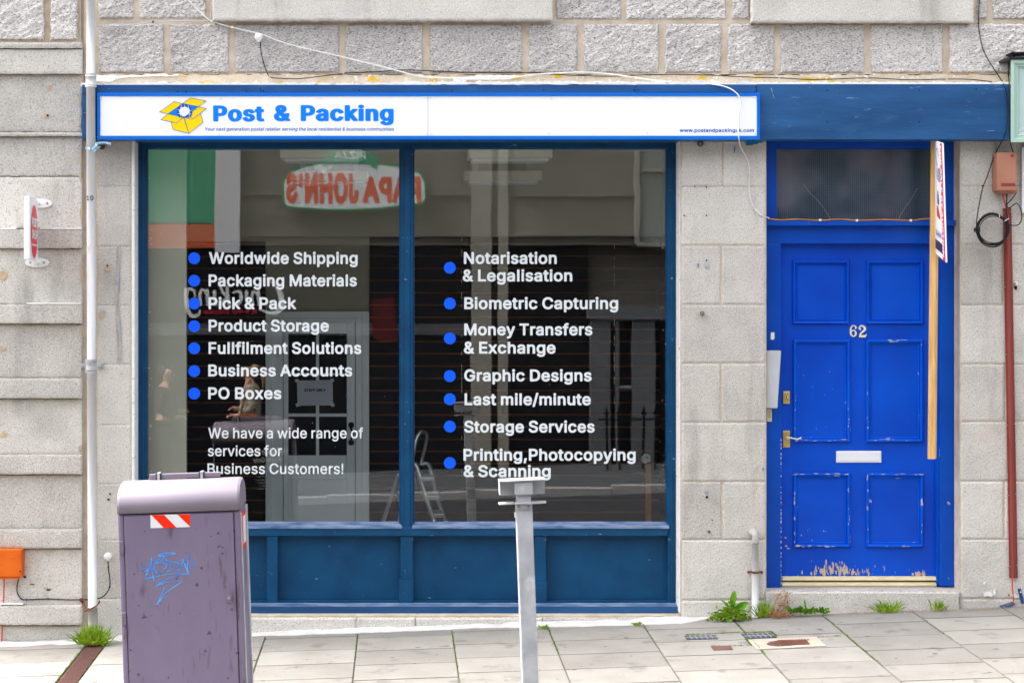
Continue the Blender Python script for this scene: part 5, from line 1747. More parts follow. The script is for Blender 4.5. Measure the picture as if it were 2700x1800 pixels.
# cable junction boxes
jb = thing('orange_junction_box', 'bright orange ribbed plastic box cut by the left edge', 'junction box', tuple(P(20, 1530, -.06)))
bm = BM(); bx(bm, -22, 1448, 57, 1520, -.13, -.035, .005); obj('box_body', bm, M['orangebox'], jb)
bm = BM()
bx(bm, -18, 1520, 51, 1526, -.12, -.035, .003)
for y in (1461, 1485, 1508):
    bx(bm, 43, y, 56, y + 1.5, -.1325, -.129, .0005); bx(bm, 0, y, 12, y + 1.5, -.1325, -.129, .0005)
bx(bm, 18, 1466, 38, 1471, -.1325, -.129, .0005)
obj('cover_rib', bm, M['orangebox'], jb)
bm = BM(); adddisc(bm, P(53, 1505, -.129), .005, 12, thick=.003); obj('screw', bm, M['hole'], jb)
def mono(name, label, cat, m, pxs, r, y, clips=(), cm=None, cs=3, group=None, **k):
    o = link(bpy.data.objects.new(name, None)); o.empty_display_size = .05
    o.location = P(pxs[0][0], pxs[0][1], y)
    tag(o, label, cat, group)
    bm = BM(); cable(bm, pxs, r, y, **k); obj('cable_run', bm, m, o)
    for (cx, cy) in clips:
        bm = BM()
        bx(bm, cx - cs, cy - cs, cx + cs, cy + cs, y - r * 1.6, y + r, .001)
        obj('cable_clip', bm, cm or m, o)
    return o
mono('red_cable', 'thin red cable dropping from the orange box to the pavement', 'cable', M['redcable'], [(11, 1524), (10, 1560), (8, 1610), (6, 1650), (4, 1706)], .0042, -.055, [(7, 1620)], M['rust'])
mono('black_cable', 'black cable from the orange box, behind the downpipe, up to a white cap', 'cable', M['black'], [(49, 1524), (45, 1545), (46, 1562), (56, 1578), (72, 1580), (127, 1578), (170, 1580), (212, 1580), (240, 1579), (262, 1576), (276, 1568), (288, 1550), (290, 1530), (286, 1500), (285, 1478)], .0034, -.043,
     [(56, 1578), (127, 1578), (212, 1580), (285, 1494), (289, 1546)], M['black'], 2)
def cap(px, py, y, label):
    t = thing('wall_grommet', label, 'grommet', tuple(P(px, py, y)), 'white round cable entry caps')
    bm = BM(); adddisc(bm, P(px, py, y), .0235, 24, thick=.022, dome=.25); bx(bm, px - 4, py + 7, px + 4, py + 13, y - .018, y, .003)
    obj('cap', bm, M['white'], t)
cap(285, 1465, -.006, 'white round cap low on the stone between the downpipe and the bin')
cap(682, 98, -.045, 'white round cap high on the rough stone above the sign')

mono('black_cable', 'thin black cable sagging along the top of the fascia from the upper white cap', 'cable', M['black'],
     [(686, 110), (689, 140), (698, 175), (711, 202), (740, 207), (790, 208), (850, 201), (910, 194), (1000, 189), (1060, 185), (1130, 187), (1220, 191), (1300, 192), (1400, 192), (1435, 194), (1470, 197), (1560, 201), (1650, 201), (1700, 198), (1850, 198), (1950, 203), (2055, 206), (2130, 210), (2200, 209), (2290, 206), (2400, 211), (2495, 209), (2560, 210), (2615, 216)],
     .0029, -.048, [(711, 202), (905, 195), (2055, 206), (2287, 206), (2497, 209)], M['cablegrey'], 2)
mono('white_cable', 'long white cable slanting over the stone, along the fascia and across the sign end', 'cable', M['cablewhite'],
     [(490, -10), (497, 0), (515, 20), (545, 48), (560, 57), (610, 72), (690, 91), (730, 107), (800, 127), (905, 151), (1010, 177), (1060, 190), (1110, 202), (1190, 206), (1250, 209), (1330, 208), (1385, 200), (1420, 196), (1530, 191), (1600, 195), (1675, 205), (1740, 214), (1800, 220, -.09), (1870, 222, -.14), (1915, 230, -.17), (1942, 246, -.188), (1953, 268, -.19), (1949, 300, -.19), (1947, 340, -.19), (1948, 365, -.186), (1953, 388, -.06), (1970, 420, -.012), (1977, 450, -.012), (1975, 480, -.012), (1978, 520, -.012), (1990, 550, -.012), (2008, 567, -.012), (2028, 575, .03)],
     .0040, -.056, [(612, 72), (905, 151), (1193, 204), (1387, 199), (1412, 197), (1676, 205)], M['brass_pale'], 3)
mono('grey_cable', 'short thin grey cable along the upper stones left of the window sill', 'cable', M['cablegrey'],
     [(560, -10), (558, 20), (554, 52), (546, 56), (500, 57), (470, 57), (400, 59), (340, 67), (290, 71), (262, 70), (253, 60)], .0034, -.048, [(403, 58), (552, 54)], M['rust'], 2.5)
mono('orange_cable', 'thin orange brown cable clipped along the ledge above the blue door', 'cable', mat('tan_cable', (.50, .22, .06), .6, .2, 20, .1),
     [(2026, 577), (2060, 580), (2100, 578), (2163, 581), (2210, 578), (2260, 581), (2330, 579), (2402, 581), (2440, 577), (2492, 577)], .004, DY - .037, [(2163, 580), (2260, 581), (2402, 581)], M['white'], 3)

# right-hand cables, junction box, conduit
mono('black_cable', 'black cable hanging down from the top right past the fascia end to the coil', 'cable', M['black'],
     [(2583, -12), (2581, 30), (2580, 62), (2583, 90), (2592, 130), (2610, 165), (2636, 205), (2648, 225, -.15), (2655, 255, -.15), (2657, 300, -.15), (2653, 345, -.15), (2640, 375, -.12), (2622, 410), (2605, 460), (2590, 500), (2580, 550), (2575, 585), (2576, 604)],
     .0031, -.045, [(2580, 62), (2651, 346), (2591, 490)], M['black'], 2)
mono('black_cable', 'pair of black cables behind the fascia end dropping to the salmon box', 'cable', M['black'],
     [(2661, 160, -.03), (2659, 200, -.06), (2661, 222, -.15), (2663, 300, -.15), (2663, 360, -.14), (2666, 385, -.05), (2672, 402, -.05)], .0031, -.045, [(2660, 230), (2661, 244)], M['black'], 2)
jb = thing('salmon_junction_box', 'salmon brown plastic junction box on the stone right of the door', 'junction box', tuple(P(2655, 510, -.05)))
bm = BM(); bx(bm, 2629, 402, 2681, 503, -.105, -.012, .006); bx(bm, 2626, 412, 2632, 500, -.06, -.012, .003)
obj('box_body', bm, M['junction'], jb)
bm = BM(); bx(bm, 2633, 497, 2683, 508, -.09, -.012, .004); bx(bm, 2638, 504, 2676, 511, -.08, -.012, .003); obj('cable_entry', bm, M['junction'], jb)
bm = BM(); bx(bm, 2640, 483, 2677, 491, -.1065, -.104, .0005); bx(bm, 2665, 407, 2673, 414, -.1065, -.104, .0005); obj('embossed_mark', bm, M['conduit'], jb)
mono('red_cable', 'short red cable between the salmon box and the top of the conduit', 'cable', M['redcable'], [(2643, 510), (2647, 525), (2652, 545), (2655, 556)], .0042, -.05)
mono('black_cable', 'looped black cables between the salmon box and the coil', 'cable', M['black'], [(2680, 508), (2668, 525), (2655, 540), (2662, 548), (2680, 536), (2692, 552), (2694, 575), (2686, 592), (2668, 594), (2658, 590)], .0032, -.06)
mono('blue_black_cable', 'dark cable running straight from the salmon box into the coil', 'cable', M['black'], [(2655, 510), (2654, 545), (2656, 575), (2662, 600)], .004, -.065)
cd = thing('conduit', 'long dark red capping strip slanting slightly down the right stonework', 'conduit', tuple(P(2673, 1523, -.02)))
bm = BM()
a0, a1 = (2655.5, 549), (2672.5, 1523)
n = 10
prof = [(-11.3, 0), (-11.3, -.005), (-7, -.006), (-5, -.018), (0, -.026), (5, -.018), (7, -.006), (11.3, -.005), (11.3, 0)]
rg = []
for (cx, cy) in (a0, a1):
    rg.append([bm.verts.new(P(cx + o, cy, -.010 + yy)) for o, yy in prof])
for k in range(len(prof) - 1):
    bm.faces.new((rg[0][k], rg[0][k + 1], rg[1][k + 1], rg[1][k]))
bm.faces.new(rg[1]); bm.faces.new(list(reversed(rg[0])))
obj('capping', bm, M['conduit'], cd)
bm = BM()
for py in (558, 753, 932, 1117, 1302, 1489):
    t_ = (py - 549) / (1523 - 549)
    for s in (-9, 9):
        adddisc(bm, P(2655.5 + 17 * t_ + s, py + (3 if s < 0 else 0), -.0155), .004, 8, thick=.004)
obj('nail', bm, M['bolt'], cd)
mono('red_cable', 'thin red cable from the foot of the dark red conduit to the ground', 'cable', M['redcable'], [(2670, 1520), (2669, 1540), (2671, 1565), (2673, 1588)], .004, -.03)
coil = thing('cable_coil', 'coil of spare black cable tied with white ties on the conduit', 'cable coil', tuple(P(2618, 607, -.07)))
bm = BM()
for k in range(9):
    cx, cy = 2618 + R.uniform(-3, 3), 606 + R.uniform(-3, 6)
    rx, ry = 42 + R.uniform(-4, 3), 41 + R.uniform(-4, 4)
    yy = -.055 - k * .0035
    ph = R.uniform(0, 6)
    pts = [P(cx + math.cos(ph + a) * rx, cy + math.sin(ph + a) * ry, yy + .004 * math.sin(a * 2 + k)) for a in [2 * math.pi * q / 36 for q in range(37)]]
    addtube(bm, pts, .0029, 6)
obj('coiled_cable', bm, M['black'], coil)
for (x0, y0, x1, y1) in ((2634, 562, 2636, 573), (2649, 583, 2660, 576)):
    bm = BM()
    addtube(bm, [P(x0, y0, -.092), P((x0 + x1) / 2, (y0 + y1) / 2, -.096), P(x1, y1, -.092)], .0022, 5)
    obj('cable_tie', bm, M['white'], coil)
bm = BM(); bx(bm, 2573, 600, 2585, 611, -.096, -.05, .004); obj('tape_wrap', bm, M['black'], coil)

# pale green framed sign of the next shop
gs = thing('framed_sign', 'pale mint green framed sign cut by the right edge beside the navy fascia', 'sign', tuple(P(2760, 375, -.15)))
gy = -.20
bm = BM()
x0, y0, x1, y1 = 2665, 157, 3200, 375
prof = [(0, .10), (0, 0), (9, 0), (10, .008), (13, .008), (14, .014), (18, .012), (20, .022), (23, .024)]
rings = []
for o, yy in prof:
    rings.append([bm.verts.new(P(a, c, gy + yy)) for a, c in ((x0 + o, y0 + o), (x1 - o, y0 + o), (x1 - o, y1 - o), (x0 + o, y1 - o))])
for a, c in zip(rings[:-1], rings[1:]):
    for k in range(4):
        bm.faces.new((a[k], a[(k + 1) % 4], c[(k + 1) % 4], c[k]))
obj('frame', bm, M['mint'], gs)
bm = BM(); bx(bm, x0 + 22, y0 + 22, x1 - 22, y1 - 22, gy + .026, -.05, 0); obj('panel', bm, mat('pale_mint_panel', (.44, .56, .54), .5, .04, 4, .05), gs)
bm = BM()
shape_bm(bm, [], [curve2([(2686, 352, 1.2), (2690, 343, 1.2), (2698, 338, 1.2), (2706, 342, 1.2), (2700, 350, 1.2), (2690, 352, 1.2)], 5), curve2([(2704, 338, 1.2), (2712, 330, 1.2), (2716, 345, 1.2), (2722, 352, 1.2)], 5)], (2680, 325, 2726, 358), atY(gy + .0245), h=.6)
obj('sign_lettering', bm, M['stickerwhite'], gs)
bm = BM()
bx(bm, 2661, 150, 3205, 157, gy - .01, .0, .004)
for k in range(9):
    blob(bm, 2664 + R.uniform(-4, 14), 148 + R.uniform(-5, 4), R.uniform(2, 5), gy + .02 + k * .01, 0, 1.4, .7, 8, .5)
prism(bm, [(2668, 138), (2760, 136), (2760, 140), (2672, 142)], gy + .05, -.03)
obj('lead_flashing', bm, M['black'], gs)
bm = BM()
bx(bm, 2695, 388, 2900, 561, -.03, -.01, .002)
tag(obj('white_notice_board', bm, M['signwhite']), 'edge of a white board below the mint green sign', 'board')
bm = BM()
adddisc(bm, P(2678, 748, -.008), .013, 12, thick=.012)
adddisc(bm, P(2676, 748, -.018), .007, 10, thick=.012, mi=1)
blob(bm, 2678, 757, 5, -.006, 2, .8, 1.4)
tag(obj('pipe_stub', bm, [M['white'], M['brass'], M['hole']]), 'small pale capped fitting in the stone right of the conduit', 'fitting')
for px, py, lab in ((1846, 379, 'dark metal bolt in the stone just under the right end of the white sign'), (1851, 826, 'rusty bolt stub in the stone pier between the window and the door')):
    bm = BM()
    adddisc(bm, P(px, py, -.006), .018 if py < 500 else .013, 10, thick=.02)
    adddisc(bm, P(px, py, -.024), .009, 8, thick=.012, mi=1)
    tag(obj('wall_bolt', bm, [M['iron'] if py < 500 else M['rust'], M['bolt']]), lab, 'bolt')

# slates and debris at the right foot
bm = BM()
b = bmesh.new()
v = [gp(2638, 1606), gp(2672, 1603), gp(2676, 1590), gp(2670, 1588)]
addbox(bm, -.045, -.02, 0, .045, .02, .006, .002, rot=Matrix.Translation(gp(2657, 1601) + Vector((0, .02, .018))) @ Matrix.Rotation(math.radians(-17), 4, 'Y') @ Matrix.Rotation(math.radians(52), 4, 'X'))
tag(obj('slate_scrap', bm, mat('dark_slate', (.045, .06, .12), .5, .1, 20, .1)), 'dark blue scrap leaning at the wall foot below the red cable', 'scrap')
bm = BM()
addbox(bm, -.0095, -.004, 0, .0095, .004, .092, .001, rot=Matrix.Translation(P(2697, 1590, -.02)) @ Matrix.Rotation(math.radians(-14), 4, 'Y'))
adddisc(bm, P(2691, 1560, -.026), .004, 10, thick=.004, mi=1)
tag(obj('bent_strap', bm, [mat('navy_strap', (.02, .06, .16), .5, .1, 20, .1), M['white']]), 'short navy metal strap leaning on the stone at lower right', 'strap')

# short white overflow pipe
op = thing('overflow_pipe', 'short white drain pipe with a grey elbow between the pier and the blue door', 'pipe', tuple(P(1992, 1625, -.06)))
oy = -.055
bm = BM(); vpipe(bm, 1991.5, 1432, 1991, 1626, 18.5, y=oy, seg=16); obj('pipe', bm, M['pipe'], op)
bm = BM()
addtube(bm, smooth_path([P(1984, 1404, .0), P(1986, 1403, -.03), P(1990, 1408, -.05), P(1992, 1418, oy), P(1992, 1430, oy)], 5), .022, 14)
adddisc(bm, P(1984, 1405, -.004), .033, 16, thick=.006)
obj('elbow', bm, M['pipe_bare'], op)
bm = BM(); vpipe(bm, 1992, 1427, 1992, 1433, 17, y=oy, seg=14); obj('rusty_ring', bm, M['rust'], op)
bm = BM()
pts = [P(1973, 1507, -.006)] + [Vector((P(1991.5, 0, oy).x + math.cos(a) * .0235, oy + math.sin(a) * .0235, Z(1507, oy))) for a in [math.pi * (1 + k / 8) for k in range(9)]] + [P(2010, 1507, -.006)]
addtube(bm, pts, .0065, 6)
adddisc(bm, P(1974, 1507, -.006), .009, 8, thick=.01); adddisc(bm, P(2008, 1507, -.006), .009, 8, thick=.01)
obj('pipe_strap', bm, M['rust'], op)

# auction board on its batten
ab = thing('sale_board', 'side-on sale board with a red strip on a pine post, right of the blue door', 'sign', tuple(P(2460, 1210, -.03)))
bm = BM()
def slant(bm, xa, ya, xb, yb, w0, w1, yf, yb_, mi=0):
    pts = [(xa - w0 / 2, ya), (xa + w0 / 2, ya), (xb + w1 / 2, yb), (xb - w1 / 2, yb)]
    prism(bm, pts, yf, yb_, mi)
slant(bm, 2463, 371, 2457.5, 1210, 12, 18, -.045, -.02)
slant(bm, 2471.5, 372, 2465, 1208, 11, 8, -.035, .01)
bmesh.ops.bevel(bm, geom=list(bm.edges), offset=.0015, segments=1, affect='EDGES')
post = obj('post', bm, M['wood'], ab)
F0, F1 = P(2463.5, 371, -.05), P(2467, 668, -.05)      # wall-side edge, top and bottom
N0, N1 = P(2484.5, 378, -.42), P(2494, 692, -.42)      # street-side edge
def on_board(u, v):
    a = F0.lerp(F1, v); c = N0.lerp(N1, v)
    return a.lerp(c, u)
nrm = (N0 - F0).cross(F1 - F0).normalized()
if nrm.x > 0: nrm = -nrm
bm = BM()
vs = [bm.verts.new(on_board(u, v) + o) for o in (Vector((0, 0, 0)), -nrm * .008) for u, v in ((0, 0), (1, 0), (1, 1.0), (0, 1.0))]
for f in ((0, 1, 2, 3), (7, 6, 5, 4), (0, 4, 5, 1), (1, 5, 6, 2), (2, 6, 7, 3), (3, 7, 4, 0)):
    bm.faces.new([vs[k] for k in f])
bmesh.ops.recalc_face_normals(bm, faces=bm.faces)
bd = obj('board', bm, M['signwhite'], ab)
ob = lambda e: (lambda u, v: on_board(u / 100., v / 300.) + nrm * e)
bm = BM(); shape_bm(bm, [[[(72, 0), (96, 0), (96, 300), (72, 300)]]], [], (68, 1, 100, 299), ob(.0015), h=4); obj('red_strip', bm, M['postred'], bd)
def rotated(e):
    return lambda u, v: on_board((94 - (300 - v)) / 100. if 0 else (u_(u, v)) / 100., v_(u, v) / 300.) + nrm * e
u_ = lambda u, v: 76 + (v)
v_ = lambda u, v: u
bm = BM(); text_bm(bm, 'FOR SALE BY AUCTION', 8, 290, 16, 15, (lambda u, v: on_board((76 + 16 - v) / 100., u / 300.) + nrm * .003), d=14, h=.9)
obj('strip_lettering', bm, M['signwhite'], bd)
bm = BM()
shape_bm(bm, [[[(20, 168), (30, 168), (56, 195), (50, 201), (22, 196)]]], [], (10, 100, 65, 205), ob(.0015), h=1.2, mi=0)
shape_bm(bm, [[[(30, 130), (36, 128), (44, 163), (28, 163)]]], [], (10, 100, 65, 166), ob(.0015), h=1.2, mi=1)
shape_bm(bm, [[[(2, 260), (72, 260), (72, 285), (2, 285)]]], [], (0, 256, 74, 290), ob(.0015), h=1.2, mi=2)
for (x, y0, y1) in ((28, 70, 100), (45, 68, 104), (60, 66, 103)):
    shape_bm(bm, [[[(x, y0), (x + 5, y0), (x + 5, y1), (x, y1)]]], [], (x - 2, y0 - 2, x + 8, y1 + 2), ob(.0015), h=1, mi=1)
shape_bm(bm, [], [[(14 + math.cos(a) * 14 + 20, 40 + math.sin(a) * 22, 1.6) for a in [math.pi * (.55 + 1.4 * k / 20) for k in range(21)]]], (10, 10, 66, 70), ob(.0015), h=1, mi=1)
obj('board_print', bm, [M['redcable'], M['logodark'], mat('navy_print', (.02, .03, .09), .5, .1, 5, 0)], bd)
bm = BM(); text_bm(bm, '0345 848 2260', 8, 66, 248, 14, ob(.0025), d=10, h=1.0); obj('board_lettering', bm, M['logodark'], bd)

# ------------------------------------------------------------------ food-waste bin
TA = math.atan(.0345)
bc = Vector((X(0), 0, 0))
yf, yb = -2.25, -1.86
xl, xr = P(309, 0, yf).x, P(631, 0, yf).x
zb_ = ground((xl + xr) / 2, yf)
cx = (P(324, 0, yf).x + P(648, 0, yf).x) / 2   # bottom centre (leans with the slope)
zt_ = P(0, 1349, yf).z
bn = thing('food_waste_bin', 'mauve grey street bin with a barrel lid, red and white chevron and blue graffiti', 'bin', (cx, (yf + yb) / 2, zb_))
hb = zt_ - zb_
# local frame: u along the street, w up, both tilted with the slope
c0 = Vector(((xl + xr) / 2, 0, zt_))
ux = Vector((math.cos(TA), 0, math.sin(TA)))
uz = Vector((-math.sin(TA), 0, math.cos(TA)))
bw = (xr - xl) / 2
def B(u, y, w):
    """u across from the centre, w up from the lid seam"""
    p = c0 + ux * u + uz * w
    return Vector((p.x, y, p.z))
Rm = Matrix(((ux.x, 0, uz.x, c0.x), (0, 1, 0, 0), (ux.z, 0, uz.z, c0.z), (0, 0, 0, 1)))
def bbx(bm, u0, u1, y0, y1, w0, w1, bev=.004, mi=0):
    addbox(bm, u0, y0, w0, u1, y1, w1, bev, mi, rot=Rm)
bm = BM()
bbx(bm, -bw, bw, yf + .004, yb, -hb - .05, -.004, .012)
obj('bin_body', bm, M['binbody'], bn)
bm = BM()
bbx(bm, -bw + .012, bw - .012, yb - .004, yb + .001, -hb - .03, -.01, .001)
obj('back_shade_panel', bm, M['black'], bn)  # black sheet added as painted shade over the back of the bin
bm = BM()
bbx(bm, -bw + .030, bw - .030, yf - .001, yf + .02, -hb - .04, -.012, .003)
fp = obj('front_panel', bm, M['binbody'], bn)
bm = BM()
bbx(bm, -bw + .0265, -bw + .0295, yf + .001, yf + .02, -hb - .04, -.008, 0)
bbx(bm, bw - .0295, bw - .0265, yf + .001, yf + .02, -hb - .04, -.008, 0)
bbx(bm, -bw + .004, bw - .004, yf + .012, yb - .01, -.006, .004, 0)
obj('panel_gap', bm, M['blackgloss'], bn)
# barrel lid
bm = BM()
dep = yb - yf
prof = []
for k in range(17):
    a = math.pi * k / 16
    yy = yf - .006 + (dep + .012) * (.5 - .5 * math.cos(a))
    ww = .138 * (math.sin(a) ** .62 if 0 < k < 16 else 0)
    prof.append((yy, ww))
rings = []
for u, s in ((-bw - .001, .93), (-bw + .004, .985), (-bw + .012, 1), (bw - .012, 1), (bw - .004, .985), (bw + .001, .93)):
    ym = (yf + yb) / 2
    rings.append([bm.verts.new(B(u, ym + (yy - ym) * s, ww * s)) for yy, ww in prof])
for a, c in zip(rings[:-1], rings[1:]):
    for k in range(len(prof) - 1):
        f = bm.faces.new((a[k], a[k + 1], c[k + 1], c[k])); f.smooth = True
    bm.faces.new((a[0], c[0], c[-1], a[-1]))
bm.faces.new(rings[0]); bm.faces.new(list(reversed(rings[-1])))
obj('bin_lid', bm, M['binlid'], bn)
bm = BM()
u0, u1 = -bw + .130, -bw + .475
bbx(bm, u0, u1, yf + .20, yf + .235, .142, .165, .003)
obj('lid_handle', bm, M['binlid'], bn)
for uu in (-bw + .235, -bw + .352):
    pass
for uu in ((u0 + u1) / 2 - .125 + .0, (u0 + u1) / 2 + .085):
    bm = BM()
    bbx(bm, uu - .014, uu + .014, yf + .194, yf + .242, .138, .169, .002, 0)
    bbx(bm, uu - .006, uu + .006, yf + .190, yf + .245, .128, .172, .002, 1)
    obj('hinge', bm, [M['slate'], M['steel']], bn)
bm = BM()
bbx(bm, bw - .075, bw - .050, yf - .006, yf - .0005, -.44, -.40, .003)
adddisc(bm, B(bw - .0625, yf - .006, -.42), .007, 12, thick=.003, mi=1)
obj('lock', bm, [M['bintrim'], M['bolt']], bn)
for ww in (-.16, -.50, -.86):
    bm = BM()
    bbx(bm, -bw + .004, -bw + .026, yf - .004, yf + .006, ww - .03, ww + .03, .003)
    obj('door_hinge', bm, M['bintrim'], bn)
bm = BM()
for _ in range(26):
    u = R.uniform(-bw + .05, bw - .05); w = R.uniform(-.9, -.06)
    bbx(bm, u, u + R.uniform(.0008, .0016), yf - .0018, yf - .0008, w - R.uniform(.01, .07), w, 0)
for _ in range(18):
    u = R.uniform(-bw + .04, bw - .04); w = R.uniform(-.95, -.08)
    adddisc(bm, B(u, yf - .0008, w), R.uniform(.003, .008), 10, thick=.0008)
obj('scuffs', bm, mat('bin_scuffs', (.10, .078, .115), .6, .2, 20, .1), fp)
# chevron sticker
kx = F / (D0 + yf)
def onbin(e):
    """pixel -> point of the front panel (leaning with the bin)"""
    def f(u, v):
        p = P(u, v, yf - .001 - e)
        return p
    return f
bm = BM()
quad = [(396.5, 1357), (501, 1354.5), (502, 1388.5), (397, 1391.5)]
prism(bm, quad, yf - .0025, yf - .0005)
stk = obj('chevron_sticker', bm, M['stickerwhite'], fp)
bm = BM()
sp = lambda pts: [(300 + x / 6.03, 1240 + y / 6.03) for x, y in pts]
prism(bm, sp([(598, 706), (800, 704), (1000, 908), (797, 911)]), yf - .0035, yf - .002)
prism(bm, sp([(1012, 697), (1212, 693), (1214, 892)]), yf - .0035, yf - .002)
obj('red_chevron', bm, M['red'], stk)
bm = BM()
gs_ = lambda pts, r: [(370 + x / 8.712, 1430 + y / 8.712, 1.15 * (r if not isinstance(r, (list, tuple)) else r[i]) / 8.712) for i, (x, y) in enumerate(pts)]
G = [([(28, 556), (128, 530)], 7), ([(18, 606), (125, 582)], 7), ([(258, 358), (240, 450), (195, 600), (140, 745)], [14, 12, 10, 14]), ([(110, 655), (200, 590), (222, 540)], 9),
     ([(258, 358), (262, 540), (290, 740), (314, 870)], [12, 8, 10, 10]),
     ([(470, 335), (370, 420), (318, 510), (320, 600), (368, 680)], [6, 6, 8, 13, 16]), ([(410, 305), (500, 250), (620, 232), (810, 243), (700, 270), (520, 292), (430, 308)], [10, 11, 9, 8, 6, 6, 8]),
     ([(430, 308), (520, 312), (548, 340), (470, 420), (370, 468)], [8, 12, 14, 8, 14]), ([(370, 468), (480, 448), (590, 490), (600, 540), (520, 630), (370, 706)], [15, 9, 14, 13, 7, 5]),
     ([(588, 386), (660, 425), (780, 440), (895, 486), (820, 560), (620, 660)], [15, 11, 8, 12, 8, 8]), ([(697, 440), (685, 580)], 9),
     ([(875, 632), (940, 560), (972, 380), (1030, 520), (1100, 690), (1082, 560), (1100, 380), (1135, 225)], [12, 9, 12, 11, 12, 11, 10, 5]),
     ([(1148, 474), (1260, 466)], 9), ([(1160, 518), (1248, 508)], 9),
     ([(130, 826), (400, 765), (720, 718), (1115, 712), (900, 735), (620, 830), (370, 985), (560, 915), (760, 885), (950, 885), (780, 1010), (560, 1170), (380, 1415)], [14, 7, 6, 8, 6, 6, 13, 8, 6, 8, 9, 7, 12]),
     ([(540, 1030), (520, 1110), (440, 1270), (380, 1415)], [14, 8, 6, 8]), ([(380, 1415), (500, 1290), (660, 1180)], [6, 4, 2])]
shape_bm(bm, [], [curve2(gs_(p, r), 5) if len(p) > 2 else gs_(p, r) for p, r in G], (368, 1450, 520, 1600), onbin(.0015), h=.55)
obj('graffiti', bm, M['graffiti'], fp)
# right-hand side: grey corner trim and worn stickers
bm = BM()
bbx(bm, bw - .001, bw + .004, yf + .05, yf + .085, -hb - .03, -.02, .002)
bbx(bm, bw - .001, bw + .008, yb - .06, yb - .02, -hb - .03, -.01, .003)
obj('corner_trim', bm, M['steel'], bn)
bm = BM()
bbx(bm, bw + .0005, bw + .003, yf + .12, yf + .30, -.20, -.03, 0, 0)
bbx(bm, bw + .0025, bw + .0045, yf + .14, yf + .28, -.18, -.05, 0, 1)
obj('side_sticker', bm, [M['red'], M['stickerwhite']], bn)
# notice on the back, legible only in the window reflection
bm = BM()
def onback(u, v):
    return B(-u + .27, yb + .003, -v)
text_bm(bm, 'Household Food', .02, .30, .10, .036, onback, d=12, h=.0022)
text_bm(bm, 'Waste Only', .06, .27, .155, .036, onback, d=12, h=.0022)
for (a, c, w, h_) in ((.02, .18, .12, .03), (.17, .18, .13, .03)):
    shape_bm(bm, [], [[(a, c, .0012), (a + w, c, .0012), (a + w, c + h_, .0012), (a, c + h_, .0012), (a, c, .0012)]], (a - .01, c - .01, a + w + .01, c + h_ + .01), onback, h=.0016)
for k in range(6):
    for a, w in ((.03, .09), (.19, .07)):
        shape_bm(bm, [], [[(a, .235 + k * .022, .0016), (a + w * R.uniform(.6, 1), .235 + k * .022, .0016)]], (a - .01, .225 + k * .022, a + w + .01, .245 + k * .022), onback, h=.0016)
obj('back_notice', bm, M['stickerwhite'], bn)

# ------------------------------------------------------------------ steel post with a cut-off sign bracket
yp = -3.0
sp_ = thing('steel_post', 'leaning galvanised square post with a broken sign bracket, in front of the window', 'post', (P(1405, 0, yp).x, yp, ground(P(1405, 0, yp).x, yp)))
c1 = P(1379.5, 1262, yp)
w2 = 21.3 * (D0 + yp) / F
def PB(u, y, w):
    p = c1 + ux * u + uz * w
    return Vector((p.x, y, p.z))
lean = math.atan(.0365)
px_ = Vector((math.cos(lean), 0, math.sin(lean)))
pz_ = Vector((-math.sin(lean), 0, math.cos(lean)))
Rp = Matrix(((px_.x, 0, pz_.x, c1.x), (0, 1, 0, 0), (px_.z, 0, pz_.z, c1.z), (0, 0, 0, 1)))
def pbx(bm, x0, x1, y0, y1, w0, w1, bev=.004, mi=0):
    addbox(bm, x0, y0, w0, x1, y1, w1, bev, mi, rot=Rp)
s_ = (D0 + yp) / F
bm = BM()
pbx(bm, -21.5 * s_, 21.5 * s_, yp, yp + .07, -1.6, -62 * s_, .006)
pbx(bm, -19 * s_, 19 * s_, yp + .006, yp + .064, -64 * s_, -36 * s_, .004)
obj('post_shaft', bm, M['steel'], sp_)
bm = BM()
pbx(bm, -23.5 * s_, 23.5 * s_, yp - .010, yp + .012, -41 * s_, -8 * s_, .003)
obj('front_plate', bm, M['steel'], sp_)
bm = BM()
# folded channel head: a sloping top lip, back web open to the street on both sides
prism(bm, [(1317, 1268), (1437, 1262.5), (1437, 1265), (1317, 1271)], yp - .02, yp + .09)
prism(bm, [(1317, 1269), (1436.5, 1263), (1436.5, 1301), (1318.5, 1306)], yp + .075, yp + .08)
prism(bm, [(1317, 1270), (1318.6, 1270), (1320, 1306), (1318.4, 1306)], yp - .018, yp + .08)
obj('sign_channel', bm, M['steel'], sp_)
bm = BM()
prism(bm, [(1316, 1328), (1356, 1325), (1356, 1328.5), (1316, 1331)], yp - .012, yp + .055)
prism(bm, [(1400, 1324.5), (1440.5, 1323), (1440.5, 1326), (1402, 1328)], yp - .012, yp + .055)
prism(bm, [(1356, 1326.5), (1402, 1325.5), (1402, 1328.5), (1357, 1329)], yp - .014, yp + .01)
prism(bm, [(1361, 1330), (1400, 1329), (1399.5, 1341.5), (1363, 1342.5)], yp - .006, yp + .004)
br = obj('cross_bracket', bm, M['steel'], sp_)
for px, py in ((1368, 1334.5), (1393.5, 1334)):
    bm = BM()
    adddisc(bm, P(px, py, yp - .006), .0065, 14, thick=.006)
    adddisc(bm, P(px, py, yp - .013), .0025, 8, thick=.001, mi=1)
    obj('bolt_head', bm, [M['bolt'], M['rust']], br)
bm = BM(); pbx(bm, -25 * s_, -21.4 * s_, yp + .02, yp + .05, -103 * s_, -90 * s_, .002); obj('side_lug', bm, M['white'], sp_)

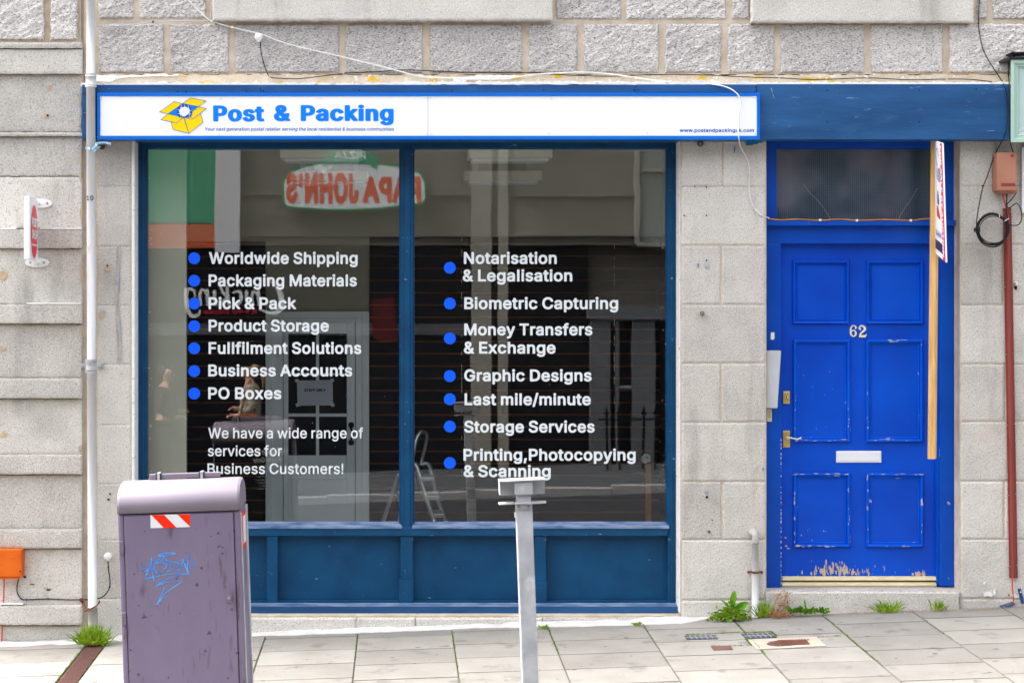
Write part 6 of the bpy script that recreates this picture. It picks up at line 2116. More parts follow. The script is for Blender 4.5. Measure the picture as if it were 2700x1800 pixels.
# ------------------------------------------------------------------ covers set in the pavement
def flat_on_ground(bm, pxs, dz, thick=.01, mi=0):
    top = []
    for x, y in pxs:
        p = gp(x, y)
        top.append(bm.verts.new((p.x, p.y, ground(p.x, p.y) + dz)))
    bot = [bm.verts.new(v.co - Vector((0, 0, thick))) for v in top]
    fs = [bm.faces.new(top), bm.faces.new(list(reversed(bot)))]
    n = len(top)
    for i in range(n):
        fs.append(bm.faces.new((top[i], bot[i], bot[(i + 1) % n], top[(i + 1) % n])))
    for f in fs: f.material_index = mi
    bmesh.ops.recalc_face_normals(bm, faces=fs)
cv = lambda pts: [(1780 + x / 4.704, 1480 + y / 4.704) for x, y in pts]
def cover(name, label, cat, pts, m, mark, group=None, bars=0):
    t = thing(name, label, cat, tuple(gp(*cv(pts)[0])), group)
    bm = BM(); flat_on_ground(bm, cv(pts), .0045); obj('lid', bm, m, t)
    bm = BM()
    p = cv(pts)
    for k in range(1, bars + 1):
        a = k / (bars + 1)
        t0 = (p[0][0] + (p[1][0] - p[0][0]) * a, p[0][1] + (p[1][1] - p[0][1]) * a)
        t1 = (p[3][0] + (p[2][0] - p[3][0]) * a, p[3][1] + (p[2][1] - p[3][1]) * a)
        flat_on_ground(bm, [(t0[0] - .4, t0[1]), (t0[0] + .4, t0[1]), (t1[0] + .4, t1[1]), (t1[0] - .4, t1[1])], .0062, .002)
    m0 = ((p[0][0] + p[3][0]) / 2, (p[0][1] + p[3][1]) / 2); m1 = ((p[1][0] + p[2][0]) / 2, (p[1][1] + p[2][1]) / 2)
    if bars:
        flat_on_ground(bm, [m0, m1, (m1[0], m1[1] + .5), (m0[0], m0[1] + .5)], .0062, .002)
    obj(mark, bm, M['cablegrey'], t) if bars else bm.free()
    return t
cover('service_cover', 'left grey ribbed service cover in the pavement below the pier', 'cover', [(115, 924), (505, 918), (535, 962), (145, 968)], M['slate'], 'cover_ribs', 'small grey service covers in the pavement', 5)
cover('service_cover', 'right grey ribbed service cover, touching the pale concrete surround', 'cover', [(820, 904), (1200, 890), (1262, 942), (885, 956)], M['slate'], 'cover_ribs', 'small grey service covers in the pavement', 5)
t = cover('rusty_cover', 'small rusty red rectangular cover in the pavement', 'cover', [(445, 1056), (690, 1048), (718, 1095), (480, 1104)], M['terracotta'], '', None, 0)
t = thing('manhole_cover', 'rusted toe-shaped iron cover in a pale concrete surround', 'cover', tuple(gp(*cv([(1400, 1020)])[0])))
bm = BM(); flat_on_ground(bm, cv([(900, 975), (1755, 938), (1875, 1052), (1010, 1096)]), .0048); obj('concrete_surround', bm, M['conc_pale'], t)
bm = BM(); flat_on_ground(bm, cv([(1135, 1028), (1170, 1005), (1260, 990), (1380, 984), (1625, 978), (1675, 1030), (1520, 1040), (1400, 1054), (1280, 1060), (1180, 1050), (1140, 1038)]), .0068, .004); lid = obj('iron_lid', bm, M['iron'], t)
bm = BM()
for r in range(5):
    for q in range(14):
        x = 1165 + q * 36 + r * 9; y = 990 + r * 13.5 - q * .9
        if x > 1635 + r * 6 or x < 1250 - 14 * (2.2 - abs(r - 2)) * 2.2: continue
        flat_on_ground(bm, cv([(x, y), (x + 24, y - .6), (x + 30, y + 6), (x + 6, y + 6.6)]), .0095, .003)
obj('raised_tread', bm, M['rust'], lid)
dr = thing('drain_channel', 'rusty grated channel crossing the pavement from the foot of the downpipe', 'drain cover', (-1.78, -.2, ground(-1.78, -.2)))
for k in range(8):
    y0_ = -.06 - k * .42
    if y0_ < -3.3: break
    bm = BM()
    slab_poly(bm, DRX0 + .006, DRX1 - .006, y0_ - .415, y0_, -.002, .02)
    pl = obj('grating_plate', bm, M['iron'], dr)
    bm = BM()
    yy = y0_ - .012
    while yy > y0_ - .41:
        for q in range(5):
            xx = DRX0 + .014 + q * .0195 + (.008 if int(yy * 100) % 2 else 0)
            if k < 3 and xx + .012 < DRX1 - .006:
                addbox(bm, xx, yy - .007, ground(xx, yy) - .004, xx + .013, yy, ground(xx, yy) + .002, 0)
        yy -= .013
    if k < 3:
        obj('raised_tread', bm, M['terracotta'], pl)
    else:
        bm.free()

# ------------------------------------------------------------------ weeds
def blade(bm, base, tip, w, bend, mi=0, seg=4):
    base, tip = Vector(base), Vector(tip)
    d = tip - base
    side = d.cross(Vector((0, 1, .2))).normalized() if d.length else Vector((1, 0, 0))
    prev = None
    for i in range(seg + 1):
        t = i / seg
        p = base + d * t + Vector((bend[0], bend[1], bend[2])) * math.sin(t * math.pi)
        ww = w * (1 - t) ** .6 * (.6 + .4 * math.sin(min(1, t * 2) * math.pi / 2))
        a, b = bm.verts.new(p - side * ww), bm.verts.new(p + side * ww + Vector((0, ww * .5, 0)))
        if prev:
            f = bm.faces.new((prev[0], prev[1], b, a)); f.material_index = mi
        prev = (a, b)
def tuft(name, label, cx, cy, w, h, n, y=-.05, m='grass', group=None, lw=.0022, dx=0):
    t = thing(name, label, 'weed', tuple(P(cx, cy, y)), group)
    bm = BM()
    for _ in range(n):
        bxx = cx + R.gauss(0, w * .14)
        yy = y + R.uniform(-.03, .03)
        b0 = P(bxx, cy + R.uniform(-1, 3), yy)
        a = R.gauss(0, .8)
        L_ = h * R.uniform(.45, 1.25)
        tp_ = P(bxx + w * .5 * math.sin(a) * R.uniform(.5, 1) + dx, cy - L_ * math.cos(a * .8), yy + R.uniform(-.05, .03))
        blade(bm, b0, tp_, lw * 1.5 * R.uniform(.6, 1.3), (R.uniform(-.006, .006), 0, R.uniform(.002, .012)))
    obj('blades', bm, M[m], t)
    return t
def leafshape(bm, base, tip, w, lobes=4, curl=.01, mi=0, toward=(0, -1, 0)):
    base, tip = Vector(base), Vector(tip)
    d = tip - base
    s = d.cross(Vector(toward)).normalized()
    n = 12
    L, C, Rr = [], [], []
    for i in range(n + 1):
        t = i / n
        env = math.sin(math.pi * min(1, t ** .75)) ** .8 * (.25 + .75 * t) if t < .98 else .02
        jag = 1 - .45 * abs(math.sin(t * math.pi * lobes)) if lobes else 1
        ww = w * env * jag * 1.15
        c = base + d * t + Vector((0, -curl * math.sin(t * math.pi), curl * .5 * math.sin(t * math.pi)))
        C.append(bm.verts.new(c + Vector((0, .003, 0))))
        L.append(bm.verts.new(c - s * ww + Vector((0, -ww * .35, 0))))
        Rr.append(bm.verts.new(c + s * ww * R.uniform(.85, 1.05) + Vector((0, -ww * .25, 0))))
    for i in range(n):
        for a, b in ((L, C), (C, Rr)):
            f = bm.faces.new((a[i], b[i], b[i + 1], a[i + 1])); f.material_index = mi; f.smooth = True
tuft('grass_tuft', 'thick tuft of bright grass round the foot of the white downpipe', 243, 1697, 112, 50, 260, -.225, lw=.0026, group='grass tufts along the wall foot')
tuft('grass_tuft', 'grass tuft between the short drain pipe and the dry brown weed', 2006, 1622, 60, 40, 90, -.06, group='grass tufts along the wall foot', dx=6)
tuft('grass_tuft', 'broad low grass tuft against the middle of the doorstep', 2340, 1611, 105, 30, 90, -.06, lw=.0018, group='grass tufts along the wall foot')
tuft('grass_tuft', 'small grass tuft near the right end of the doorstep', 2474, 1605, 62, 25, 50, -.06, lw=.0018, group='grass tufts along the wall foot')
tuft('grass_tuft', 'tiny grass tuft in the fillet just right of the steel post', 1434, 1656, 34, 13, 32, -.16, lw=.0016, group='grass tufts along the wall foot')
tuft('grass_tuft', 'tiny flat weed in the fillet under the right window panel', 1682, 1648, 40, 9, 30, -.16, lw=.002, group='grass tufts along the wall foot')
dn = thing('dandelion', 'leafy dandelion with one upright leaf left of the short drain pipe', 'weed', tuple(P(1925, 1638, -.10)))
wp = lambda x, y, yy: P(1780 + x / 4.704, 1480 + y / 4.704, yy)
for (b0, t0, w, lo) in (((690, 610), (738, 355), .030, 0), ((690, 600), (570, 472), .016, 2), ((700, 620), (912, 505),   .034, 0), ((690, 620), (645, 755), .034, 0), ((680, 620), (585, 570), .02, 3),
                        ((700, 640), (905, 610), .018, 3), ((680, 640), (520, 600), .010, 3), ((700, 620), (740, 480), .022, 3), ((690, 640), (600, 720), .014, 2)):
    bm = BM()
    leafshape(bm, wp(*b0, -.10), wp(*t0, -.12 if t0[1] < 600 else -.17), w, lo, .012)
    obj('leaf', bm, M['leaf'], dn)
bm = BM()
for _ in range(620):
    x = R.gauss(690, 105); y = 735 - abs(R.gauss(0, 55)) - max(0, 60 - abs(x - 690) * .5)
    x = max(430, min(930, x)); 
    p = wp(x, min(750, y), R.uniform(-.18, -.07))
    a = R.uniform(0, 6.28)
    leafshape(bm, p, p + Vector((math.cos(a), R.uniform(-.5, .3), abs(math.sin(a)) * .8)) * R.uniform(.012, .026), R.uniform(.004, .009), 0, .001)
obj('small_foliage', bm, M['grass'], dn)
gw = thing('leafy_weed', 'spreading bright green weed at the left end of the doorstep', 'weed', tuple(P(2120, 1618, -.06)))
for k in range(46):
    x0 = R.uniform(1430, 1850); y0 = R.uniform(620, 655)
    L_ = R.uniform(50, 95) * (1.5 if k in (0, 1) else 1)
    a = R.uniform(-1.3, 1.2)
    if k == 0: x0, a, L_ = 1625, -.1, 195
    bm = BM()
    leafshape(bm, wp(x0, y0, -.05), wp(x0 + math.sin(a) * L_ * 1.3, y0 - abs(math.cos(a)) * L_, R.uniform(-.12, -.04)), R.uniform(.012, .020), 4, .008)
    obj('leaf', bm, M['leaf'], gw)
bm = BM()
addtube(bm, [wp(1450, 505, -.05), wp(1520, 425, -.06), wp(1560, 520, -.06), wp(1585, 560, -.06)], .0016, 5)
obj('dry_stalk', bm, M['drystem'], gw)
dw = thing('dry_weed', 'dead brown stalky weed at the corner of the doorstep', 'weed', tuple(P(2050, 1622, -.06)))
bm = BM()
for pts in ([(1205, 570), (1250, 480), (1300, 400), (1355, 345)], [(1210, 640), (1245, 540), (1240, 500)], [(1330, 640), (1350, 520), (1370, 430), (1395, 365)], [(1390, 640), (1400, 540), (1385, 440)], [(1260, 650), (1300, 560), (1350, 500)], [(1355, 345), (1370, 390), (1400, 440)]):
    addtube(bm, smooth_path([wp(x, y, R.uniform(-.08, -.04)) for x, y in pts], 4), .0028, 5)
obj('stalks', bm, M['drystem'], dw)
bm = BM()
for _ in range(280):
    if R.random() < .7:
        x, y = R.gauss(1290, 60), 690 - abs(R.gauss(0, 45))
    else:
        x, y = R.uniform(1240, 1420), R.uniform(380, 640)
    p = wp(x, y, R.uniform(-.13, -.04))
    a = R.uniform(0, 6.28)
    leafshape(bm, p, p + Vector((math.cos(a), R.uniform(-.5, .3), math.sin(a))) * R.uniform(.006, .017), R.uniform(.002, .006), 0, .001)
obj('dead_leaves', bm, M['litter'], dw)
# litter and grit at the wall foot, moss in joints : uncountable
bm = BM()
for _ in range(520):
    px = R.uniform(1960, 2690)
    x = X(px); y = -.03 - abs(R.gauss(0, .035))
    p = Vector((x, y, ground(x, y) + .004))
    a = R.uniform(0, 6.28)
    leafshape(bm, p, p + Vector((math.cos(a), math.sin(a), R.uniform(0, .6))) * R.uniform(.004, .012), R.uniform(.0015, .005), 0, .001, mi=R.choice((0, 0, 1)), toward=(0, 0, 1))
for _ in range(60):
    x = R.uniform(-2.3, 3.5); y = R.uniform(-1.6, -.15)
    p = Vector((x, y, ground(x, y) + .004)); a = R.uniform(0, 6.28)
    leafshape(bm, p, p + Vector((math.cos(a), math.sin(a), .1)) * R.uniform(.004, .016), R.uniform(.001, .004), 0, .001, mi=R.choice((0, 1)), toward=(0, 0, 1))
struct('leaf_litter', bm, [M['litter'], M['drystem']], 'stuff')
bm = BM()
def mossline(x0, y0, x1, y1, n, w=.007):
    for _ in range(n):
        t = R.random()
        x = x0 + (x1 - x0) * t + R.gauss(0, w * .3); y = y0 + (y1 - y0) * t + R.gauss(0, w * .3)
        p = Vector((x, y, ground(x, y) + .000)); a = R.uniform(0, 6.28)
        leafshape(bm, p, p + Vector((math.cos(a) * .3, math.sin(a) * .3, .7)) * R.uniform(.005, .013), R.uniform(.0015, .004), 0, .001)
for px, a, b, n in ((704, .0, -.7, 50), (944.6, 0, -.6, 60), (1190, 0, -.9, 90), (1440, 0, -.5, 60), (1686.5, 0, -.3, 30), (1925, -.05, -.7, 130), (2163, 0, -1.0, 150), (2400, 0, -.5, 60), (2640, 0, -.3, 30)):
    x = (px - VX) / 440
    mossline(x, -.15 + a, x, -.15 + b - .2, n)
for (pa, pb, n) in ((cv([(100, 912)])[0], cv([(800, 880)])[0], 170), (cv([(810, 886)])[0], cv([(1210, 874)])[0], 140), (cv([(1190, 872)])[0], cv([(1260, 925)])[0], 80), (cv([(440, 1052)])[0], cv([(930, 1044)])[0], 70), (cv([(880, 960)])[0], cv([(940, 1045)])[0], 60), (cv([(1760, 940)])[0], cv([(2050, 925)])[0], 30)):
    a, b = gp(*pa), gp(*pb)
    mossline(a.x, a.y, b.x, b.y, n, .012)
mossline(DRX0, -.15, DRX0, -1.6, 260, .012)
mossline(DRX1, -.15, DRX1, -1.6, 90, .008)
struct('joint_moss', bm, M['grass'], 'stuff')

# ------------------------------------------------------------------ the other side of the street (seen in the window)
OY = -14.5
OD = D0 - OY          # virtual distance of that facade in the mirror
def Q(px, py, y=OY):
    """reflected pixel -> point across the street at depth y"""
    k = (D0 - y) / F
    return Vector(((px - VX) * k, y, ZC - (py - VY) * k))
def qx(bm, px0, py0, px1, py1, y0, y1, bev=.005, mi=0):
    """box whose street-side face (y = y1 > y0) covers the reflected pixel rectangle"""
    a, b = Q(px0, py0, y1), Q(px1, py1, y1)
    addbox(bm, a.x, y0, b.z, b.x, y1, a.z, bev, mi)
bm = BM()
gsheet(bm, -60, 60, [-11.8, -14.6], dz=0)
struct('far_pavement', bm, mat('far_paving', (.075, .08, .085), .9, .15, 5, .2, 80))
bm = BM()
for i in range(-30, 30):
    x0, x1 = i * .9 + .004, (i + 1) * .9 - .004
    z0 = min(ground(x0, -11.82), ground(x1, -11.82))
    addbox(bm, x0, -11.95, z0 - .2, x1, -11.79, z0 + .005, .008)
struct('far_kerb', bm, M['kerb'])
far = thing('takeaway_building', 'stone building across the street holding the takeaway shops, seen only as a reflection', 'building', (0, OY, -.6))
M['farcolumn'] = mat('far_grey_column', (.12, .125, .135), .85, .1, 3, .1)
M['farstone'] = mat('far_brown_stone', (.15, .138, .118), .9, .15, 3, .2, 40)
M['farpale'] = mat('far_pale_render', (.62, .62, .65), .8, .05, 3, .1)
M['fargreen'] = mat('far_green_panel', (.01, .32, .17), .5, .08, 3, .05)
M['farorange'] = mat('far_orange_panel', (.55, .11, .04), .5, .08, 3, .05)
M['fardark'] = mat('far_dark_shopfront', (.006, .006, .009), .3, .2, 3, .05)
M['farcream'] = mat('far_cream_stone', (.30, .28, .24), .85, .1, 3, .1)
bm = BM()
addbox(bm, -30, OY - .6, -2.5, 30, OY - .3, 8.0)
addbox(bm, -30, OY - .3, Q(0, 645).z, 30, OY - .001, 4.45)
obj('wall', bm, M['farstone'], far)
bm = BM()
for py, h in ((505, 7), (612, 9)):
    qx(bm, 300, py, 1680, py + h, OY, OY + .05)
obj('string_course', bm, M['farstone'], far)
bm = BM(); qx(bm, 560, 300, 626, 664, OY, OY + .14); obj('pilaster', bm, M['farpale'], far)
bm = BM()
for i in range(26):
    a = 150 + i * 15.5
    qx(bm, a, 300, a + 13.5, 584, OY, OY + .10)
qx(bm, 100, 300, 566, 586, OY, OY + .09)
obj('green_panel', bm, M['fargreen'], far)
bm = BM(); qx(bm, 100, 588, 566, 652, OY, OY + .11); obj('orange_panel', bm, M['farorange'], far)
bm = BM(); qx(bm, 100, 652, 1240, 850, OY - .3, OY + .02); obj('black_fascia', bm, M['fardark'], far)
bm = BM(); qx(bm, 100, 852, 1240, 884, OY - .28, OY + .01); obj('grey_band', bm, mat('far_grey_band', (.10, .10, .11), .6, .1, 3, 0), far)
bm = BM(); qx(bm, 100, 885, 1240, 1330, OY - .29, OY - .10); obj('shop_glazing', bm, M['fardark'], far)
for px0, px1 in ((1245, 1300), (1318, 1345)):
    bm = BM(); qx(bm, px0, 300, px1, 1330, OY - .2, OY + .06); obj('pilaster', bm, M['farcream'], far)
bm = BM(); qx(bm, 1345, 652, 1560, 1330, OY - .3, OY - .12); obj('dark_doorway', bm, M['fardark'], far)
for px0, px1 in ((1566, 1618), (1632, 1642), (1676, 1738)):
    bm = BM(); qx(bm, px0, 840, px1, 1245, OY - .2, OY + .10); obj('white_column', bm, M['farcolumn'], far)
bm = BM(); qx(bm, 1560, 808, 1800, 842, OY - .2, OY + .14); obj('lintel', bm, M['farcolumn'], far)
bm = BM(); qx(bm, 1640, 845, 1676, 1240, OY - .2, OY - .05); qx(bm, 1738, 845, 2100, 1330, OY - .25, OY - .05); obj('dark_window', bm, M['fardark'], far)
bm = BM(); qx(bm, 1642, 1020, 1676, 1028, OY - .1, OY - .03); obj('window_bar', bm, M['farpale'], far)
bm = BM()
qx(bm, 1683, 300, 1697, 640, OY, OY + .08); qx(bm, 1697, 440, 1900, 449, OY, OY + .07); qx(bm, 1690, 636, 1900, 648, OY, OY + .10)
obj('window_frame', bm, M['farcream'], far)
bm = BM(); qx(bm, 1697, 300, 1900, 440, OY, OY + .03); qx(bm, 1697, 449, 1900, 636, OY, OY + .03)
obj('window_pane', bm, mat('far_window_glass', (.20, .23, .22), .1, .1, 3, 0), far)
bm = BM(); qx(bm, 1560, 1290, 2100, 1345, OY - .2, OY + .2); obj('low_wall', bm, M['farstone'], far)
# signs: lettering reads correctly from this side and mirrored in the window
def oq(y):
    return lambda u, v: Q(u, v, y)
def otext(name, text, pxl, pxr, ybase, cap, y, m, parent, h=1.0, **k):
    """pxl..pxr are the mirrored pixels; text must read from the street, so it runs right to left in the mirror"""
    bm = BM()
    f = lambda u, v: Q(pxl + pxr - u, v, y)
    text_bm(bm, text, pxl, pxr, ybase, cap, f, h=h, **k)
    return obj(name, bm, m, parent)
pz = thing('pizza_sign', 'white sign with red letters and a green banner across the street', 'sign', tuple(Q(930, 550)))
yS = OY + .30
out = [(742, 470), (760, 448), (800, 432), (860, 424), (930, 422), (1010, 425), (1080, 436), (1112, 450), (1124, 475), (1124, 520), (1114, 534), (1000, 549), (860, 549), (752, 544), (742, 530)]
bm = BM(); shape_bm(bm, [[out]], [], (735, 415, 1130, 555), oq(yS), h=1.5, thick=(0, -.2, 0)); obj('sign_face', bm, M['signwhite'], pz)
bm = BM(); shape_bm(bm, [], [[(x, y, 2.6) for x, y in out + [out[0]]]], (735, 412, 1132, 556), oq(yS + .004), h=1.2); obj('green_rim', bm, mat('sign_green', (.0, .30, .09), .4, .05, 3, 0), pz)
SR = mat('sign_orange_red', (.80, .10, .03), .4, .05, 3, 0)
def stretch_text(text, a, b, yb, cap, nm):
    otext(nm, text, a, b, yb, cap, yS + .006, SR, pz, h=1.0, d=22)
stretch_text("JOHN'S", 750, 943, 533, 82, 'sign_lettering')
stretch_text('PAPA', 955, 1112, 533, 74, 'sign_lettering')
bm = BM(); shape_bm(bm, [[[(864, 392), (976, 392), (985, 424), (930, 421), (872, 425)]], [[(848, 404), (866, 400), (870, 428), (850, 434), (856, 418)]], [[(978, 400), (998, 408), (990, 420), (996, 438), (976, 432)]]], [], (840, 385, 1004, 442), oq(yS + .01), h=1.2)
bnr = obj('green_banner', bm, M['fargreen'], pz)
otext('banner_lettering', 'PIZZA', 880, 962, 413, 20, yS + .014, M['signwhite'], pz, h=.8, d=10)
ck = thing('takeaway_sign', 'white flowing script lettering on the black fascia across the street', 'sign', tuple(Q(600, 800)))
yC = OY + .05
# script word, drawn as it shows in the mirror (right to left)
ch = lambda pts, r=9: curve2([(380 + x / 3.136, 380 + y / 3.136, (q if q else r) / 3.136 * .5) for x, y, q in pts], 5)
strokes = [
    ch([(1010, 1130, 8), (1060, 1150, 22), (1105, 1230, 44), (1118, 1320, 52), (1085, 1385, 40), (1020, 1395, 26), (940, 1365, 12)]),
    ch([(930, 1170, 26), (930, 1250, 30), (940, 1330, 26)]), ch([(930, 1250, 12), (890, 1215, 22), (875, 1260, 26), (885, 1330, 24)]),
    ch([(830, 1215, 26), (828, 1270, 28), (838, 1325, 24)]),
    ch([(720, 1225, 16), (770, 1215, 24), (785, 1270, 30), (760, 1325, 22), (715, 1320, 12)]),
    ch([(665, 1180, 26), (668, 1250, 28), (680, 1325, 24)]), ch([(600, 1165, 24), (640, 1240, 20), (668, 1262, 12)]), ch([(668, 1255, 14), (630, 1300, 22), (610, 1330, 22)]),
    ch([(560, 1215, 24), (560, 1270, 26), (572, 1325, 22)]),
    ch([(500, 1205, 26), (505, 1270, 28), (512, 1325, 24)]), ch([(500, 1240, 12), (460, 1200, 20), (440, 1245, 26), (450, 1320, 24)]),
    ch([(395, 1210, 22), (345, 1195, 24), (325, 1250, 26), (350, 1305, 24), (395, 1290, 16), (398, 1230, 16)]), ch([(318, 1195, 26), (318, 1280, 30), (335, 1370, 32), (375, 1420, 32), (430, 1405, 22), (440, 1370, 12)]),
]
bm = BM()
shape_bm(bm, [], strokes, (470, 735, 745, 850), oq(yC), h=.8, thick=(0, -.03, 0))
obj('script_lettering', bm, M['signwhite'], ck)
otext('tagline_lettering', "it's my choice", 530, 672, 826, 11, OY + .026, M['postred'], ck, h=.6, d=8)
bm = BM()
shape_bm(bm, [[[(980, 790), (1040, 782), (1050, 900), (1000, 905), (978, 880)]]], [], (970, 775, 1060, 910), oq(OY + .025), h=2)
obj('dark_red_panel', bm, mat('dark_red', (.09, .008, .01), .5, .1, 3, 0), ck)
# railings
rl = thing('railing', 'black spearhead railing in front of the white columns across the street', 'railing', tuple(Q(1680, 1290)))
ry = OY + .6
for px in (1608, 1641, 1706, 1738, 1790, 1822):
    bm = BM()
    p = Q(px, 1090, ry); q = Q(px, 1300, ry)
    addtube(bm, [q, p], .018, 8)
    shape_bm(bm, [[[(px - 9, 1094), (px - 4, 1090), (px, 1073), (px + 4, 1090), (px + 9, 1094), (px + 3, 1100), (px - 3, 1100)]]], [], (px - 12, 1070, px + 12, 1104), oq(ry + .012), h=1, thick=(0, -.024, 0))
    obj('spear_bar', bm, M['blackgloss'], rl)
bm = BM(); addtube(bm, [Q(1585, 1110, ry), Q(1860, 1110, ry)], .014, 6); obj('top_rail', bm, M['blackgloss'], rl)

# ------------------------------------------------------------------ two people across the street, seen as reflections
def skin_body(name, joints, edges, m, parent, root=0, lvl=1):
    me = bpy.data.meshes.new(name)
    me.from_pydata([j[0] for j in joints], edges, [])
    o = link(bpy.data.objects.new(name, me))
    sm = o.modifiers.new('skin', 'SKIN')
    for i, j in enumerate(joints):
        r = j[1]
        me.skin_vertices[0].data[i].radius = r if isinstance(r, tuple) else (r, r)
    me.skin_vertices[0].data[root].use_root = True
    ss = o.modifiers.new('sub', 'SUBSURF'); ss.levels = lvl; ss.render_levels = lvl
    dg = bpy.context.evaluated_depsgraph_get()
    ev = o.evaluated_get(dg)
    nm = bpy.data.meshes.new_from_object(ev)
    o.modifiers.clear()
    o.data = nm
    nm.materials.clear(); nm.materials.append(m)
    for p in nm.polygons: p.use_smooth = True
    if parent:
        o.parent = parent
        o.matrix_parent_inverse = Matrix.LocRotScale(parent.location, parent.rotation_euler, None).inverted()
    return o
SKIN = mat('skin', (.50, .27, .19), .5, .05, 8, .05)
def person(label, cx, cy, gz_, facing, coat, hair, trousers, tail, bag):
    """standing figure, one continuous body; facing = +1 looks towards +x"""
    t = thing('person', label, 'person', (cx, cy, gz_))
    f = facing
    def J(x, y, z): return (cx + x * f, cy + y, gz_ + z)
    H = 1.64
    J_ = [(J(0, 0, .92), (.15, .12)), (J(0, 0, 1.08), (.125, .10)), (J(.01, 0, 1.25), (.15, .11)), (J(.0, 0, 1.37), (.13, .09)), (J(.015, 0, 1.44), .052),
          (J(.03, 0, 1.50), .058), (J(.035, 0, 1.57), .085), (J(.03, 0, 1.62), .055),
          (J(0, .10, .86), .09), (J(.02, .10, .48), .058), (J(-.01, .10, .09), .038), (J(.10, .10, .04), .034), (J(.16, .10, .03), .028),
          (J(0, -.10, .86), .09), (J(.05, -.11, .48), .058), (J(.0, -.11, .09), .038), (J(.11, -.11, .04), .034), (J(.17, -.11, .03), .028),
          (J(-.01, .17, 1.36), .062), (J(-.05, .21, 1.10), .046), (J(.16, .14, .99), .036), (J(.23, .11, 1.0), .030),
          (J(-.01, -.17, 1.36), .062), (J(-.03, -.21, 1.10), .046), (J(.19, -.13, 1.06), .036), (J(.26, -.10, 1.08), .030)]
    E_ = [(0, 1), (1, 2), (2, 3), (3, 4), (4, 5), (5, 6), (6, 7), (0, 8), (8, 9), (9, 10), (10, 11), (11, 12), (0, 13), (13, 14), (14, 15), (15, 16), (16, 17),
          (3, 18), (18, 19), (19, 20), (20, 21), (3, 22), (22, 23), (23, 24), (24, 25)]
    body = skin_body('body', J_, E_, SKIN, t, 0, 2)
    # coat, trousers as slightly larger copies of the same skeleton
    grow = lambda ids, g: [(J_[i][0], tuple(v + g for v in J_[i][1]) if isinstance(J_[i][1], tuple) else J_[i][1] + g) for i in ids]
    ids = [0, 1, 2, 3, 18, 19, 20, 22, 23, 24]
    ed = [(0, 1), (1, 2), (2, 3), (3, 4), (4, 5), (5, 6), (3, 7), (7, 8), (8, 9)]
    skin_body('coat', grow(ids, .016), ed, coat, t, 0, 2)
    ids = [0, 8, 9, 10, 13, 14, 15]
    skin_body('trousers', grow(ids, .014), [(0, 1), (1, 2), (2, 3), (0, 4), (4, 5), (5, 6)], trousers, t, 0, 2)
    # face and hair
    bm = BM()
    for s in (-1, 1):
        b = bmesh.new(); bmesh.ops.create_uvsphere(b, u_segments=8, v_segments=6, radius=.011)
        bmesh.ops.transform(b, matrix=Matrix.Translation(J(.108, s * .032, 1.565)), verts=b.verts); merge(bm, b)
    obj('eyes', bm, M['blackgloss'], t)
    bm = BM()
    b = bmesh.new(); bmesh.ops.create_uvsphere(b, u_segments=8, v_segments=6, radius=.014)
    bmesh.ops.transform(b, matrix=Matrix.Translation(J(.125, 0, 1.54)) @ Matrix.Diagonal((1.3, .8, 1.3, 1)), verts=b.verts); merge(bm, b)
    for s in (-1, 1):
        b = bmesh.new(); bmesh.ops.create_uvsphere(b, u_segments=8, v_segments=6, radius=.02)
        bmesh.ops.transform(b, matrix=Matrix.Translation(J(.02, s * .082, 1.55)) @ Matrix.Diagonal((.8, .4, 1.2, 1)), verts=b.verts); merge(bm, b)
    obj('nose_and_ears', bm, SKIN, t)
    bm = BM()
    b = bmesh.new(); bmesh.ops.create_cube(b, size=1)
    bmesh.ops.transform(b, matrix=Matrix.Translation(J(.108, 0, 1.505)) @ Matrix.Diagonal((.012, .045, .010, 1)), verts=b.verts); merge(bm, b)
    obj('mouth', bm, M['postred'], t)
    hj = [(J(.02, 0, 1.62), (.088, .088)), (J(-.03, 0, 1.60), (.085, .085)), (J(-.06, 0, 1.55), (.062, .07))]
    he = [(0, 1), (1, 2)]
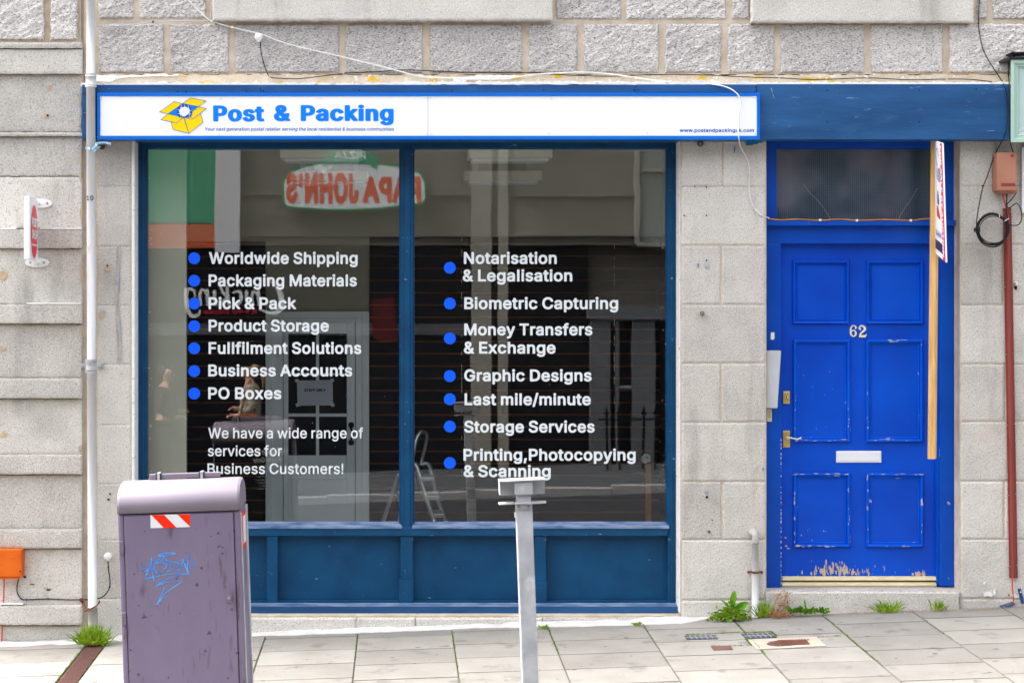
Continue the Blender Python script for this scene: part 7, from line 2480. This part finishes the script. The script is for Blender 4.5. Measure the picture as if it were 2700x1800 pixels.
    if tail:
        hj += [(J(-.11, 0, 1.60), (.022, .022)), (J(-.16, 0, 1.53), (.035, .035)), (J(-.17, 0, 1.42), (.028, .028)), (J(-.16, 0, 1.33), (.010, .010))]
        he += [(1, 3), (3, 4), (4, 5), (5, 6)]
    else:
        hj += [(J(-.075, 0, 1.46), (.06, .075)), (J(-.07, 0, 1.37), (.035, .06))]
        he += [(2, 3), (3, 4)]
    skin_body('hair', hj, he, hair, t, 0, 2)
    for s in (-1, 1):
        base_ = J(.25, s * .105, 1.0 if s > 0 else 1.08)
        bm = BM()
        for q, (dy, ln) in enumerate(((-.026, .055), (-.009, .065), (.009, .062), (.026, .048))):
            a = Vector(base_); addtube(bm, [a + Vector((0, dy, 0)), a + Vector((f * ln * .6, dy, -.008)), a + Vector((f * ln, dy, -.03))], .0085, 6)
        addtube(bm, [Vector(base_) + Vector((-f * .03, -s * .025, 0)), Vector(base_) + Vector((f * .01, -s * .045, .01)), Vector(base_) + Vector((f * .03, -s * .05, .0))], .009, 6)
        obj('fingers', bm, SKIN, t)
    if bag:
        bm = BM()
        addbox(bm, cx - .16, cy + .16, gz_ + .78, cx + .12, cy + .28, gz_ + 1.02, .03)
        addtube(bm, smooth_path([(cx + .08, cy + .22, gz_ + 1.0), (cx + .04, cy + .23, gz_ + 1.25), (cx, cy + .16, gz_ + 1.46), (cx - .06, cy + .22, gz_ + 1.25), (cx - .12, cy + .22, gz_ + 1.0)], 4), .012, 6)
        tag(obj('shoulder_bag', bm, mat('tan_leather', (.24, .08, .035), .5, .1, 8, .1)), 'tan leather bag on the shoulder of the woman across the street', 'bag')
    return t
CO = mat('beige_knit', (.40, .35, .27), .9, .1, 30, .3, 90)
CB = mat('dark_coat', (.02, .02, .025), .8, .1, 30, .2, 90)
HB = mat('blond_hair', (.32, .20, .09), .6, .2, 30, .2, 90)
HD = mat('dark_hair', (.02, .013, .010), .5, .2, 30, .2, 90)
TD = mat('pale_denim', (.16, .19, .25), .9, .1, 30, .2, 90)
yp1 = -12.6
p1 = Q(655, 1070, yp1)
person('woman with a blond ponytail and beige jumper across the street, seen in the left pane', p1.x, yp1, ground(p1.x, yp1) - .0, -1, CO, HB, TD, True, True)
p2 = Q(425, 1070, yp1 - .2)
person('dark-haired person in a black coat across the street, at the left edge of the window', p2.x, yp1 - .2, ground(p2.x, yp1 - .2), 1, CB, HD, CB, False, False)
